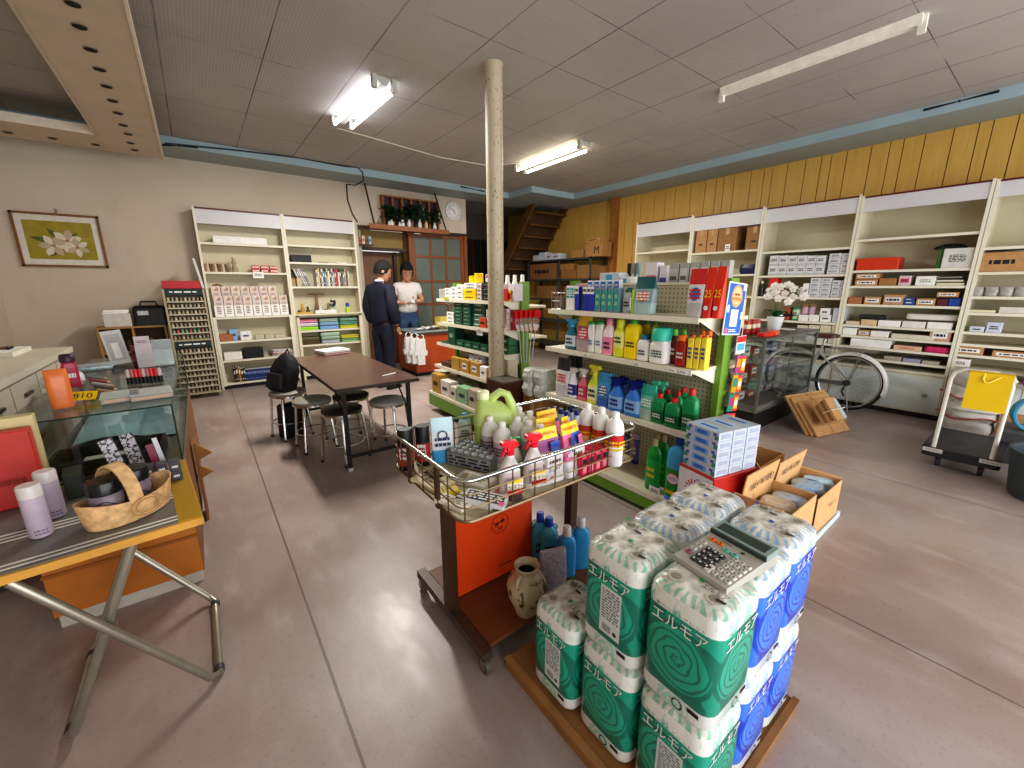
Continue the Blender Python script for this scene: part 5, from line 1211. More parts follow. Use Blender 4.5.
# ---------------------------------------------------------------- tissue boxes and cartons on the floor
TI = MB(); tr_ = math.radians(-12)
for i in range(3):
    for k in range(5):
        b = MB(); w_, d_, h_ = .196, .098, .0458
        b.box(-w_/2, w_/2, -d_/2, d_/2, 0, h_, mat('#b9bec8', .4))
        for F, L_ in ((FR(-d_/2, h_/2), w_), (frame((0, d_/2, h_/2), (-1, 0, 0), (0, 0, 1)), w_)):
            b.quad(F, .09, .03, mat('#6f9fd8', .4), .0005).quad(F, .06, .018, mat('#3a6ab8', .4), .0007)
            for s_ in (-1, 1):
                b.quad(F @ Matrix.Translation((s_*.085, -.006, 0)), .022, .022, mat('#3f8a6a', .4), .0005).quad(F @ Matrix.Translation((s_*.075, .01, 0)), .02, .014, mat('#3a5ab0', .4), .0006)
        for s_ in (-1, 1): b.quad(frame((s_*w_/2, 0, h_/2), (0, s_, 0), (0, 0, 1)), d_*.7, h_*.5, mat('#9da4b4', .4), .0005)
        b.quad(frame((0, 0, h_), (1, 0, 0), (0, 1, 0)), .16, .05, mat('#a8c8e4', .4), .0005).quad(frame((0, 0, h_), (1, 0, 0), (0, 1, 0)), .1, .02, BLUE, .0007)
        c_, s_ = math.cos(tr_), math.sin(tr_); off = -.1035+i*.1035
        thing('tissue_box', [('x', b)], 'white and blue tissue box, %s column from the left, %s in its stack' % (ORD[i], ('lowest', 'second', 'middle', 'fourth', 'topmost')[k]), 'tissue box', (2.1+off*c_, .955+off*s_, .471+k*.0472), tr_+PI/2+PI, 'stacked tissue boxes')
b = g_box(.33, .22, .47, mat('#b4281c', .4), None, n=0); b[0][1].quad(frame((-.165-.0008, 0, .36), (0, -1, 0), (0, 0, 1)), .21, .2, mat('#d8d0d0', .4))
for k in range(9):
    a = k*PI/8; b[0][1].quad(frame((-.1665, 0, .36), (0, -1, 0), (0, 0, 1)) @ Matrix.Rotation(a, 4, 'Z') @ Matrix.Translation((.035, 0, 0)), .05, .008, RED, .0005)
thing('red_carton', b, 'red and white printed carton under the tissue boxes', 'carton', (2.1, .955, 0), tr_)
# open carton with flaps and bags
KI = mat('#c49a68', .7, 0, .08, 14); KO = mat('#cfa472', .7, 0, .08, 14)
def panel(a, b_, c_, d_, m, t=.006):
    A, B_, C_, D_ = map(Vector, (a, b_, c_, d_)); n = (B_-A).cross(D_-A).normalized()*t
    return MB().add([A, B_, C_, D_, A+n, B_+n, C_+n, D_+n], [(3, 2, 1, 0), (4, 5, 6, 7), (0, 1, 5, 4), (1, 2, 6, 5), (2, 3, 7, 6), (3, 0, 4, 7)], m)
def open_carton(x0, x1, y0, y1, h, fl, label, zb=0., write=None):
    P = [('x', None), ('base_panel', MB().box(x0, x1, y0, y1, zb, zb+.006, KI))]
    for s in (('wall_panel', (x0, y0, zb), (x1, y0, zb), (x1, y0, h), (x0, y0, h)), ('wall_panel', (x1, y0, zb), (x1, y1, zb), (x1, y1, h), (x1, y0, h)), ('wall_panel', (x1, y1, zb), (x0, y1, zb), (x0, y1, h), (x1, y1, h)), ('wall_panel', (x0, y1, zb), (x0, y0, zb), (x0, y0, h), (x0, y1, h))):
        P.append((s[0], panel(*s[1:], KO, -.005)))
    for q in fl: P.append(('flap', panel(*q, KO)))
    if write:
        for M, t, hh, w_ in write: P.append(('handwriting', MB().text(t, M, hh, INK, w_, z=.008)))
    return wthing('open_carton', P, label, 'carton', ((x0+x1)/2, (y0+y1)/2, zb))
zb = .031
thing('foam_board', [('x', MB().loft([(0, .46, .13, .01), (.028, .46, .13, .01), (.03, .455, .125, .01)], mat('#c9d6dc', .45), 2, smooth=False))], 'flat white foam board on the floor under the open cartons', 'board', (2.57, .725, 0), .02)
open_carton(2.06, 2.47, .6, .82, .33, [((2.07, .815, .33), (2.46, .815, .33), (2.44, .79, .475), (2.05, .79, .485)), ((2.06, .6, .33), (2.06, .82, .33), (2.0, .82, .4), (2.0, .6, .4))],
            'open brown carton with handwritten raised flap, left one of two beside toilet paper', zb, [(frame((2.255, .796, .4), (1, 0, 0), (0, -.16, 1)), '#5 ¥100', .05, .26)])
open_carton(2.54, 2.96, .61, .835, .265, [((2.53, .83, .265), (2.93, .83, .265), (2.91, .805, .41), (2.5, .805, .425)), ((2.96, .62, .265), (2.96, .83, .265), (2.97, .83, .272), (2.97, .62, .272))],
            'open brown carton with handwritten raised flap, right one with pale blue packets', zb, [(frame((2.7, .811, .345), (1, 0, 0), (0, -.16, 1)), '#5 ¥120', .045, .25), (frame((2.8, .609, .17), (1, 0, 0), (0, 0, 1)), '20 x 12', .02, .12)])
open_carton(2.5, 2.86, .9, 1.13, .36, [((2.5, .9, .36), (2.5, 1.13, .36), (2.44, 1.13, .41), (2.44, .9, .41))], 'open brown carton behind the two cartons with raised flaps', 0)
for k, (x0, h_) in enumerate(((2.08, .24), (2.56, .19))):
    thing('inner_carton', g_box(.37, .19, h_-.04, KRAFT, None, n=0), 'brown carton filling the %s open carton under its packets' % ('left', 'right')[k], 'carton', (x0+.185, .715 if not k else .72, zb+.0075), 0)
for i, (x, y, z_, w_) in enumerate(((2.15, .7, .234, .15), (2.3, .72, .234, .14), (2.41, .7, .234, .1), (2.63, .72, .184, .16), (2.79, .73, .184, .15), (2.9, .71, .184, .09))):
    thing('plastic_bag', g_bag(w_, .17, .06, mat(('#c8c4d0', '#c9bfae', '#b8cce0', '#8fb4dc', '#a9c8e4', '#b8d4ea')[i], .3, 0, .25, 30, .4), i), '%s packet in the open cartons, %s from the left' % (('lilac white', 'beige', 'icy blue', 'sky blue', 'pale blue', 'whitish blue')[i], ORD[i]), 'bag', (x, y, z_), .1*i, 'packets in the open cartons')
# flattened cartons leaning on the showcase
lean = math.radians(52)
for i, (w_, h_, off, t) in enumerate(((.62, .42, 0, 'largest, against the showcase'), (.56, .4, .022, 'second, tied'), (.5, .36, .044, 'front one'))):
    b = MB().box(-w_/2, w_/2, -.014, .004, 0, h_, KRAFT).quad(FR(-.015, h_/2), w_*.02, h_*.98, KRAFTD)
    thing('flattened_carton', [('x', b)], 'flattened brown carton in the leaning bundle, %s' % t, 'cardboard', (4.8-.02*i, 1.19-off*1.5, .0), .12, 'flattened cartons by the showcase', (-lean*.75, 0, math.radians(-14)))
b = MB()
for k in range(5): b.box(-.09+.004*k, .1-.006*k, -.012, .012, .02+.01*(k % 2), .2+.01*k, KRAFTD if k % 2 else KRAFT, Matrix.Translation((0, -.026*k, 0)))
b.box(.03, .08, -.12, -.115, .03, .22, mat('#a8b4b8', .4))
b.tube([(-.1, -.05, .12), (-.1, -.13, .12), (.11, -.13, .12), (.11, .0, .12)], .004, mat('#d8cfb8', .6), 5)
thing('folded_cardboard', [('x', b)], 'small tied bundle of folded cardboard on the leaning cartons', 'cardboard', (4.6, 1.11, .12), 0, None, (-lean*.75, 0, math.radians(-14)))
thing('carton', g_box(.3, .3, .24, KRAFTD, None, n=0), 'dark brown carton on the floor under the gondola far side', 'carton', (3.5, 1.9, 0), .1)
# ================================================================ goods on the right-hand shelves
X = RX
CW = mat('#cfcfd0', .45); CWB = mat('#b4b6bc', .45)
def rbox(z, u0, u1, vt, m, label, cat='box', lab=None, n=1, d=.14, group=None, name='product_box', tape=None, back=.015, rz=0, **k):
    return putx(X, z, u0, u1, vt, lambda w, h: g_box(w, d, h, m, lab, n=n, tape=tape, **k), name, label, cat, group, back, d, rz=rz)
b2 = BAYZ[2]; b3 = BAYZ[3]; b4 = BAYZ[4]; b5 = BAYZ[5]
for i, (a, b, vt) in enumerate(((695, 706, 230), (706.5, 716.5, 229.5), (717, 736, 228.5), (745, 762, 226.8))):
    o = rbox(b2[0], a, b, vt, KRAFT if i < 2 else mat('#9a7448', .75, 0, .1, 20), 'brown carton on the top shelf nearest the column, %s from left' % ORD[i], 'carton', None, 1 if i != 2 else 0, .3, 'brown cartons on a top shelf', 'carton', mat('#b89a6a', .4), lw=.45, lh=.2, off=-.15)
card(atx(728, 246, RX+.0), (0, -1, 0), (0, 0, 1), .07, .09, 'white price card on a brown carton on the top shelf').location.z = b2[0]+.046
putx(X, b2[1], 738, 758, 264.5, lambda w, h: g_bag(w, .15, h, mat('#262a52', .35, 0, .2, 20), 4), 'wrapped_bundle', 'navy plastic-wrapped bundle on the second shelf left of the white boxes', 'bundle', d=.15)
def grid_boxes(z, u0, u1, cols, rows, vt, base, group, m=CW, d=.14):
    h = None
    for c_ in range(cols):
        a = u0+(u1-u0)*c_/cols; b = u0+(u1-u0)*(c_+1)/cols
        yc = (uy(a, X+.015, z+.05)+uy(b, X+.015, z+.05))/2
        hh = (vz(X+.015, yc, vt)-z)/rows; w = abs(uy(a, X+.015, z+.05)-uy(b, X+.015, z+.05))
        for r_ in range(rows):
            p = g_box(w*.97, d, hh*.985, m, None, NAVY, 2, .8, .5, seed=c_*3+r_, off=.05)
            p[0][1].quad(FR(-d/2, hh*.12), w*.9, hh*.12, CWB, .0006)
            thing('small_carton', p, base % (nth(c_, cols), nth(rows-1-r_, rows, 'top')), 'box', (X+.015+d/2+.004*((c_+r_) % 2), yc, z+.001+r_*hh), -PI/2, group)
grid_boxes(b3[1], 768, 824, 6, 2, 256, 'small white box right of the navy bundle, %s column, %s of its stack', 'white boxes in six stacks')
grid_boxes(b3[1], 827, 852, 2, 4, 254, 'flat white box in two tall stacks right of the six, %s stack, %s', 'flat white boxes in two tall stacks')
grid_boxes(b3[2], 808.5, 830, 2, 4, 278.5, 'small white box behind the orchid flowers, %s of two stacks, %s one', 'white boxes right of the orchid')
grid_boxes(b3[2], 830.5, 848, 2, 3, 281, 'small white box at the right end of orchid shelf, %s stack, %s one', 'white boxes at the orchid shelf end')
rbox(b3[2], 802, 808, 284, WHITE, 'single white box left of the stacks behind the orchid flowers')
rbox(b3[2], 767.5, 776, 279, RED, 'red upright box beside the white orchid flowers', n=0)
rbox(b3[2], 777, 780, 285, mat('#a8282c', .4), 'dull red small box just right of the red upright box', n=0)
y_ = uy(763.5, X+.06, b3[2]+.1)
thing('dark_bottle', g_bottle(.06, .2, mat('#1c2a22', .3), WHITE, rr_=.5, d=.06, n=1), 'slim dark green bottle with white cap on the shelf beside the red box', 'bottle', (X+.05, 2.5, b3[2]+.001), -PI/2)
rbox(b3[3], 783.5, 789, 308, mat('#a84a2a', .4), 'rust brown small box beside the orchid pot', n=1)
putx(X, b3[3], 790.5, 798, 307, lambda w, h: g_can(w, h, GREEN, mat('#3a6a4a', .4), mat('#b8c8a8', .4)), 'tea_tin', 'green and cream tin on the shelf right of the orchid pot', 'tin')
for i in range(2):
    a = 801+i*7
    putx(X, b3[3]+.08, a, a+6.4, 305, lambda w, h: g_can(w, h, mat('#b48aa0', .3), mat('#8a6a3a', .4), mat('#c8a4b4', .3), n=0, ch=.25), 'candy_jar', 'pink jar with brown lid on white boxes, %s one' % ('left', 'right')[i], 'jar', 'pink jars on the shelf', back=.04)
for i in range(2): rbox(b3[3], 798.5+i*10.5, 808.5+i*10.5, 315.5, WHITE, 'white box under the pink jars, %s one' % ('left', 'right')[i], n=0, d=.2)
for i in range(2): rbox(b3[3], 820+i*.2, 831, 315.5, WHITE, 'white box right of the pink jars, %s one' % ('lower', 'x')[i], n=1) if i == 0 else rbox(b3[3]+.077, 820, 830, 309, WHITE, 'white box right of the pink jars, upper one', n=1)
rbox(b3[3], 832, 844, 309, mat('#c4c8d0', .4), 'pale blue-grey upright box at the end of the jar shelf', n=0)
for i in range(4): rbox(b3[4], 797+i*11.5, 808+i*11.5, 326, mat('#cfc8b0', .5), 'flat cream carton on the shelf behind the orchid pot, %s' % nth(i, 4), n=0, d=.2, group='flat cream cartons')
for i in range(3): rbox(b3[5], 806+i*11, 816+i*11, 337, mat('#d4d0c4', .5), 'flat whitish carton two shelves below the jars, %s' % nth(i, 3), n=0, d=.2)
for i in range(2): rbox(b3[6], 812+i*13, 824+i*13, 349, mat('#c8c4b8', .5), 'flat grey-white carton on the lowest shelf of the orchid bay, %s' % ('left', 'right')[i], n=0, d=.2)
# bay with the red box
rbox(b4[1], 856, 899, 258.5, mat('#c83a1c', .35), 'long red box on the second shelf of the bicycle bay', n=0, d=.25)
putx(X, b4[1], 935, 941, 247, lambda w, h: g_bottle(w, h, mat('#4a7a34', .4), mat('#4a7a34', .4), rr_=.5, d=w, cw=.9, ch=.05, sh=.02, n=0), 'green_tube', 'upright green tube beside the white carton on the second shelf', 'tube')
o = rbox(b4[1], 941, 973, 249, mat('#d0cdc6', .45), 'white carton with printed lines at right end of second shelf', 'carton', None, 5, .2, seed=4)
thing('black_hat', [('x', MB().loft([(0, .09, .12, .08), (.02, .088, .115, .08), (.04, .06, .08, .05), (.05, .03, .04, .03)], BLACK, 3))], 'black soft cap lying on the white carton', 'cap', (X+.13, .8, vz(X+.015, uy(957, X+.015, 1.7), 249)+.003), 0)
def kbox(z, a, b, vt, label, m=KRAFT, w=WHITE, **k): return rbox(z, a, b, vt, m, label, 'box', w, 1, k.pop('d', .2), lw=.8, lh=.5, **k)
kbox(b4[2], 855, 878, 280.3, 'brown box with white label on the third shelf, lower left of two')
kbox(b4[2]+.075, 856, 880, 274.5, 'brown box with white label on the third shelf, upper left of two')
rbox(b4[2], 879, 897, 279, mat('#a0703c', .7), 'plain brown flat box on the third shelf beside the labelled pair', n=0)
rbox(b4[2], 898.5, 911, 276.5, mat('#d0b8b8', .4), 'white box with pink and red flowers print on the third shelf', lab=mat('#c8486a', .4), n=2, lh=.4)
rbox(b4[2], 915.5, 936, 277, WHITE, 'white box with grey print in the middle of the third shelf', n=2, ink=GREY)
for i in range(3): rbox(b4[2]+i*.036, 936.5, 966-i, 283.8-i*3, (mat('#d6cfae', .5), mat('#d0cbb8', .5), mat('#8a847a', .5))[i], '%s flat box in the stack at right end of third shelf' % ('lowest cream', 'middle ivory', 'topmost grey')[i], n=0)
rbox(b4[3], 848, 862, 298, mat('#a86a44', .7), 'reddish-brown flat box at left end of the fourth shelf', n=0)
kbox(b4[3], 864, 881, 297.5, 'brown box with white label on the fourth shelf, left')
kbox(b4[3], 883, 904, 295.5, 'brown box with big white label on the fourth shelf, middle', w=CW)
for i in range(2): rbox(b4[3]+i*.045, 904, 915, 301-i*2.6, mat('#2a4a8a', .4), 'thin blue box on the fourth shelf, %s' % ('lower', 'upper')[i], n=1, ink=WHITE)
kbox(b4[3], 916, 936, 299.5, 'brown box with long white label on the fourth shelf, right of blue boxes')
rbox(b4[3], 937, 948, 300, mat('#5a2a2a', .5), 'dark maroon box on the fourth shelf', n=0)
rbox(b4[3], 948.5, 961, 299.5, mat('#2a4a9a', .4), 'royal blue box at right end of the fourth shelf', n=0)
kbox(b4[3]+.09, 937, 960, 293, 'brown box with white label lying on the maroon and blue boxes', d=.18)
for i, (a, b, vt) in enumerate(((846, 860, 322), (861, 877, 320.5), (878, 901, 321.5), (902, 926, 322.5))):
    rbox(b4[4], a, b, vt, (mat('#cfc0a4', .5), mat('#d4b48a', .55), WHITE, mat('#dcd8d0', .5))[i], 'low pale box on the fifth shelf behind the bicycle, %s from left' % ORD[i], n=0, d=.25)
rbox(b4[4], 927, 953, 323.5, WHITE, 'low white box on the fifth shelf, right end', n=0, d=.25)
thing('fabric_roll', [('x', MB().loft([(0, .03, .19, .03), (.01, .045, .2, .04), (.05, .045, .2, .04), (.062, .03, .19, .03)], mat('#dcd8d0', .6, 0, .06, 12), 4))], 'long white folded roll lying on low boxes of the fifth shelf', 'roll', (X+.1, uy(932, X+.1, b4[4]+.1), b4[4]+.085), 0)
thing('black_cloth', g_bag(.24, .16, .05, mat('#26282a', .6, 0, .2, 20), 5), 'crumpled black cloth lying on boxes of the fifth shelf', 'cloth', (X+.13, uy(872, X+.1, b4[4]+.1), b4[4]+.066), PI/2)
rbox(b4[5], 842.5, 857, 328.5, WHITE, 'white box on the sixth shelf at left, behind the tyre top', n=0)
kbox(b4[5], 858, 870, 331, 'small brown box with white label on the sixth shelf')
rbox(b4[5], 870.5, 889, 332, WHITE, 'white flat box on the sixth shelf beside the small brown box', n=0)
rbox(b4[5], 891, 936, 335.8, mat('#d8d2bc', .5), 'long flat cream box on the sixth shelf', n=0, d=.25)
rbox(b4[5], 929, 951, 330.5, mat('#c89a80', .6), 'flat pinkish brown box under the fifth shelf at right', n=1, lab=WHITE, d=.15)
rbox(b4[6], 850, 891, 340, WHITE, 'long white box on the seventh shelf above the tyre', n=0, d=.25)
rbox(b4[6], 893.5, 922, 347, mat('#d8b49a', .5), 'pale orange-white flat box on the seventh shelf', n=2, ink=mat('#c84a2a', .4))
putx(X, b4[6], 924, 951, 348.2, lambda w, h: g_bag(w, .12, h, mat('#c8326a', .35, 0, .2, 30), 2), 'pink_packet', 'bright pink packet at right end of the seventh shelf', 'packet', d=.12)
for i in range(3): rbox(b4[7], 884+i*19, 902+i*19, 357.5+i*2.4, (mat('#a89a90', .5), mat('#9a9ab0', .5), mat('#b0a69a', .5))[i], 'flat stack of papers on the lowest open shelf, %s' % nth(i, 3), 'papers', n=0, d=.25, name='paper_stack')
# last bay
rbox(b5[1], 977, 1028, 253, KRAFT, 'large brown carton on the second shelf at the right picture edge', 'carton', None, 1, .3, tape=None)
for i in range(4):
    putx(X, b5[2], 969+i*15, 984+i*15, 288, lambda w, h: g_bag(w, .14, h, mat('#a8a69e', .25, 0, .2, 40, .4), i), 'clear_bag', 'grey clear-plastic packet on the third shelf at right edge, %s from left' % ORD[i], 'bag', 'grey packets at right edge', d=.14)
rbox(b5[3], 999, 1040, 308.5, mat('#d0ccc0', .5), 'flat white box on the fourth shelf at right edge', n=0)
rbox(b5[3], 967, 997, 311, mat('#dcd4b8', .5), 'thin cream board lying on the fourth shelf at right edge', n=0)
rbox(b5[4], 970, 985, 327.5, mat('#c8ccd8', .4), 'small pale blue-white box on the fifth shelf at right edge', n=1)
rbox(b5[4], 986, 1002, 323.5, mat('#c4c8d8', .4), 'small pale violet-white box, taller, on the fifth shelf at right edge', n=2)
kbox(b5[6], 952.5, 984, 347.5, 'brown box with white handwritten label on the seventh shelf at right edge')
kbox(b5[6], 992, 1034, 353, 'brown box with white label cut by the right picture edge')
rbox(b5[7], 950, 970, 360, WHITE, 'white box with text on the lowest shelf behind hand truck handle', n=3)
# things on the steel rack under the stairs
def kb(u0, u1, vt, X_, z, label, m=KRAFT, **k): return putx(X_, z, u0, u1, vt, lambda w, h: g_box(w, .3, h, m, None, n=k.get('n', 0), tape=k.get('tape')), 'carton', label, 'carton', None, .02, .3)
RKX = 6.0
kb(529.5, 556, 264, RKX, 1.551, 'wide brown carton on the upper rack shelf, left', mat('#8a6238', .75), n=1)
kb(560, 573, 264, RKX, vz(RKX+.02, uy(568, RKX+.02, 1.6), 270)+.003, 'brown carton on the upper rack shelf, upper middle', mat('#9a7040', .75)); kb(560.5, 576, 270, RKX, 1.551, 'brown carton on the upper rack shelf, lower middle', KRAFTD)
kb(576.5, 590, 265, RKX, 1.551, 'brown crumpled carton on the upper rack shelf right of middle', mat('#8f6a40', .75)); putx(6.24, 1.551, 597, 605, 266, lambda w, h: g_box(w, .14, h, KRAFTD, None, n=0), 'carton', 'brown carton on the upper rack shelf, right end', 'carton', None, .02, .14)
kb(537, 556, 286, RKX, 1.151, 'brown carton on the second rack shelf, left', mat('#8a6238', .75))
kb(563.5, 589, 287, RKX, 1.151, 'brown carton on the second rack shelf, right', KRAFTD)
def mbox(w, h):
    p = g_box(w, .28, h, mat('#a87c48', .75), None, n=0, tape=None); p[0][1].text('M', FR(-.141, h*.42, w*.2), h*.5, INK, h*.45); return p
putx(RKX, 1.946, 585, 602, 242, mbox, 'carton', 'brown carton marked M on top of the steel rack', 'carton', None, .03, .28)
putx(RKX, vz(RKX+.03, uy(593.5, RKX+.03, 2.0), 242)+.003, 586, 600, 238, lambda w, h: g_box(w, .24, h, mat('#b08450', .75), None, n=1), 'carton', 'flat brown carton on the M carton on top of rack', 'carton', None, .04, .24)
kb(572, 583, 250, RKX, 1.946, 'low brown carton on the rack top left of the M carton', mat('#a07844', .75))
for i, (a, b, vt) in enumerate(((533, 539, 255.5), (539, 546, 252.5), (546, 552, 254), (552, 560, 253.5))):
    putx(RKX, 1.946, a, b, vt, lambda w, h: g_box(w, .2, h, mat('#c8ccd4', .4), None, n=1 if i > 1 else 0), 'white_packet', 'white packet on the steel rack top, %s from left' % ORD[i], 'packet', 'white packets on the rack top', .02, .2)
# ================================================================ gondola behind the pillar
X, z = GA[0]
def ga(k, u0, u1, vt, m, label, lab=None, n=1, d=.12, back=.015, name='product_box', cat='box', group=None, dz=0, **kw):
    return putx(GA[k][0], GA[k][1]+dz, u0, u1, vt, lambda w, h: g_box(w, d, h, m, lab, n=n, **kw), name, label, cat, group, back, d)
def gs(k, u0, u1, vt, n, m, label, names=None, d=.12, back=.015, group=None, dz=0, **kw):
    Xk, zk = GA[k]; zk += dz; yc = uy((u0+u1)/2, Xk+back, zk+.05); hh = (vz(Xk+back, yc, vt)-zk)/n
    nm = names or {1: ['only one'], 2: ['lower', 'upper'], 3: ['lowest', 'middle one', 'topmost'], 4: ['lowest', 'second', 'third', 'topmost'], 5: ['lowest', 'second', 'middle one', 'fourth', 'topmost'], 6: ['lowest', 'second', 'third', 'fourth', 'fifth', 'topmost']}[n]
    for i in range(n):
        putx(Xk, zk+i*hh, u0, u1, 0, lambda w, h: g_box(w, d, hh*.97, m, None, seed=i, n=1, **kw), 'product_box', label+', '+nm[i], 'box', group, back, d, hh)
for i in range(3): gs(0, 444.5+i*6.2, 450.5+i*6.2, 288-i*1.2, 3, WHITE, 'small white box on the pillar gondola top, %s stack' % ('left', 'middle', 'right')[i], group='small white boxes on the pillar gondola')
ga(0, 439, 444, 289, mat('#a8a498', .3), 'small clear jar at left end of the pillar gondola top', n=0, name='clear_packet', cat='packet')
gs(0, 463, 476, 289, 2, YELLOW, 'yellow box on the pillar gondola top shelf')
yw = uy(470, 2.17, 1.3); zt0 = vz(2.17, yw, 289)-GA[0][1]
gs(0, 464, 477, 283, 2, WHITE, 'long white box above the yellow boxes', dz=zt0+.002)
gs(0, 477, 481.5, 284, 4, mat('#d4c8c0', .45), 'small beige box right of the yellow boxes', group='small beige boxes')
gs(0, 482, 490.5, 282.5, 4, BLACK, 'black box in the stack beside the pillar', ink=GREY, group='black boxes beside the pillar')
zt1 = vz(2.17, yw, 283)-GA[0][1]+.003
for i, (u, vt) in enumerate(((473.5, 278), (474.8, 275.5))):
    putx(GA[0][0], GA[0][1]+zt1, (u, 469.5)[i == 0]-2.5, (u, 469.5)[i == 0]+2.5, vt, lambda w, h: g_can(w, h+.02, YELLOW, YELLOW, YELLOW, n=0), 'yellow_tub', 'round yellow tub on white boxes, %s one' % ('left', 'right')[i], 'tub', None, .05)
putx(GA[0][0], GA[0][1]+vz(2.17, uy(487, 2.17, 1.4), 282.5)-GA[0][1]+.002, 484.5, 490.5, 274.5, lambda w, h: g_box(w, .08, h, WHITE, RED, n=0, lh=.4, off=.25), 'red_white_box', 'white box with red top beside the pillar head height', 'box')
ga(0, 501, 504, 289, RED, 'red upright box right of the pillar on top shelf', n=0, d=.05, back=.06); 
putx(GA[0][0], GA[0][1], 504.5, 507.2, 288, lambda w, h: g_bottle(w, h, YELLOW, WHITE, RED, rr_=.5, d=w), 'small_bottle', 'small yellow and white bottle right of the pillar', 'bottle', None, .08)
ga(0, 508, 514.5, 284, mat('#d8d0d4', .45), 'pale pinkish box right of the pillar on top shelf', n=1, back=.13, d=.1)
ga(0, 493, 500, 284, mat('#dcd8cc', .45), 'white box partly behind the pillar on top shelf', n=0, back=.1)
for i in range(6):
    x_ = 2.5+.05*(i % 2); y_ = 3.15+.06*i
    thing('white_bottle', g_bottle(.055, .285, WHITE, WHITE, d=.055, rr_=.5, n=0, cw=.6), 'white bottle behind the green gondola post, %s of the row' % ORD[i], 'bottle', (x_, y_, 1.227), -PI/2, 'white bottles behind the green post')
DGN = mat('#1c4a36', .35); DGT = mat('#2f6e5c', .35)
for c_ in range(2): gs(1, 454+c_*8.5, 462+c_*8.5, 302.5, 6, DGN, 'dark green flat box on the second shelf, %s stack' % ('left', 'right')[c_], ink=mat('#8ab49a', .4), group='dark green flat boxes')
gs(1, 472, 485, 302.5, 5, DGT, 'teal green flat box beside the dark green stacks', ink=WHITE, group='teal green flat boxes', back=.04)
ga(1, 479, 486, 317.5, mat('#c8502c', .4), 'orange-red box in front of the teal boxes', n=1, d=.03, back=.005)
gs(1, 446.5, 453.5, 312, 3, WHITE, 'white packet at left end of second shelf')
gs(1, 486, 493, 309.5, 4, mat('#d0c4c4', .45), 'pale pink packet left of the pillar', group='pale pink packets left of the pillar')
gs(1, 500, 507, 308.5, 4, mat('#d4c0c0', .45), 'pale pink packet right of the pillar', back=.08, group='pale pink packets right of the pillar')
for i in range(2): ga(1, 507.5+i*3, 510.3+i*3, 310, mat('#a81c2c', .35), 'red packet at right end of the second shelf, %s' % ('left', 'right')[i], n=1, ink=WHITE, back=.12, d=.1)
for i in range(6):
    ga(2, 440+i*8, 447.5+i*8, (342, 326, 340, 341.5, 343, 345)[i], DGN, 'dark green box on the third shelf of pillar gondola, %s' % nth(i, 6), n=1, ink=mat('#7aa48a', .4), group='dark green boxes on third shelf')
for i in range(4): ga(2, 448+i*8, 455.5+i*8, 333+i*.8, DGN, 'dark green box in the rear row of third shelf, %s' % nth(i, 4), n=1, back=.16, d=.1, ink=mat('#7aa48a', .4), group='rear dark green boxes')
gs(2, 501, 508.5, 337, 2, mat('#1c5c3c', .35), 'green box with white mark right of the pillar', ink=WHITE, back=.12)
KY = mat('#b08a3c', .6, 0, .1, 12)
for i, (a, b, vt) in enumerate(((451, 459.5, 357.5), (460, 469, 359.5), (469.5, 479, 362.5), (479.5, 486.5, 367), (487, 493, 370))):
    ga(3, a, b, vt, KY if i != 3 else WHITE, 'open ochre carton of packets on the fourth shelf, %s from left' % ORD[i] if i != 3 else 'small white box among ochre cartons on fourth shelf', lab=WHITE if i in (1, 2) else None, n=1 if i in (1, 2, 3) else 0, name='small_carton', cat='box', lw=.5, lh=.45)
for i in range(3): ga(3, 469+i*4.5, 473.2+i*4.5, 354.5, mat('#b4b4c4', .4), 'grey-lilac packet standing in the ochre cartons, %s' % ('left', 'middle', 'right')[i], n=1, back=.06, d=.05, dz=.11, h=None, name='packet', cat='packet') if False else putx(GA[3][0], GA[3][1]+.128, 469+i*4.5, 473.2+i*4.5, 354.5, lambda w, h: g_box(w, .05, h, mat('#b4b4c4', .4), WHITE, n=1), 'paper_packet', 'grey-lilac packet standing on the ochre cartons, %s' % ('left', 'middle', 'right')[i], 'packet', 'grey-lilac packets', .05, .05)
ga(3, 501, 508, 360, mat('#d8ccb4', .5), 'cream box right of the pillar on the fourth shelf', n=0, back=.14)
ga(3, 486, 492, 360, mat('#d8d4d0', .45), 'white packet behind the ochre cartons by the pillar', n=0, back=.12)
ga(3, 441, 450, 362, mat('#5a3a2a', .5), 'small dark brown packet at left end of the fourth shelf', n=0)
for i, (a, b, vt, m) in enumerate(((432, 440, 374, KY), (440.5, 449.5, 381, mat('#d8d0cc', .4)), (450, 456, 387, mat('#cfc4b4', .4)), (456.5, 467.5, 387.5, mat('#8ab48c', .4)), (468, 476, 390, mat('#b8a89a', .4)))):
    ga(4, a, b, vt, m, 'packet on the pillar gondola base, %s from left, %s' % (ORD[i], ('ochre', 'white', 'ivory', 'pale green', 'greyish')[i]), n=1, name='wrapped_packet', cat='packet')
for i in range(4): ga(4, 434+i*9.5, 442+i*9.5, (371, 376, 379, 384)[i], mat('#b4b0a8', .3), 'clear-wrapped grey packet in the rear row of gondola base, %s' % nth(i, 4), n=0, back=.17, name='wrapped_packet', cat='packet')
card(atx(479.5, 331.5, 2.12), (0, -1, 0), (-.1, 0, 1), .1, .075, 'white price card hanging from the second shelf left of the pillar')
card(atx(446.5, 298.5, 2.14), (0, -1, 0), (0, 0, 1), .09, .03, 'yellow shelf label at left end of the pillar gondola top', m=mat('#e0d83a', .4))
b = g_box(.22, .26, .36, mat('#4a2416', .45, 0, .2, 8), None, n=0)
b[0][1].box(-.108, .108, -.128, .128, .36, .372, mat('#5c5852', .3))
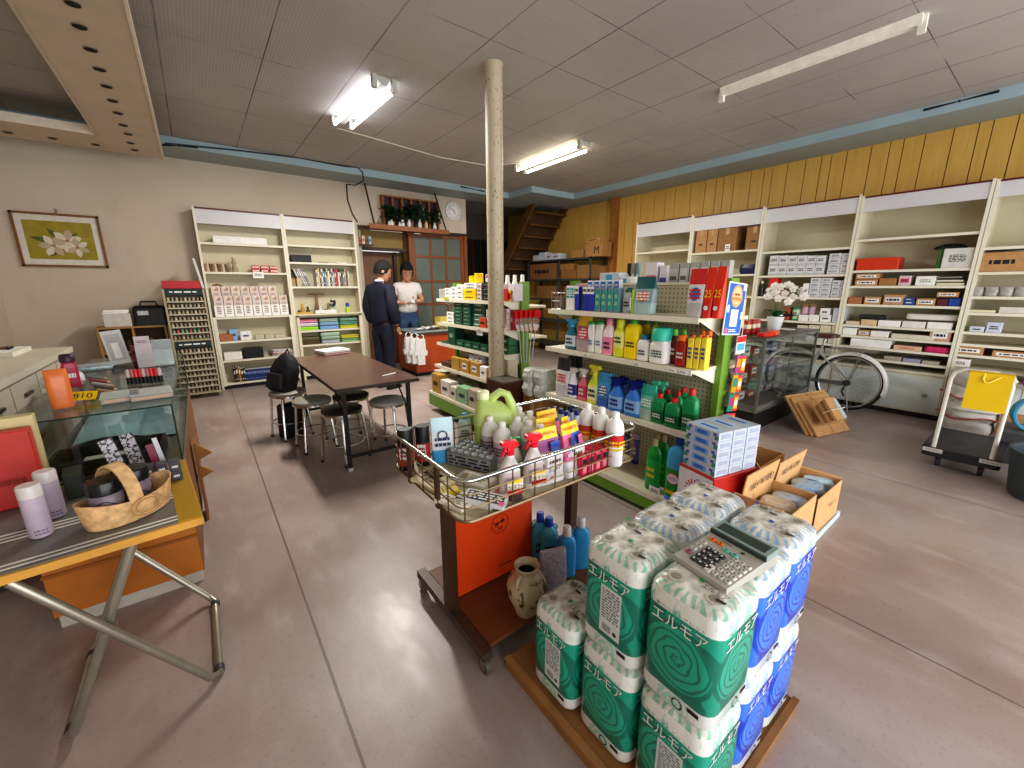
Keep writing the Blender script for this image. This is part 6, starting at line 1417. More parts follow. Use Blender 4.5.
thing('wooden_cabinet', b, 'dark reddish-brown wooden box with grey top right of the pillar', 'cabinet', (2.06, 2.84, .245), 0)
thing('carton', g_box(.22, .26, .244, KRAFTD, None, n=0), 'brown carton on the floor under the dark wooden box', 'carton', (2.06, 2.84, 0), 0)
# fly swatters hanging on the green post
for i in range(5):
    b = MB(); m = mat('#cfd0d0', .35)
    b.tube([(0, 0, -.03), (0, 0, -.36)], .004, m, 5).box(-.045, .045, -.003, .003, -.03, .0, m)
    for k in range(5): b.box(-.045+.02*k, -.042+.02*k, -.002, .002, -.03, .08, mat('#d8b8b8', .4))
    for k in range(4): b.box(-.045, .041, -.002, .002, -.02+.03*k, -.017+.03*k, mat('#d8b8b8', .4))
    hd = MB().box(-.05, .05, -.004, .004, .06, .13, mat('#c8141c', .4))
    thing('fly_swatter', [('x', b), ('red_head', hd), ('tag', MB().box(-.035, .03, -.006, -.004, -.06, -.02, mat('#e0c8b8', .45)))], 'fly swatter with red head hanging on the green post, %s from the left' % ORD[i], 'fly swatter', (2.33+.045*i, 2.985-.008*i, 1.06), .2, 'red fly swatters', (0, math.radians(-6+4*i), .2))
# ================================================================ goods on the back-wall shelves
Y = LY
def lbox(z, u0, u1, vt, m, label, cat='box', lab=None, n=1, d=.12, name='product_box', group=None, back=.015, h=None, **k):
    return puty(Y, z, u0, u1, vt, lambda w, hh: g_box(w, d, hh, m, lab, n=n, **k), name, label, cat, group, back, d, h)
lbox(LZ1[0], 212, 268, 236.5, WHITE, 'long white flat box on the top shelf of the left bay', n=0)
FIG = [mat('#8a6a48', .5), mat('#c8b8a0', .5), mat('#6a4a34', .5)]
for i in range(9):
    b = MB().loft([(0, .02), (.03, .024), (.06, .014), (.07, .018), (.1, .012), (.105, .004)], FIG[i % 3], 3)
    thing('figurine', [('x', b), ('head', MB().loft([(.1, .004), (.108, .012), (.12, .012), (.128, .003)], FIG[1], 3))], 'small brown and cream figurine, %s in the row on the second shelf' % nth(i, 9), 'figurine', (ux(205.5+i*2.6, Y+.05, 1.65), Y+.06, LZ1[1]+.001), 0, 'small figurines in a row')
thing('figurine', [('x', MB().loft([(0, .03), (.04, .034), (.1, .02), (.12, .03), (.16, .018), (.165, .004)], mat('#a89078', .5), 3)), ('head', MB().loft([(.16, .006), (.172, .02), (.19, .02), (.2, .004)], FIG[1], 3))], 'larger pale figurine right of the row on the second shelf', 'figurine', (ux(235, Y+.05, 1.65), Y+.07, LZ1[1]+.001), 0)
hb_ = vz(ux(262, Y, 1.6), Y, 265)-LZ1[1]
for i in range(3):
    for r_ in range(2):
        x = ux(256+i*9, Y, 1.65)
        thing('red_box', g_box(.085, .1, hb_/2*.97, mat('#c03030', .4), WHITE, RED, 1, .9, .4), 'red and white box on the second shelf, %s column, %s' % (('left', 'middle', 'right')[i], ('lower', 'upper')[r_]), 'box', (x, Y+.07, LZ1[1]+.001+r_*hb_/2), 0, 'red and white boxes')
card(aty(258.5, 274.5, Y-.012), (1, 0, 0), (0, 0, 1), .13, .085, 'white price card hanging under the red and white boxes')
CP = [mat('#d8c8b8', .45), mat('#cfc4c0', .45), mat('#d4c0b8', .45), mat('#c8b4ac', .45)]
for r_ in range(3):
    zb_, yy, n = (LZ1[3-1]+.001+.13*r_, Y+.03+.05*r_, 8-(r_ == 2))
    st_ = MB().box(.17, 1.05, yy-.005, yy+.045, LZ1[2]+.0005, LZ1[2]+.13*r_, SHELF) if r_ else None
    if st_: wthing('card_step', [('x', st_)], 'cream step of the card display on the left bay, %s' % ('lower', 'upper')[r_-1], 'display step', (.61, yy+.02, LZ1[2]+.0005))
    for i in range(n):
        w_ = .104; x = .222+i*.1125+.008*(r_ % 2)
        b = MB().box(-w_/2, w_/2, -.006, .006, 0, .155, WHITE if r_ == 0 else CP[(i+r_) % 4]); F = FR(-.0062, .085)
        if r_ == 0: b.bars(F, .05, .1, mat('#7a4a5a', .5), 4, .0006, i*3).quad(F @ Matrix.Translation((0, .05, 0)), .05, .025, CP[i % 4], .0005)
        else:
            b.quad(F @ Matrix.Translation((0, .02, 0)), .075, .085, CP[(i*3+r_) % 4], .0005).disc(F @ Matrix.Translation((.005, .025, 0)), .027, mat('#b08a78', .5), .0009, 12).disc(F @ Matrix.Translation((-.012, .045, 0)), .015, mat('#e0d4c4', .5), .0012, 10).bars(F @ Matrix.Translation((0, -.045, 0)), .06, .03, mat('#8a6a6a', .5), 2, .0009, i)
        thing('card_packet', [('x', b)], 'printed card packet in the %s row of the left bay, %s' % (('front', 'middle', 'rear')[r_], nth(i, n)), 'packet', (x, yy+.012, LZ1[2]+.001+.13*r_), 0, 'card packets in three rows', (math.radians(-9), 0, 0))
thing('wooden_ring', [('x', MB().tube([(.08*math.cos(a*PI/8), 0, .08*math.sin(a*PI/8)) for a in range(16)], .012, mat('#8a5a34', .5), 6, True))], 'brown wooden ring behind the card packets at upper left', 'ring', (.25, Y+.17, LZ1[2]+.35), 0)
lbox(LZ1[3], 219.5, 233.5, 334, mat('#a86c48', .6), 'brown flat box on the shelf below the cards', n=0)
lbox(LZ1[3], 230, 238, 329, mat('#8ab0dc', .4), 'pale blue box behind the brown flat box', n=1, back=.08)
lbox(LZ1[3], 240.5, 252, 331, WHITE, 'white box on the shelf below the cards', n=1)
for i in range(3): lbox(LZ1[3]+.0*i, 255+i*10, 264.5+i*10, 334.5, mat('#bdb8a0', .4), 'greenish clear flat tray on the shelf below the cards, %s' % ('left', 'middle', 'right')[i], n=0, name='flat_tray', cat='tray')
lbox(LZ1[4], 224, 242.5, 352, WHITE, 'white long box on the second lowest shelf', n=0)
lbox(LZ1[4], 243.5, 264, 347.5, BLACK, 'black case on the second lowest shelf', n=0)
for i in range(5): thing('magazine', g_book(.3, .2, .016, (mat('#b8b4b4', .4), mat('#8a8a90', .4), mat('#c85a5a', .4), mat('#d0ccc8', .4), mat('#a0a4ac', .4))[i], seed=i), 'magazine in a flat stack right of the black case, %s' % ('lowest', 'second', 'third', 'fourth', 'topmost')[i], 'magazine', (.915, Y+.115, LZ1[4]+.001+i*.0165), .05*i, 'stacked magazines')
BK = mat('#22386e', .5); bx_ = .27
for i in range(5):
    t = (.02, .03, .025, .03, .02)[i]
    thing('book', g_book(t, .15, (.2, .22, .21, .19, .2)[i], (BLACK, mat('#5a3a24', .5), mat('#b07a40', .5), DGREY, mat('#2a3a4a', .5))[i]), 'dark or brown book at left end of the lowest shelf, %s' % nth(i, 5), 'book', (bx_+t/2, Y+.09, LZ1[5]+.001), 0, 'mixed books on the lowest shelf'); bx_ += t+.003
for i in range(22):
    thing('book', g_book(.026, .15, .165, BK, mat('#8a9ac0', .5)), 'dark blue book on the lowest shelf, %s of the blue row' % ('%s from left' % ORD[i] if i < 20 else ('second to last', 'last')[i-20]), 'book', (bx_+.014+i*.0285, Y+.09, LZ1[5]+.001), 0, 'row of dark blue books', (0, math.radians(-6), 0))
# bay 2
thing('brown_bear', [('x', MB().loft([(0, .03), (.03, .04), (.06, .03), (.075, .02), (.09, .026), (.11, .02), (.115, .005)], mat('#6a4624', .6), 3))], 'small brown ornament at left end of the upper shelf', 'ornament', (ux(287.5, Y+.05, 1.8), Y+.07, LZ2[1]+.001), 0)
lbox(LZ2[1], 291, 312, 254.5, BLACK, 'flat black case on the upper shelf of the right bay', n=0)
for i in range(3): thing('pen', [('x', MB().cyl((-.08, 0, .008), (.08, 0, .008), .008, (GREY, mat('#c8b8a0', .5), WHITE)[i]).cyl((.08, 0, .008), (.1, 0, .008), .004, DGREY, .001))], 'pen lying on the upper shelf right of the black case, %s' % ('left', 'middle', 'right')[i], 'pen', (1.63+.13*i, Y+.07, LZ2[1]+.001), .1*i)
hz_ = .27; x = ux(296, Y, 1.5); cols_ = ['#b8b4ac', '#8a8c94', '#c8c0b0', '#a8a4a0', '#7a8090']
for i in range(5):
    thing('magazine', g_book(.02, .19, .26, mat(cols_[i], .5), WHITE), 'leaning magazine on the book shelf, %s' % nth(i, 5), 'magazine', (x+.075+i*.028, Y+.1, LZ2[2]+.009), 0, 'leaning magazines', (0, math.radians(-20), 0))
x = ux(317, Y, 1.5); xe = ux(350, Y, 1.5)
pal = ['#d8d0b8', '#c8b88a', '#7a5a3a', '#d8d4cc', '#3a5a7a', '#5a8a9a', '#c0b080', '#e0d8c8', '#2a4a4a', '#c8c4bc', '#8a9aa0', '#a83a34', '#c84a3c', '#d8d4d0', '#4a4a50', '#6a7a6a', '#8a8478', '#a09078', '#7a5a4a', '#c0b8a8']
n = 20
for i in range(n):
    w_ = (xe-x)/n
    thing('book', g_book(w_*.93, .17, .24+.025*math.sin(i*2.3), mat(pal[i], .5), mat('#e8e0d0', .5) if i % 3 else INK), 'standing book on the right bay book shelf, %s' % ('%s from left' % ORD[i]), 'book', (x+w_*(i+.5), Y+.1, LZ2[2]+.001), 0, 'standing books')
lbox(LZ2[2], 289, 296, 278, mat('#a88a5c', .7), 'small brown box left of the leaning magazines', n=0)
lbox(LZ2[2], 297, 302, 278, mat('#c8b490', .6), 'small tan box left of the leaning magazines', n=0, back=.0, d=.06)
thing('ornament', [('x', MB().loft([(0, .03), (.05, .035), (.09, .02), (.1, .028), (.14, .02), (.145, .005)], mat('#26262a', .5), 3)), ('head', MB().loft([(.14, .008), (.155, .024), (.18, .02), (.19, .004)], WHITE, 3))], 'black and white ornament on the brown box beside the magazines', 'ornament', (ux(290, Y+.05, 1.55), Y+.07, LZ2[2]+.11), 0)
OC = ['#2a2a2c', '#c8a040', '#3a4a3a', '#b8a890', '#6a5a4a', '#e0dcd0', '#26262a', '#8a7a60']
for i in range(8):
    h_ = .06+.05*((i*5) % 3)
    b = MB().loft([(0, .022), (h_*.4, .028), (h_*.7, .014), (h_*.8, .02), (h_, .006)], mat(OC[i], .5), 3)
    thing('ornament', [('x', b)], 'small %s ornament on the shelf above the towels, %s' % (('black', 'golden', 'dark green', 'beige', 'brown', 'white', 'jet black', 'tan')[i], nth(i, 8)), 'ornament', (1.2+i*.062, Y+.05+.04*(i % 2), LZ2[3]+.001), 0, 'small ornaments above the towels')
lbox(LZ2[3], 292, 313, 311.5, mat('#c8a84c', .5), 'flat golden box in front of the small ornaments', n=0, d=.03, back=-.0, h=.03)
lbox(LZ2[3], 315, 337, 309.5, WHITE, 'flat white tray on the shelf above the towels', n=0, d=.1, h=.05)
thing('display_stand', [('x', MB().box(-.018, .018, -.01, .01, 0, .28, mat('#8a6a44', .6)).box(-.12, .12, -.012, .012, .28, .3, mat('#8a6a44', .6)).box(-.06, .06, -.03, .03, 0, .012, mat('#8a6a44', .6)))], 'brown wooden T-shaped stand above the towels', 'stand', (ux(318, Y+.1, 1.2), Y+.17, LZ2[3]+.001), 0)
VI = mat('#2c2448', .6)
b = MB().loft([(0, .03), (.06, .035), (.065, .03)], WHITE, 3)
fl = MB(); R = random.Random(4)
for k in range(14):
    c_ = Vector((R.uniform(-.06, .06), R.uniform(-.03, .03), .09+R.uniform(0, .1)))
    fl.loft([(-.018, .006), (0, .022), (.018, .006)], VI, 2, M=Matrix.Translation(c_))
thing('flower_pot', [('x', b), ('blossoms', fl), ('stem', MB().tube([(0, 0, .05), (0, 0, .13)], .006, GREEN, 5))], 'small white pot of dark violet flowers above the towels', 'flower pot', (ux(333, Y+.06, 1.1), Y+.13, LZ2[3]+.001), 0)
thing('toy_figure', [('x', MB().loft([(0, .03), (.06, .032), (.09, .02)], LIME, 3)), ('head', MB().loft([(.085, .015), (.1, .032), (.14, .03), (.155, .008)], mat('#3a5a9a', .4), 3))], 'small lime and blue toy at right end above the towels', 'toy', (ux(348, Y+.04, 1.1), Y+.06, LZ2[3]+.001), 0)
def towel(x, w_, z_, m, label, i, d_=.2):
    R = random.Random(i); b = MB(); h_ = .05
    for k in range(2):
        o_ = [R.uniform(-.006, .006) for _ in range(6)]
        b.loft([(k*h_/2+o_[0]*.2, w_/2-.01, d_/2-.008, .02), (k*h_/2+.006, w_/2, d_/2, .02, o_[1], o_[2]), (k*h_/2+h_/2-.006, w_/2, d_/2, .02, o_[3], o_[4]), (k*h_/2+h_/2, w_/2-.01, d_/2-.008, .02)], m, 3)
    thing('folded_towel', [('x', b)], label, 'towel', (x, Y+.1, z_), 0, 'folded towels in two rows')
top_ = [(1.3, 3, ['lime green|#9ad83a', 'white|#d8d4dc', 'pink|#d88aa4']), (1.6, 3, ['sky blue|#7aa8dc', 'pale blue|#9ab8d4', 'grey-green|#a8c0b0']), (1.9, 3, ['yellow|#c8c83a', 'teal green|#6aa890', 'sage green|#8fb8a8'])]
low_ = [(1.3, 2, ['dark brown|#5a4a34', 'olive|#6a644a']), (1.6, 3, ['ash grey|#a8aab0', 'pale green|#a8c4ac', 'mint|#b8d0bc']), (1.9, 2, ['leaf green|#7ab07a', 'bright yellow|#d0cc4a'])]
for nm, st_, z0 in (('upper', top_, .758), ('lower', low_, .539)):
    for ci, (x, n, cs) in enumerate(st_):
        for k in range(n):
            cn, ch = cs[k].split('|')
            towel(x, .28, z0+k*.0585, mat(ch, .85, 0, .1, 60, .3), '%s folded towel in the %s row, %s pile' % (cn, nm, ('left', 'middle', 'right')[ci]), ci*5+k)
# ================================================================ plants and vases on the high wall shelf
VW = mat('#dcd8d0', .35); LFG = mat('#2c4a26', .5, 0, .3, 30); LFD = mat('#1f3a20', .5, 0, .3, 30)
def sprig(n, sx, sy, z0, z1, seed, m):
    R = random.Random(seed); b = MB()
    for k in range(n):
        c_ = Vector((R.gauss(0, sx*.5), R.gauss(0, sy*.4), R.uniform(z0, z1))); a = R.uniform(0, 2*PI); t = R.uniform(-.8, .8); l = R.uniform(.06, .1)
        M_ = Matrix.Translation(c_) @ Matrix.Rotation(a, 4, 'Z') @ Matrix.Rotation(t, 4, 'Y')
        b.add([(0, 0, 0), (l*.4, -l*.3, .004), (l, 0, 0), (l*.4, l*.3, .004)], [(0, 1, 2, 3)], m, False, M_)
    return b
for i, (u, hv, lf, w_) in enumerate(((392, .12, 1, .13), (403, .13, 2, .06), (409.5, .15, 1, .13), (420, .16, 3, .1), (426.5, .16, 2, .08), (435, .13, 1, .13))):
    x = ux(u, 6.93, 2.4)
    b = MB().loft([(0, .026), (.01, .03), (hv*.5, .034), (hv*.85, .02), (hv, .024)], VW if i != 4 else mat('#c8a874', .4), 4)
    P = [('x', b), ('leaves', sprig(170 if lf != 2 else 40, w_, .05, hv*.9, hv+.2, i, LFG if i % 2 else LFD)), ('stem', MB().tube([(0, 0, hv*.6), (.005, 0, hv+.1)], .004, LFD, 5))]
    if lf == 3 or i == 4:
        fl = MB(); R = random.Random(i)
        for k in range(7):
            c_ = Vector((R.uniform(-.05, .05), R.uniform(-.04, -.02), hv+R.uniform(.04, .2)))
            for q in range(5): fl.add([(0, 0, 0), (.02, -.008, .003), (.03, 0, 0), (.02, .008, .003)], [(0, 1, 2, 3)], WHITE, False, Matrix.Translation(c_) @ Matrix.Rotation(PI/2, 4, 'X') @ Matrix.Rotation(q*2*PI/5, 4, 'Z'))
        P.append(('white_blossoms', fl))
    thing('vase_of_greenery', P, ('white vase with dense dark foliage, leftmost on the high wall shelf', 'pale slender vase with little foliage, second on the high shelf', 'white vase with full dark foliage, third on the high shelf', 'white vase with white blossoms, fourth on the high wall shelf', 'tan vase with white blossoms, fifth on the high wall shelf', 'white vase with dark foliage, rightmost beside the slanted strap')[i], 'vase', (x, 6.925, sz+.001), i)
for i in range(3):
    thing('small_vase', [('x', MB().loft([(0, .018), (.04, .026), (.07, .012), (.085, .016)], VW if i else mat('#7a5a3a', .5), 3))], '%s little vase at left end of the high wall shelf' % ('brown', 'white', 'farther white')[i], 'vase', (ux(379+i*10.5, 6.9, 2.38), 6.895, sz+.001), 0)
thing('wall_rack', [('x', MB().box(2.2, 2.43, 7.0, 7.08, 2.06, 2.075, WOODD).box(2.2, 2.21, 7.0, 7.08, 2.06, 2.32, WOODD).box(2.2, 2.43, 7.0, 7.08, 2.31, 2.325, WOODD))], 'small dark wooden wall rack left of the doorway top', 'rack', (0, 0, 0), 0)
for i in range(4): thing('box_of_pictures', g_box(.045, .05, .1+.03*(i % 2), (mat('#a04a3a', .5), mat('#c8b8a0', .5), mat('#6a4a3a', .5), mat('#8aa0a8', .4))[i], None, n=1), 'small coloured box in the dark wall rack, %s' % nth(i, 4), 'box', (2.235+.052*i, 7.04, 2.0755), 0, 'small boxes in the wall rack')
# ================================================================ left corner
NR = mat('#a89c7c', .5, 0, .08, 5)
for lv, (z0, z1) in enumerate(((.06, .745), (.745, 1.385))):
    P = [('x', None), ('case', MB().box(-.32, .09, 6.5, 6.72, z0, z0+.02, NR).box(-.32, -.3, 6.5, 6.72, z0+.02, z1, NR).box(.07, .09, 6.5, 6.72, z0+.02, z1, NR).box(-.3, .07, 6.7, 6.72, z0+.02, z1, mat('#847a66', .6)))]
    P.append(('sign', MB().box(-.3, .07, 6.5, 6.515, z1-.075, z1-.005, mat('#1c3034', .5)).bars(frame((-.115, 6.499, z1-.04), (1, 0, 0), (0, 0, 1)), .28, .03, WHITE, 1, .001)))
    n = 8 if lv == 0 else 7
    for k in range(n):
        z_ = z0+.02+(z1-z0-.1)*k/n
        if k: P.append(('rail', MB().box(-.3, .07, 6.495, 6.6, z_-.008, z_+.006, mat('#b8b09a', .4))))
    wthing('spool_cabinet', P, '%s cabinet of small spools with a dark sign strip beside the shelves' % ('lower', 'upper')[lv], 'cabinet', (-.115, 6.6, z0))
    for k in range(n):
        z_ = z0+.02+(z1-z0-.1)*k/n+.007
        for j in range(9):
            m = (mat('#b8ab96', .5), mat('#a59682', .5), mat('#c4b8a2', .5), mat('#8f8676', .5))[(k*5+j*3) % 4] if not (lv == 1 and k == 1) else (mat('#8aa88a', .5), mat('#c86a6a', .5), mat('#7ab49a', .5))[j % 3]
            thing('thread_spool', [('x', MB().loft([(0, .016), (.004, .016), (.005, .013), (.04, .013), (.041, .016), (.045, .016)], m, 2))], 'thread spool in the %s spool cabinet, row %s from the bottom, %s' % (('lower', 'upper')[lv], ORD[k], nth(j, 9)), 'spool', (-.28+.041*j, 6.54, z_), 0, 'thread spools')
thing('red_box', g_box(.38, .22, .09, mat('#b01c22', .4), None, n=0), 'red flat box on top of the upper spool cabinet', 'box', (-.12, 6.6, 1.386), 0)
thing('white_board', [('x', MB().box(-.012, .012, -.12, .12, 0, .36, mat('#c8c6c0', .4)))], 'white narrow board leaning between the spool cabinet and shelves', 'board', (.085, 6.6, 1.387), 0, None, (0, math.radians(-8), 0))
WS = mat('#a07848', .55, 0, .14, 8)
P = [('x', None), ('case', MB().box(-.97, -.35, 6.6, 6.85, .93, .95, WS).box(-.97, -.95, 6.6, 6.85, 0, .93, WS).box(-.37, -.35, 6.6, 6.85, 0, .93, WS).box(-.67, -.65, 6.6, 6.85, .02, .93, WS).box(-.95, -.37, 6.84, 6.85, .0, .93, mat('#4a3420', .6)))]
for z_ in (.02, .35, .64): P.append(('shelf', MB().box(-.95, -.37, 6.61, 6.84, z_, z_+.015, WS)))
wthing('bookcase', P, 'low brown wooden bookcase against the plaster wall behind the showcase', 'bookcase', (-.66, 6.72, 0))
for i in range(6): thing('jar', [('x', MB().loft([(0, .03), (.1, .032), (.12, .02), (.14, .022)], mat('#5a4434', .4, 0, .2, 20), 3))], 'dark jar in the wooden bookcase, %s' % nth(i, 6), 'jar', (-.9+.09*i+(.02 if i > 2 else 0), 6.72, .656), 0, 'dark jars in the bookcase')
thing('white_box', g_box(.24, .2, .15, mat('#c0bcb4', .45), None, n=0), 'white box with papers on the wooden bookcase', 'box', (-.78, 6.72, .951), .05)
for i in range(2): thing('paper_stack', g_book(.22, .18, .02, WHITE), 'white papers on the white box, %s sheet bundle' % ('lower', 'upper')[i], 'papers', (-.78, 6.72, 1.102+i*.021), .1*i)
b = MB().loft([(0, .16, .09, .03), (.2, .155, .085, .03), (.235, .13, .06, .03)], BLACK, 3, smooth=False).quad(FR(-.0905, .15, -.06), .1, .05, mat('#b8b8b8', .5))
thing('black_bag', [('x', b), ('handle', MB().tube([(-.08, 0, .23), (-.07, 0, .28), (.07, 0, .28), (.08, 0, .23)], .01, BLACK, 6))], 'black case with white tag on the wooden bookcase', 'bag', (-.48, 6.72, .951), 0)
thing('small_carton', g_box(.3, .25, .22, mat('#8a5a2c', .7), None, n=0), 'brown carton on the floor left of the wooden bookcase', 'carton', (-1.15, 6.6, .0), .1)
thing('orange_carton', g_box(.26, .25, .5, mat('#94602c', .7), None, n=1), 'tall brown carton behind the pale drawer cabinet', 'carton', (-1.3, 6.0, .0), -.1)
# papers and bits on the drawer cabinet
for i, (x, y, w_, d_, m, t) in enumerate(((-1.18, 4.35, .3, .4, '#d8d4c4', 'white tray of papers'), (-1.2, 3.95, .3, .3, '#b8c0b8', 'pale green flat papers'), (-1.05, 3.1, .16, .2, '#dcdad4', 'white crumpled paper'))):
    thing('paper_stack', g_book(w_, d_, .03 if i != 2 else .06, mat(m, .5)), t+' on the pale drawer cabinet', 'papers', (x, y, .951), .3*i)
for i in range(5): thing('small_tool', [('x', MB().cyl((-.05, 0, .009), (.05, 0, .009), .009, (BROWN, BLACK, mat('#a87a50', .5))[i % 3]))], 'short dark stick on the paper tray at left edge, %s' % nth(i, 5), 'tool', (-1.25+.04*i, 4.38, .982), .4*i)
thing('blue_cloth', g_bag(.3, .24, .2, mat('#26345c', .8, 0, .15, 40, .3), 8), 'dark blue crumpled cloth at left picture edge below the cabinet', 'cloth', (-.83, 2.5, .45), .3) if False else None
# ================================================================ on the glass showcase
GZ = .9015
def gl(u, v): return atz(u, v, GZ)
p = gl(62, 408); b = MB(); OP = mat('#d8763a', .3, 0, .1, 20, .2)
b.loft([(0, .034, .022, .02), (.02, .036, .024, .02), (.13, .036, .022, .02), (.16, .034, .014, .013), (.165, .033, .006, .005)], OP, 3)
thing('orange_pouch', [('x', b)], 'orange upright pouch on the glass showcase front edge', 'pouch', (p.x, p.y+.03, GZ), .2)
p = gl(81, 400); M = frame((0, 0, 0), (1, .15, 0), (-.1, .5, .6)); b = MB().box(-.05, .05, -.022, .022, -.001, .001, YELLOW, M).text('810', M, .025, INK, .07, z=.0016)
thing('price_tag', [('x', b)], 'yellow price tag beside the orange pouch', 'price tag', (p.x+.01, p.y, GZ+.022), -.5)
p = gl(74, 386); thing('red_tube', g_bottle(.06, .17, mat('#b02a44', .3), mat('#3a2438', .4), d=.03, rr_=.4, ch=.2, cw=.9, n=1, ink=WHITE), 'red tube with dark cap leaning behind the orange pouch', 'tube', (p.x, p.y, GZ), .3)
p = gl(92, 369); thing('silver_pouch', [('x', MB().loft([(0, .09, .05, .01), (.02, .1, .055, .01), (.035, .09, .045, .01)], mat('#9aa8ac', .25, .3, .2, 40, .4), 2))], 'silver and teal flat pouch lying on the glass showcase', 'pouch', (p.x, p.y, GZ), .2)
for i in range(5):
    p = gl(97+i*3, 378+i*3.5)
    thing('pencil', [('x', MB().cyl((-.09, 0, .007), (.08, 0, .007), .007, (mat('#8a8a90', .3), mat('#a83a3a', .4), mat('#d0d0d4', .3), mat('#4a4a4a', .4), mat('#c8a070', .4))[i], seg=2).cyl((.08, 0, .007), (.1, 0, .007), .007, mat('#c8b090', .6), .001, 2))], 'cosmetic pencil lying slanted on the glass showcase, %s from the left' % ORD[i], 'pencil', (p.x, p.y, GZ), math.radians(-58), 'cosmetic pencils')
p = gl(36, 384); thing('white_pouch', g_bag(.16, .14, .06, mat('#c4c4c4', .4, 0, .1, 30, .3), 3), 'crumpled white bag at left end of the glass showcase', 'bag', (p.x+.12, p.y-.1, GZ), .2)
def palette(u, v, w_, d_, m, label, rz):
    p = gl(u, v); b = MB().loft([(0, w_/2, d_/2, .006), (.018, w_/2, d_/2, .006), (.02, w_/2-.003, d_/2-.003, .006)], mat('#a89a90', .4), 2, smooth=False)
    for i in range(3):
        for j in range(4): b.disc(frame((-w_/2+w_*(j+.5)/4, -d_/2+d_*(i+.5)/3, .0202), (1, 0, 0), (0, 1, 0)), w_/11, m, .0006, 10)
    b.quad(FR(-d_/2, .01), w_*.8, .012, mat('#c8a890', .5))
    thing('cosmetic_palette', [('x', b), ('clear_lid', MB().box(-w_/2, w_/2, -d_/2, d_/2, .0215, .026, CLRB))], label, 'palette', (p.x, p.y, GZ), rz)
palette(121, 398, .13, .16, mat('#8a8480', .4), 'clear-lidded grey cosmetic palette on the showcase, left one', .1); palette(152, 395, .15, .17, mat('#9a8078', .4), 'clear-lidded rosy cosmetic palette on the showcase, right one', .1)
for i in range(9):
    p = gl(130+i*3.9, 383.5-i*.3); m = (mat('#c8b0b0', .3), RED, mat('#d83a2c', .3), mat('#b06a6a', .3))[(i*3) % 4]
    thing('lipstick', [('x', MB().loft([(0, .011), (.035, .011), (.036, .0095), (.07, .0095), (.078, .004)], [BLACK, BLACK, m, m], 2))], 'lipstick with black base in the row on the showcase, %s' % nth(i, 9), 'lipstick', (p.x, p.y, GZ), 0, 'row of lipsticks')
p = gl(122, 364); b = MB().box(-.05, .05, -.03, .03, 0, .22, mat('#c0bdb9', .35)).quad(FR(-.031, .11), .075, .17, mat('#a8a4a4', .35)).quad(FR(-.0315, .09), .035, .1, WHITE)
thing('white_packet', [('x', b)], 'tall white clear-fronted packet leaning at back of the showcase', 'packet', (p.x, p.y, GZ+.006), .15, None, (math.radians(-8), math.radians(-6), .15))
p = gl(147, 366); b = MB().box(-.04, .04, -.02, .02, 0, .14, mat('#c4b9b9', .4)).box(-.038, .038, -.018, .018, .14, .195, mat('#c8b4b8', .4)).bars(FR(-.021, .165), .05, .018, mat('#8a5a6a', .5), 2, .001)
thing('display_stand', [('x', b)], 'pale pink display card stand on the showcase', 'stand', (p.x, p.y, GZ), .1)
p = gl(163, 360); thing('clear_rack', [('x', MB().box(-.06, .06, -.06, .06, 0, .01, CLRB).box(-.06, .06, .05, .056, .01, .16, CLRB).box(-.06, .06, -.01, -.004, .01, .1, CLRB))], 'clear acrylic rack at the right back corner of the showcase', 'rack', (-.24, 3.55, GZ), 0)
for i in range(3): thing('small_packet', g_box(.05, .02, .1, (mat('#8a3a4a', .4), mat('#b8b0b0', .4), mat('#6a5a6a', .4))[i], None, n=1), 'small packet behind the showcase packets, %s' % nth(i, 3), 'packet', (-.4+.07*i, 3.9, GZ), 0, 'small packets at the showcase back')
# inside the glass showcase
IZ = .626
thing('dark_tray', [('x', MB().box(-.6, -.22, 2.36, 2.62, IZ, IZ+.012, mat('#2e2822', .5)).box(-.6, -.22, 2.36, 2.375, IZ+.012, IZ+.06, mat('#2e2822', .5)).box(-.6, -.22, 2.605, 2.62, IZ+.012, IZ+.06, mat('#2e2822', .5)).box(-.6, -.585, 2.375, 2.605, IZ+.012, IZ+.06, mat('#2e2822', .5)).box(-.235, -.22, 2.375, 2.605, IZ+.012, IZ+.06, mat('#2e2822', .5)))], 'dark open tray inside the glass showcase front', 'tray', (0, 0, 0), 0)
thing('paper_sheet', [('x', MB().box(-.5, -.33, 2.45, 2.53, IZ+.0125, IZ+.03, mat('#cfccc4', .5)))], 'white paper lying in the dark tray inside the showcase', 'paper', (0, 0, 0), 0)
LB = mat('#9ab8c0', .5, 0, .08, 6)
thing('blue_cloth', [('x', MB().grid(lambda u, v: (-.58+.4*u, 2.75+.9*v, IZ+.03+.02*math.sin(u*5+v*3)+.03*v), 10, 10, LB))], 'pale blue cloth spread inside the glass showcase', 'cloth', (0, 0, 0), 0)
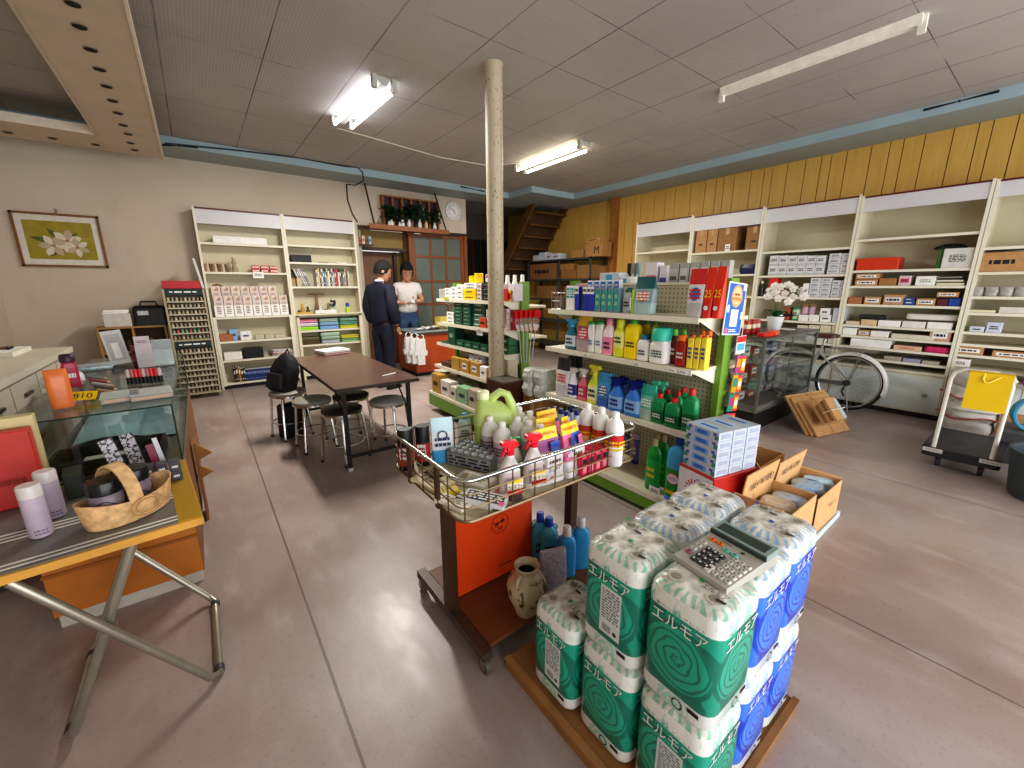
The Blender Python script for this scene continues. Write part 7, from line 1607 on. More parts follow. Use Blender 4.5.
# ================================================================ on the folding display table
FZ = .6505
def ft(u, v): return atz(u, v, FZ)
def lilac(i, u, v, h_):
    p = ft(u, v-4)
    b = MB().loft([(0, .024), (.004, .027), (h_*.76, .027), (h_*.76, .0265), (h_*.8, .0262)], mat('#b9a9b8', .35), 4); b.bars(FR(-.0275, h_*.12), .03, .02, mat('#7a6a80', .5), 2, .0006)
    thing('lotion_bottle', [('x', b), ('cap', MB().loft([(h_*.78, .0272), (h_*.97, .0272), (h_, .025)], mat('#cfc6c4', .3), 4))], 'lilac lotion bottle with pale cap on the folding table, %s' % ('front one', 'rear one')[i], 'bottle', (p.x, p.y, FZ), .3)
lilac(0, 42, 538, .17); lilac(1, 56, 519, .165)
xr = ux(15, 2.03, .75); p = Vector((xr+.02, 2.105, 0)); b = g_box(.125, .06, vz(xr, 2.075, 432)-.65, mat('#b8342c', .4), None, n=0); b[0][1].bars(FR(-.046, .1), .06, .02, mat('#7a1c18', .5), 2, .001)
thing('red_box', b, 'red upright box at left end of the folding table', 'box', (p.x-.035, p.y, FZ), .1)
thing('cream_box', g_box(.12, .05, vz(xr, 2.15, 417)-.65, mat('#c9b98a', .45), None, n=0), 'cream upright box right behind the red box', 'box', (p.x-.03, p.y+.062, FZ), .1)
thing('green_case', g_box(.05, .11, .09, mat('#2e3626', .4), None, INK, 0), 'small dark green case leaning against the cream box', 'case', (p.x+.1, p.y+.0, FZ), .15)
# bark basket with jars
BA = mat('#cfa877', .65, 0, .3, 40, .4); c0 = ft(129, 520); bw, bd, bh = .135, .082, .085
b = MB(); n = 36; prof = ((.0, .86), (.012, .9), (bh, 1.0), (bh, .965), (.016, .87))
vs = []; fs = []
for z_, q in prof:
    for k in range(n):
        a = 2*PI*k/n; e_ = .012*math.cos(2*a)*(z_/bh); vs.append((bw*q*math.cos(a), bd*q*math.sin(a), z_+e_))
for i in range(len(prof)-1):
    for k in range(n): fs.append((i*n+k, i*n+(k+1) % n, (i+1)*n+(k+1) % n, (i+1)*n+k))
fs.append(tuple(reversed(range(n)))); fs.append(tuple(range((len(prof)-1)*n, len(prof)*n)))
b.add(vs, fs, BA, True)
for r_ in (.05, .036): b.disc(frame((0, -bd*.955-.006, .045), (1, 0, 0), (0, .12, 1)), r_, mat('#a87a4c', .7), .004, 20, r_-.004, r_*.62)
hd = MB(); hp = [(-.02+.0*t, bd*.97*math.cos(t), bh-.02+.125*math.sin(t)) for t in [PI*k/14 for k in range(15)]]
vv = []; 
for (x, y, z_) in hp: vv += [(x-.02, y, z_), (x+.02, y, z_), (x+.02, y*.96, z_-.006 if z_ > bh else z_), (x-.02, y*.96, z_-.006 if z_ > bh else z_)]
ff = [(4*k+q, 4*k+(q+1) % 4, 4*k+4+(q+1) % 4, 4*k+4+q) for k in range(14) for q in range(4)]
hd.add(vv, ff, BA, True)
br_ = math.radians(38)
thing('bark_basket', [('x', b), ('handle', hd)], 'pale wooden bark basket with arched handle on the folding table', 'basket', (c0.x, c0.y+.06, FZ), br_)
for i, (dx, dy) in enumerate(((-.055, .0), (.035, .012))):
    v_ = Matrix.Rotation(br_, 3, 'Z') @ Vector((dx, dy, 0))
    b = MB().loft([(0, .04), (.006, .043), (.085, .043), (.088, .04)], mat('#7a6a74', .35), 4)
    b.tube([(.0435*math.cos(t), .0435*math.sin(t), .055+.014*math.sin(3*t)) for t in [-PI+2*PI*k/24 for k in range(24)]], .002, mat('#2a2228', .5), 4, True)
    thing('hair_wax_jar', [('x', b), ('cap', MB().loft([(.088, .043), (.125, .043), (.13, .04)], mat('#16181a', .25), 4))], 'mauve jar with black lid in the bark basket, %s' % ('left', 'right')[i], 'jar', (c0.x+v_.x, c0.y+.06+v_.y, FZ+.02), 0, 'black-lidded jars in the bark basket')
LEO = NG('leopard_print', rough=.35); w_ = LEO.noise(55, 2); LEOM = LEO.col(LEO.mix(LEO.step(LEO.ma('ABSOLUTE', LEO.ma('SUBTRACT', w_, .5)), .035, .05), '#2a2a34', '#c2bec4'))
for i, (x, y, rz_) in enumerate(((-.335, 2.16, .25), (-.285, 2.19, -.1))):
    thing('patterned_packet', [('x', MB().box(-.021, .021, -.006, .006, 0, .17, LEOM))], 'black and white patterned packet standing by the glass, %s' % ('left', 'right')[i], 'packet', (x, y, FZ), rz_, 'patterned packets', (math.radians(-8), math.radians(-10), rz_))
thing('red_strap', [('x', MB().box(-.012, .012, -.004, .004, 0, .13, mat('#8a2a44', .4)).box(.014, .03, -.004, .004, 0, .15, mat('#c8ccd0', .4)))], 'crimson and white strap packet standing beside the patterned packets', 'packet', (-.22, 2.12, FZ), .1, None, (math.radians(-10), math.radians(-8), .1))
for i in range(3):
    for j in range(2):
        thing('small_case', g_box(.036, .05, .038, mat('#4a4a52', .35), None, WHITE, 1), 'small dark clear-topped case in the block by the yellow strip, %s %s' % (('left', 'middle', 'right')[i], ('lower', 'upper')[j]), 'case', (-.245+.04*i, 2.03+.0*j, FZ+.039*j), .09, 'small dark cases')
thing('wooden_bracket', [('x', MB().box(-.006, .006, -.06, .1, 0, .5, mat('#8a5c34', .5, 0, .15, 8)).prism([(0, 0), (.07, .03), (0, .1)], .02, mat('#9a6a34', .5), Matrix.Translation((.008, .01, .38)) @ Matrix.Rotation(PI/2, 4, 'X')).prism([(0, 0), (.06, .03), (0, .08)], .02, mat('#9a6a34', .5), Matrix.Translation((.008, .01, .26)) @ Matrix.Rotation(PI/2, 4, 'X')))], 'brown wooden board with pointed brackets beside the showcase', 'board', (-.135, 3.0, .0), 0)
# ================================================================ sales counter and table goods
CZ = .7105
for i in range(5):
    b = MB().grid(lambda u, v: (-.11+.22*u+.02*math.sin(v*7+i), -.08+.16*v, .012+.02*math.sin(u*6+i)*math.sin(v*5)+.012*i*.5), 6, 6, mat('#d8d8d8', .5))
    thing('crumpled_paper', [('x', b)], 'white crumpled paper on the sales counter, %s' % nth(i, 5), 'paper', (2.86+.09*i, 6.25+.06*(i % 2), CZ+.012), .5*i, 'crumpled papers on the counter')
thing('yellow_box', g_box(.22, .15, .2, mat('#c8b45a', .5), None, n=0), 'pale yellow carton on the counter by the gondola', 'carton', (3.28, 6.3, CZ), .2)
for i in range(3):
    b = MB(); zt_ = 0
    b.add([(-.07, 0, 0), (.07, 0, 0), (.075, 0, -.16), (.11, .01, -.2), (.09, .01, -.27), (.06, 0, -.24), (.055, .0, -.4), (-.055, 0, -.4), (-.06, 0, -.24), (-.09, .01, -.27), (-.11, .01, -.2), (-.075, 0, -.16),
           (-.07, .035, 0), (.07, .035, 0), (.075, .05, -.16), (.11, .04, -.2), (.09, .04, -.27), (.06, .05, -.24), (.055, .05, -.4), (-.055, .05, -.4), (-.06, .05, -.24), (-.09, .04, -.27), (-.11, .04, -.2), (-.075, .05, -.16)],
          [tuple(range(12)), tuple(range(23, 11, -1))]+[(k, 12+k, 12+(k+1) % 12, (k+1) % 12) for k in range(12)], mat('#cfcfcd', .4, 0, .12, 25, .3))
    for s_ in (-1, 1): b.tube([(s_*.045, .02, -.01), (s_*.05, .02, .05), (s_*.02, .02, .065)], .008, WHITE, 5)
    thing('plastic_bag', [('x', b)], 'white shopping bag hanging at the counter corner, %s' % ('left', 'middle', 'front')[i], 'bag', (2.5+.075*i, 5.91-.035*i, .66-.02*i), .25-.2*i, 'white bags at the counter corner')
p = atz(328, 352, .681)
for i, (c_, h_) in enumerate((('#c8a0a4', .02), ('#d4d0d0', .03))):
    thing('folded_cloth', [('x', MB().loft([(0, .14, .11, .02), (.005, .15, .12, .02), (h_-.004, .15, .12, .02), (h_, .14, .11, .02)], mat(c_, .7, 0, .08, 40), 3))], '%s on the far end of the brown table' % ('pinkish folded cloth, lower one,', 'white folded cloth, upper one,')[i], 'cloth', (p.x+.02, p.y-.12, .681+.021*i), .25)
p = atz(389, 375, .681); thing('pen', [('x', MB().cyl((-.07, 0, .006), (.07, 0, .006), .006, WHITE).cyl((.07, 0, .006), (.085, 0, .006), .004, DGREY, .001))], 'white pen lying on the near end of the brown table', 'pen', (p.x, p.y, .681), .35)
# backpack and bag
b = MB().loft([(0, .1, .07, .05), (.03, .12, .085, .05), (.2, .115, .085, .05, .01, .02), (.29, .09, .065, .045, .02, .025), (.34, .05, .04, .03, .02, .03), (.355, .03, .02, .02, .02, .03)], mat('#17171b', .75, 0, .3, 30, .5), 4)
pk = MB().loft([(.04, .09, .03, .03, 0, -.09), (.17, .08, .025, .025, 0, -.08)], mat('#1e1e22', .6), 3)
st_ = MB()
for s_ in (-1, 1): st_.tube([(s_*.06, .08, .05), (s_*.075, .12, .18), (s_*.04, .08, .32)], .012, BLACK, 6)
thing('backpack', [('x', b), ('pocket', pk), ('strap', st_), ('top_loop', MB().tube([(-.01, .03, .345), (.02, .03, .39), (.05, .03, .345)], .008, BLACK, 5))], 'black backpack standing on the grey stool left of the table', 'backpack', (.52, 4.3, .451), -.9, None, (math.radians(-6), math.radians(5), -.9))
thing('tote_bag', [('x', MB().loft([(0, .09, .07, .03), (.01, .1, .08, .03), (.31, .1, .06, .03), (.33, .09, .03, .02)], mat('#17181c', .7), 3)), ('handle', MB().tube([(-.05, 0, .32), (-.04, 0, .38), (.04, 0, .38), (.05, 0, .32)], .008, BLACK, 6))], 'black bag on the floor under the backpack stool', 'bag', (.56, 4.27, .0), .3)
# ================================================================ bicycle
BX, RY, FYB, WR_ = 5.84, 1.33, 2.39, .325
TY = mat('#1c1c1e', .7); ALU = mat('#b4b4b0', .3, .9); FRM = mat('#c4c2bc', .3, .6)
def wheel(y):
    t = MB().tube([(BX, y+(WR_-.015)*math.cos(2*PI*k/40), WR_+(WR_-.015)*math.sin(2*PI*k/40)) for k in range(40)], .0155, TY, 8, True)
    r = MB().tube([(BX, y+(WR_-.036)*math.cos(2*PI*k/40), WR_+(WR_-.036)*math.sin(2*PI*k/40)) for k in range(40)], .011, ALU, 7, True)
    s = MB().cyl((BX-.04, y, WR_), (BX+.04, y, WR_), .022, ALU)
    for k in range(28):
        a = 2*PI*k/28; b_ = a+(.35 if k % 2 else -.35); e = .028 if k % 4 < 2 else -.028
        s.tube([(BX+e, y+.02*math.cos(b_), WR_+.02*math.sin(b_)), (BX, y+(WR_-.04)*math.cos(a), WR_+(WR_-.04)*math.sin(a))], .0016, ALU, 4)
    return t, r, s
P = [('x', None)]
for y in (RY, FYB):
    t, r, s = wheel(y); P += [('tyre', t), ('rim', r, len(P)), ('spokes', s, len(P))]
BBy, BBz = RY+.44, .28; STy, STz = RY+.3, .72; HTy, HTz = FYB-.16, .78
f = MB()
for e in (-.045, .045):
    f.tube([(BX+e, RY, WR_), (BX+e*.5, BBy, BBz)], .011, FRM, 7).tube([(BX+e, RY, WR_), (BX+e*.4, STy+.02, STz-.08)], .009, FRM, 7)
f.tube([(BX, BBy, BBz), (BX, STy, STz)], .016, FRM, 8).tube([(BX, BBy, BBz), (BX, HTy-.1, .42), (BX, HTy, HTz-.08)], .018, FRM, 8).tube([(BX, STy+.07, .55), (BX, HTy-.16, .42)], .014, FRM, 8).tube([(BX, HTy-.02, HTz-.12), (BX, HTy+.02, HTz+.05)], .02, FRM, 8)
P.append(('frame', f))
fk = MB()
for e in (-.05, .05): fk.tube([(BX, HTy-.02, HTz-.12), (BX+e, HTy+.05, .6), (BX+e, FYB, WR_)], .011, FRM, 7)
P.append(('fork', fk))
for y0, a0, a1 in ((RY, 35, 197), (FYB, 20, 165)):
    fd = MB(); n = 20; vs = []
    for k in range(n+1):
        a = math.radians(a0+(a1-a0)*k/n); c_, s_ = math.cos(a), math.sin(a)
        for e, q in ((-.03, -.03), (-.027, -.006), (-.012, .006), (.012, .006), (.027, -.006), (.03, -.03)): vs.append((BX+e, y0+(WR_+.018+q)*c_, WR_+(WR_+.018+q)*s_))
    fd.add(vs, [(6*k+q, 6*k+q+1, 6*k+7+q, 6*k+6+q) for k in range(n) for q in range(5)], mat('#d4d3cc', .35, .1), True)
    P.append(('mudguard', fd))
hb = MB().tube([(BX, HTy+.02, HTz+.05), (BX, HTy+.03, 1.0)], .012, ALU, 7).tube([(BX-.26, HTy-.14, 1.04), (BX-.2, HTy-.02, 1.03), (BX, HTy+.04, 1.0), (BX+.2, HTy-.02, 1.03), (BX+.26, HTy-.14, 1.04)], .011, ALU, 7)
P.append(('handlebar', hb))
for e in (-1, 1): P.append(('grip', MB().cyl((BX+e*.262, HTy-.145, 1.04), (BX+e*.222, HTy-.05, 1.033), .016, BLACK)))
P.append(('saddle', MB().loft([(STz+.08, .02, .06, .02, BX, STy+.02), (STz+.1, .09, .12, .06, BX, STy-.02), (STz+.13, .085, .125, .06, BX, STy-.02), (STz+.14, .06, .1, .05, BX, STy-.02)], mat('#4a2018', .4), 3).tube([(BX, STy, STz), (BX, STy-.01, STz+.09)], .012, ALU, 7)))
rk = MB()
for e in (-.06, .06): rk.tube([(BX+e, STy-.05, .7), (BX+e, RY-.2, .7), (BX+e*1.0, RY-.2, .69)], .006, ALU, 5).tube([(BX+e*.8, RY, WR_), (BX+e, RY-.08, .7)], .005, ALU, 5)
for k in range(4): rk.tube([(BX-.06, STy-.08-.1*k, .7), (BX+.06, STy-.08-.1*k, .7)], .004, ALU, 5)
P.append(('rear_rack', rk))
P.append(('chain_guard', MB().loft([(-.005, .022, .2, .02), (.005, .022, .2, .02)], ALU, 3, M=Matrix.Translation((BX-.06, (RY+BBy)/2, .31)) @ Matrix.Rotation(PI/2, 4, 'Y'))))
cr = MB().cyl((BX-.08, BBy, BBz), (BX+.08, BBy, BBz), .02, ALU).tube([(BX-.075, BBy, BBz), (BX-.085, BBy-.1, BBz-.13)], .009, ALU, 6).tube([(BX+.075, BBy, BBz), (BX+.085, BBy+.1, BBz+.13)], .009, ALU, 6)
P.append(('crank', cr)); n = len(P)-1
for e in (-1, 1): P.append(('pedal', MB().box(BX+e*.13-.04, BX+e*.13+.04, BBy+e*.1-.03, BBy+e*.1+.03, BBz+e*.13-.01, BBz+e*.13+.01, BLACK), n))
P.append(('kickstand', MB().tube([(BX-.05, RY+.02, WR_-.01), (BX-.1, RY-.04, .14), (BX-.16, RY-.08, .008)], .008, ALU, 6)))
P.append(('gear_hub', MB().cyl((BX-.075, RY, WR_), (BX-.045, RY, WR_), .035, DGREY).tube([(BX-.06, RY, WR_), (BX-.065, RY+.03, .22), (BX-.06, RY+.0, .17)], .01, DGREY, 6)))
wthing('bicycle', P, 'silver city bicycle parked behind the grey glass showcase', 'bicycle', (BX, (RY+FYB)/2, 0))
# ================================================================ hand truck with yellow bag
hx, hy0, hy1 = 4.42, .075, .455
PW = mat('#cfccc2', .35); DKP = mat('#26262a', .5)
P = [('x', None), ('deck', MB().loft([(.105, .355, .205, .03, hx+.35, .265), (.17, .36, .21, .03, hx+.35, .265), (.178, .355, .205, .03, hx+.35, .265)], DKP, 3, smooth=False).box(hx+.02, hx+.68, .44, .46, .178, .19, mat('#38383c', .6)).disc(frame((hx+.3, .3, .1785), (1, 0, 0), (0, 1, 0)), .03, BLACK, .0006))]
for y in (.11, .41): P.append(('corner_plate', MB().box(hx-.014, hx-.008, y-.055, y+.055, .142, .172, mat('#b8b6ac', .5)).bars(frame((hx-.0145, y, .157), (0, -1, 0), (0, 0, 1)), .08, .016, GREY, 2, .0006)))
P.append(('handle', MB().tube([(hx+.012, hy1-.045, .17), (hx+.012, hy1-.045, .72), (hx+.012, hy1-.06, .775), (hx+.012, hy1-.11, .8), (hx+.012, hy0+.12, .8), (hx+.012, hy0+.06, .775), (hx+.012, hy0+.035, .72), (hx+.012, hy0+.035, .17)], .0135, PW, 9)))
for x in (hx+.14, hx+.58):
    for y in (.15, .38):
        P.append(('caster', MB().cyl((x, y-.014, .042), (x, y+.014, .042), .042, mat('#3a3a3c', .5)).box(x-.02, x+.02, y-.02, y-.015, .042, .105, STEEL).box(x-.02, x+.02, y+.015, y+.02, .042, .105, STEEL)))
wthing('platform_hand_truck', P, 'flat dark platform hand truck with cream tube handle at the right', 'hand truck', (hx+.35, .265, 0))
YB_ = mat('#e8c21c', .4, 0, .05, 5)
b = MB(); M = frame((hx-.012, .215, .655), (0, -1, 0), (.02, 0, 1))
b.box(-.105, .105, -.13, .15, -.004, .004, YB_, M).quad(M @ Matrix.Translation((0, .146, 0)), .21, .012, mat('#c89c10', .4), .0045)
hd = MB().tube([M @ Vector((-.03, .15, -.005)), M @ Vector((-.035, .1, .012)), M @ Vector((-.02, .075, .02)), M @ Vector((.0, .08, .016)), M @ Vector((.045, .125, .01))], .006, mat('#f4dc5c', .35), 6)
wthing('yellow_bag', [('x', b), ('handle', hd)], 'flat bright yellow paper bag hanging on the hand truck handle', 'bag', (hx-.012, .215, .525))
# white bundle with red string, carton, bin, hose
BW = mat('#c4c0b8', .5, 0, .14, 14, .3)
for i in range(4):
    thing('wrapped_bundle', g_bag(.4, .36, .16, BW, 20+i), 'white plastic-wrapped bundle in the red-tied pile by the cabinet, %s' % ('lowest', 'second', 'third', 'topmost')[i], 'bundle', (5.78+.01*i, .36-.006*i, .001+.155*i), .2*i, 'white bundles in a pile')
b = MB()
for z_ in (.2, .4): b.tube([(5.78+.245*math.cos(2*PI*k/24), .36+.225*math.sin(2*PI*k/24), z_+.02*math.sin(k)) for k in range(24)], .006, mat('#a82a2a', .5), 5, True)
thing('red_string', [('x', b)], 'red string tied round the pile of white bundles', 'string', (0, 0, 0))
b = g_box(.22, .14, .27, KRAFT, None, n=0); b[0][1].bars(FR(-.071, .09), .12, .05, DGREY, 2, .001)
thing('carton', b, 'small brown carton with print beside the white bundles behind hand truck', 'carton', (5.72, .06, 0), -PI/2)
BN = mat('#3a4348', .5, 0, .1, 8)
b = MB().loft([(0, .2), (.02, .21), (.3, .24), (.3, .25), (.325, .25), (.325, .235), (.03, .2)], BN, 6)
thing('plastic_bin', [('x', b)], 'dark blue-grey round tub at the right picture edge on the floor', 'tub', (4.37, -.2, 0))
hs = MB(); HB = mat('#4a9ab8', .35)
for k in range(4): hs.tube([(.12*math.cos(2*PI*q/18)*(1-.06*k), .02*k-.03, .14+.13*math.sin(2*PI*q/18)) for q in range(18)], .012, HB, 6, True)
thing('blue_hose', [('x', hs)], 'coil of light blue hose at the right picture edge behind the tub', 'hose', (5.2, -.02, .26), PI/2)
thing('plastic_crate', g_box(.4, .4, .26, mat('#4a4a4c', .6), None, n=0), 'dark crate on the floor under the blue hose', 'crate', (5.24, -.06, 0), 0)
thing('pink_bag', g_bag(.2, .2, .16, mat('#b8488a', .4, 0, .15, 20), 6), 'small magenta bag at the right picture edge above the hose', 'bag', (5.95, -.0, .501), 0)
# ================================================================ potted orchid on the showcase
p = atz(778, 331, .934)
b = MB().loft([(0, .05), (.005, .055), (.14, .08), (.15, .08), (.15, .074), (.13, .07)], mat('#d8d8d6', .35), 5).loft([(.128, .07), (.13, .07)], mat('#4a3424', .9), 5)
lv = MB(); LF = mat('#2c5a2c', .35, 0, .15, 10)
for k in range(7):
    a = k*2*PI/7+.4; L_ = .13; c_, s_ = math.cos(a), math.sin(a)
    def leaf(u, v, c_=c_, s_=s_, k=k):
        r_ = .01+L_*u; w_ = .035*math.sin(PI*min(.98, u*.9+.08))*(v-.5)*2
        return (c_*r_-s_*w_, s_*r_+c_*w_, .14+.07*math.sin(u*2.4)+.01*(k % 3)-.4*abs(w_)*.3)
    lv.grid(leaf, 8, 4, LF)
stm = MB(); pet = MB(); PW_ = mat('#e6e4dc', .5, 0, .05, 20); R = random.Random(11)
for q in range(2):
    pts = [(0, 0, .13), (.0, .02*q, .3), (.0, .05+.04*q, .42), (-.0, -.05, .47-.03*q), (-.0, -.2, .42-.05*q)]
    stm.tube(pts, .004, LF, 5)
fl = [(.02, .1, .42), (.0, .05, .47), (-.02, -.02, .46), (.0, -.08, .48), (-.03, -.14, .44), (.0, -.2, .42), (-.04, .02, .4), (-.04, -.07, .39), (-.04, -.15, .36), (-.03, -.24, .36), (-.05, -.02, .34), (-.04, .09, .36), (-.05, -.12, .31)]
for (x, y, z_) in fl:
    F = frame((x, y, z_), (R.uniform(-.3, .3), -1, R.uniform(-.2, .2)), (R.uniform(-.2, .2), 0, 1))
    for k in range(5):
        a = 2*PI*k/5+.3; rr_ = .048 if k in (0, 2) else .042; G = F @ Matrix.Rotation(a, 4, 'Z')
        pet.add([(0, 0, .004), (rr_*.4, -rr_*.42, .01), (rr_*.85, -rr_*.36, .004), (rr_, 0, -.002), (rr_*.85, rr_*.36, .004), (rr_*.4, rr_*.42, .01)], [(0, 1, 2, 3, 4, 5)], PW_, False, G)
    pet.loft([(.005, .008), (.016, .005)], mat('#e0d8a0', .5), 2, M=F)
thing('potted_orchid', [('x', b), ('leaves', lv), ('stem', stm), ('blossoms', pet)], 'white moth orchid in a white pot on the grey showcase', 'potted plant', (p.x, p.y+.04, .9325), .0)
thing('saucer', [('x', MB().loft([(0, .06), (.006, .09), (.012, .092)], WHITE, 5))], 'pale flat tray beside the orchid pot', 'tray', (p.x+.14, p.y-.02, .9325))
# ================================================================ people
SK = mat('#b98a6e', .5, 0, .05, 20); HAIR = mat('#120e0c', .8, 0, .25, 60)
def squash(vs, k, zlo, zhi, xmax):
    o = []
    for x, y, z in vs:
        t = max(0, min(1, (xmax-abs(x))/.05)) if zlo < z < zhi else 0
        o.append((x, y*(1-(1-k)*t), z))
    return o
def hand(b, wrist, fwd, side, m, curl=.5, s=1.):
    w = Vector(wrist); f = Vector(fwd).normalized(); sd = Vector(side).normalized(); n = f.cross(sd)
    pv = [w, w+f*.035*s, w+f*.075*s]
    v, q = skin([tuple(p) for p in pv], [(0, 1), (1, 2)], [.024*s, .032*s, .03*s], 1); b.add(v, q, m, True)
    for k, (o_, L_) in enumerate(((-.03, .062), (-.01, .072), (.01, .068), (.03, .052))):
        base = w+f*.075*s+sd*o_*s*.9; d1 = (f+n*curl*.5).normalized(); d2 = (f+n*curl*1.4).normalized(); d3 = (f*.6+n*curl*2).normalized()
        pts = [base-f*.02*s, base+d1*L_*.42*s, base+d1*L_*.42*s+d2*L_*.33*s, base+d1*L_*.42*s+d2*L_*.33*s+d3*L_*.25*s]
        v, q = skin([tuple(p) for p in pts], [(0, 1), (1, 2), (2, 3)], [.0095*s, .009*s, .0085*s, .007*s], 1); b.add(v, q, m, True)
    t0 = w+f*.03*s-sd*.025*s; d = (f*.7-sd*.7+n*.3).normalized()
    v, q = skin([tuple(t0), tuple(t0+d*.035*s), tuple(t0+d*.035*s+(f*.9+n*.4-sd*.1).normalized()*.03*s)], [(0, 1), (1, 2)], [.013*s, .011*s, .009*s], 1); b.add(v, q, m, True)
def head(b, hairb, c, yaw, pitch, long_=False, s=1.):
    M = Matrix.Translation(c) @ Matrix.Rotation(yaw, 4, 'Z') @ Matrix.Rotation(pitch, 4, 'X') @ Matrix.Scale(s, 4)
    lv_ = [(-.12, .02, .02, .02, 0, -.05), (-.11, .038, .036, .03, 0, -.048), (-.085, .054, .058, .045, 0, -.03), (-.045, .066, .078, .06, 0, -.012), (0, .073, .092, .07, 0, 0), (.045, .074, .095, .07, 0, .004), (.085, .064, .084, .06, 0, .008), (.108, .042, .058, .04, 0, .01), (.118, .015, .02, .015, 0, .01)]
    b.loft(lv_, SK, 4, M=M)
    b.loft([(-.0, .006, .006, .005, 0, -.088), (-.018, .012, .014, .01, 0, -.094), (-.035, .015, .014, .012, 0, -.09), (-.042, .008, .006, .006, 0, -.084)][::-1], SK, 3, M=M)
    for e in (-1, 1):
        b.loft([(-.006, .001), (-.004, .012), (.0, .014), (.004, .012), (.006, .001)], mat('#e4e0da', .3), 3, M=M @ Matrix.Translation((e*.03, -.078, .006)))
        b.loft([(-.003, .001), (-.002, .006), (.002, .006), (.003, .001)], HAIR, 3, M=M @ Matrix.Translation((e*.03, -.0915, .006)) @ Matrix.Rotation(PI/2, 4, 'X'))
        b.box(e*.03-.016, e*.03+.016, -.094, -.088, .024, .029, HAIR, M)
        b.loft([(-.03, .004, .008, .004), (-.01, .008, .016, .007), (.012, .009, .02, .008), (.026, .004, .01, .004)], SK, 3, M=M @ Matrix.Translation((e*.076, .012, -.008)))
    b.loft([(-.006, .014, .004, .004), (0, .022, .007, .005), (.006, .012, .004, .004)], mat('#9a5448', .5), 3, M=M @ Matrix.Translation((0, -.08, -.066)))
    # hair cap
    hv = []; hf = []; nu, nv = 28, 9; R = random.Random(3)
    for j in range(nv+1):
        for i in range(nu):
            a = 2*PI*i/nu; front = max(0, -math.sin(a)); t = j/nv
            zlow = (.055 if front > .55 else -.015 if front > .0 else (-.055 if not long_ else -.085))
            z_ = .135-(.135-zlow)*t**1.5; r_ = math.sqrt(max(0, 1-((z_-.02)/.118)**2)) if z_ > .02 else 1-.1*(.02-z_)/.1
            r_ = max(r_, .02); w_ = 1+R.uniform(-.03, .03)
            q_ = 1.1 if long_ else 1.02; hv.append(((.086*q_*r_)*math.cos(a)*w_, .008+(.107*r_*q_)*math.sin(a)*w_, z_*(1.03 if z_ > .02 else 1)))
    for j in range(nv):
        for i in range(nu): hf.append((j*nu+i, (j+1)*nu+i, (j+1)*nu+(i+1) % nu, j*nu+(i+1) % nu))
    hf.append(tuple(range(nu)))
    hairb.add(hv, hf, HAIR, True, M)
def limb(b, pts, rs, m, sub=2, capm=None):
    v, q = skin([tuple(p) for p in pts], [(i, i+1) for i in range(len(pts)-1)], rs, sub); b.add(v, q, m, True)
def body(arms, m=SK):
    V = [(0, 0, .93), (0, 0, 1.06), (0, 0, 1.22), (0, 0, 1.36), (0, -.005, 1.45), (0, -.03, 1.53)]
    E_ = [(i, i+1) for i in range(5)]; Rr = [.11, .11, .13, .12, .06, .055]
    for sgn, (el, wr) in zip((-1, 1), arms):
        i = len(V); V += [(sgn*.16, .0, 1.355), el, wr]; E_ += [(3, i), (i, i+1), (i+1, i+2)]; Rr += [.055, .042, .03]
        i = len(V); V += [(sgn*.09, 0, .86), (sgn*.095, -.01, .48), (sgn*.095, .01, .09)]; E_ += [(0, i), (i, i+1), (i+1, i+2)]; Rr += [.06, .05, .038]
    v, q = skin(V, E_, Rr, 2)
    return MB().add(squash(v, .68, .9, 1.5, .2), q, m, True)
def garment_top(arms, m, grow, hem, sleeve, wide=1.):
    V = [(0, 0, hem), (0, 0, 1.06), (0, 0, 1.22), (0, 0, 1.34), (0, 0, 1.455)]; E_ = [(i, i+1) for i in range(4)]; Rr = [(.16+grow)*wide, (.14+grow)*wide, (.155+grow)*wide, .135+grow, .09]
    for sgn, (el, wr) in zip((-1, 1), arms):
        i = len(V); s_ = Vector((sgn*.165, 0, 1.355)); e_ = Vector(el); w_ = Vector(wr)
        if sleeve == 'long': V += [tuple(s_), tuple(e_), tuple(e_+(w_-e_)*.93)]; E_ += [(3, i), (i, i+1), (i+1, i+2)]; Rr += [.068+grow, .054+grow, .042+grow]
        else: V += [tuple(s_), tuple(s_+(e_-s_)*.62)]; E_ += [(3, i), (i, i+1)]; Rr += [.07+grow, .066+grow]
    v, q = skin(V, E_, Rr, 2)
    return MB().add(squash(v, .72, .7, 1.5, .22), q, m, True)
def trousers(m):
    V = [(0, 0, 1.0), (0, 0, .9)]; E_ = [(0, 1)]; Rr = [.15, .155]
    for sgn in (-1, 1):
        i = len(V); V += [(sgn*.092, 0, .82), (sgn*.097, -.01, .48), (sgn*.097, .008, .1)]; E_ += [(1, i), (i, i+1), (i+1, i+2)]; Rr += [.1, .078, .07]
    v, q = skin(V, E_, Rr, 2)
    return MB().add(squash(v, .74, .8, 1.2, .25), q, m, True)
def shoes():
    P = []
    for sgn in (-1, 1): P.append(('shoe', MB().loft([(0, .045, .125, .04, sgn*.097, -.045), (.02, .048, .13, .04, sgn*.097, -.045), (.05, .045, .11, .04, sgn*.097, -.03), (.085, .042, .055, .04, sgn*.097, .02)], BLACK, 3)))
    return P
SUIT = mat('#12162a', .75, 0, .12, 10); SUIT2 = mat('#12162a', .75, 0, .12, 10)
def finish(parts, s):
    for p in parts: p[1].v = [(x*s, y*s, z*s) for x, y, z in p[1].v]
    return parts
arms = (((-.235, .03, 1.13), (-.235, -.05, .88)), ((.235, .03, 1.13), (.235, -.05, .88)))
b = body(arms); hr = MB(); head(b, hr, Vector((0, -.075, 1.605)), math.radians(-32), math.radians(20), s=1.08)
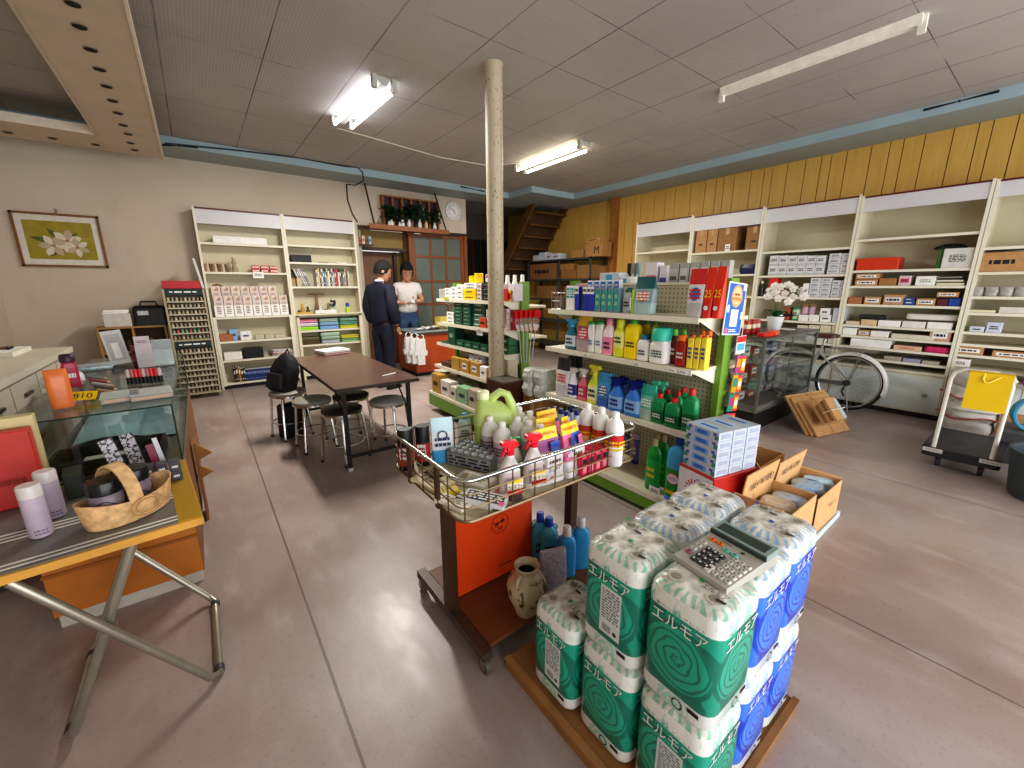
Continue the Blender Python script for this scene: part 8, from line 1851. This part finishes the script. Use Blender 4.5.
hand(b, (-.235, -.055, .875), (0, -.25, -1), (.2, -1, .2), SK, .5, .85); hand(b, (.235, -.055, .875), (0, -.25, -1), (-.2, -1, .2), SK, -.5, .85)
jk = garment_top(arms, SUIT, .032, .84, 'long')
lap = MB().loft([(1.4, .075), (1.47, .07), (1.475, .06)], SUIT, 4).loft([(1.42, .066), (1.492, .06), (1.495, .055)], mat('#d8d8dc', .6), 4)
man = thing('person', finish([('x', b), ('hair', hr), ('jacket', jk), ('collar', lap), ('trousers', trousers(SUIT2))]+shoes(), 1.0), 'person in a dark navy suit seen from the side, looking down, arms hanging', 'person', (1.99, 5.6, 0), math.radians(112))
arms = (((-.25, -.02, 1.12), (-.07, -.26, 1.1)), ((.25, -.02, 1.12), (.08, -.25, 1.13)))
b = body(arms); hr = MB(); head(b, hr, Vector((0, -.07, 1.605)), 0, math.radians(24), True, s=1.14)
hand(b, (-.07, -.262, 1.1), (.75, -.35, .1), (.2, -.3, .9), SK, .5, .85); hand(b, (.085, -.255, 1.13), (-.55, -.5, .4), (.3, -.3, -.9), SK, .6, .85)
gl_ = MB()
Mh = Matrix.Translation((0, -.07, 1.605)) @ Matrix.Rotation(math.radians(24), 4, 'X') @ Matrix.Scale(1.14, 4)
for e in (-1, 1):
    gl_.tube([Mh @ Vector((e*.032+.022*math.cos(2*PI*k/16), -.101, .004+.018*math.sin(2*PI*k/16))) for k in range(16)], .002, mat('#6a5a54', .4), 4, True)
    gl_.tube([Mh @ Vector((e*.054, -.1, .006)), Mh @ Vector((e*.082, .0, .008))], .002, mat('#6a5a54', .4), 4)
gl_.tube([Mh @ Vector((-.01, -.102, .006)), Mh @ Vector((.01, -.102, .006))], .002, mat('#6a5a54', .4), 4)
ts = garment_top(arms, mat('#d2cdca', .75, 0, .06, 20), .018, .9, 'short', 1.06)
sk_ = finish([('x', b), ('hair', hr), ('shirt', ts), ('trousers', trousers(mat('#2f4464', .8, 0, .12, 12))), ('glasses', gl_)]+shoes(), 1.03)
thing('person', sk_, 'person in a white short-sleeved shirt behind the counter holding a phone', 'person', (2.93, 6.91, 0), math.radians(-12))
Mw = Matrix.Translation((2.93, 6.91, 0)) @ Matrix.Rotation(math.radians(-12), 4, 'Z') @ Matrix.Scale(1.03, 4)
pp = Mw @ Vector((.015, -.345, 1.15))
thing('phone', [('x', MB().loft([(-.004, .036, .072, .008), (.004, .036, .072, .008)], mat('#b0b0b4', .3), 2, smooth=False)), ('screen', MB().quad(frame((0, 0, .0042), (1, 0, 0), (0, 1, 0)), .064, .13, mat('#c8ccd2', .3), .0003))], 'small phone held in the hands of the person in white', 'phone', tuple(pp), 0, None, (math.radians(35), 0, math.radians(-20)))
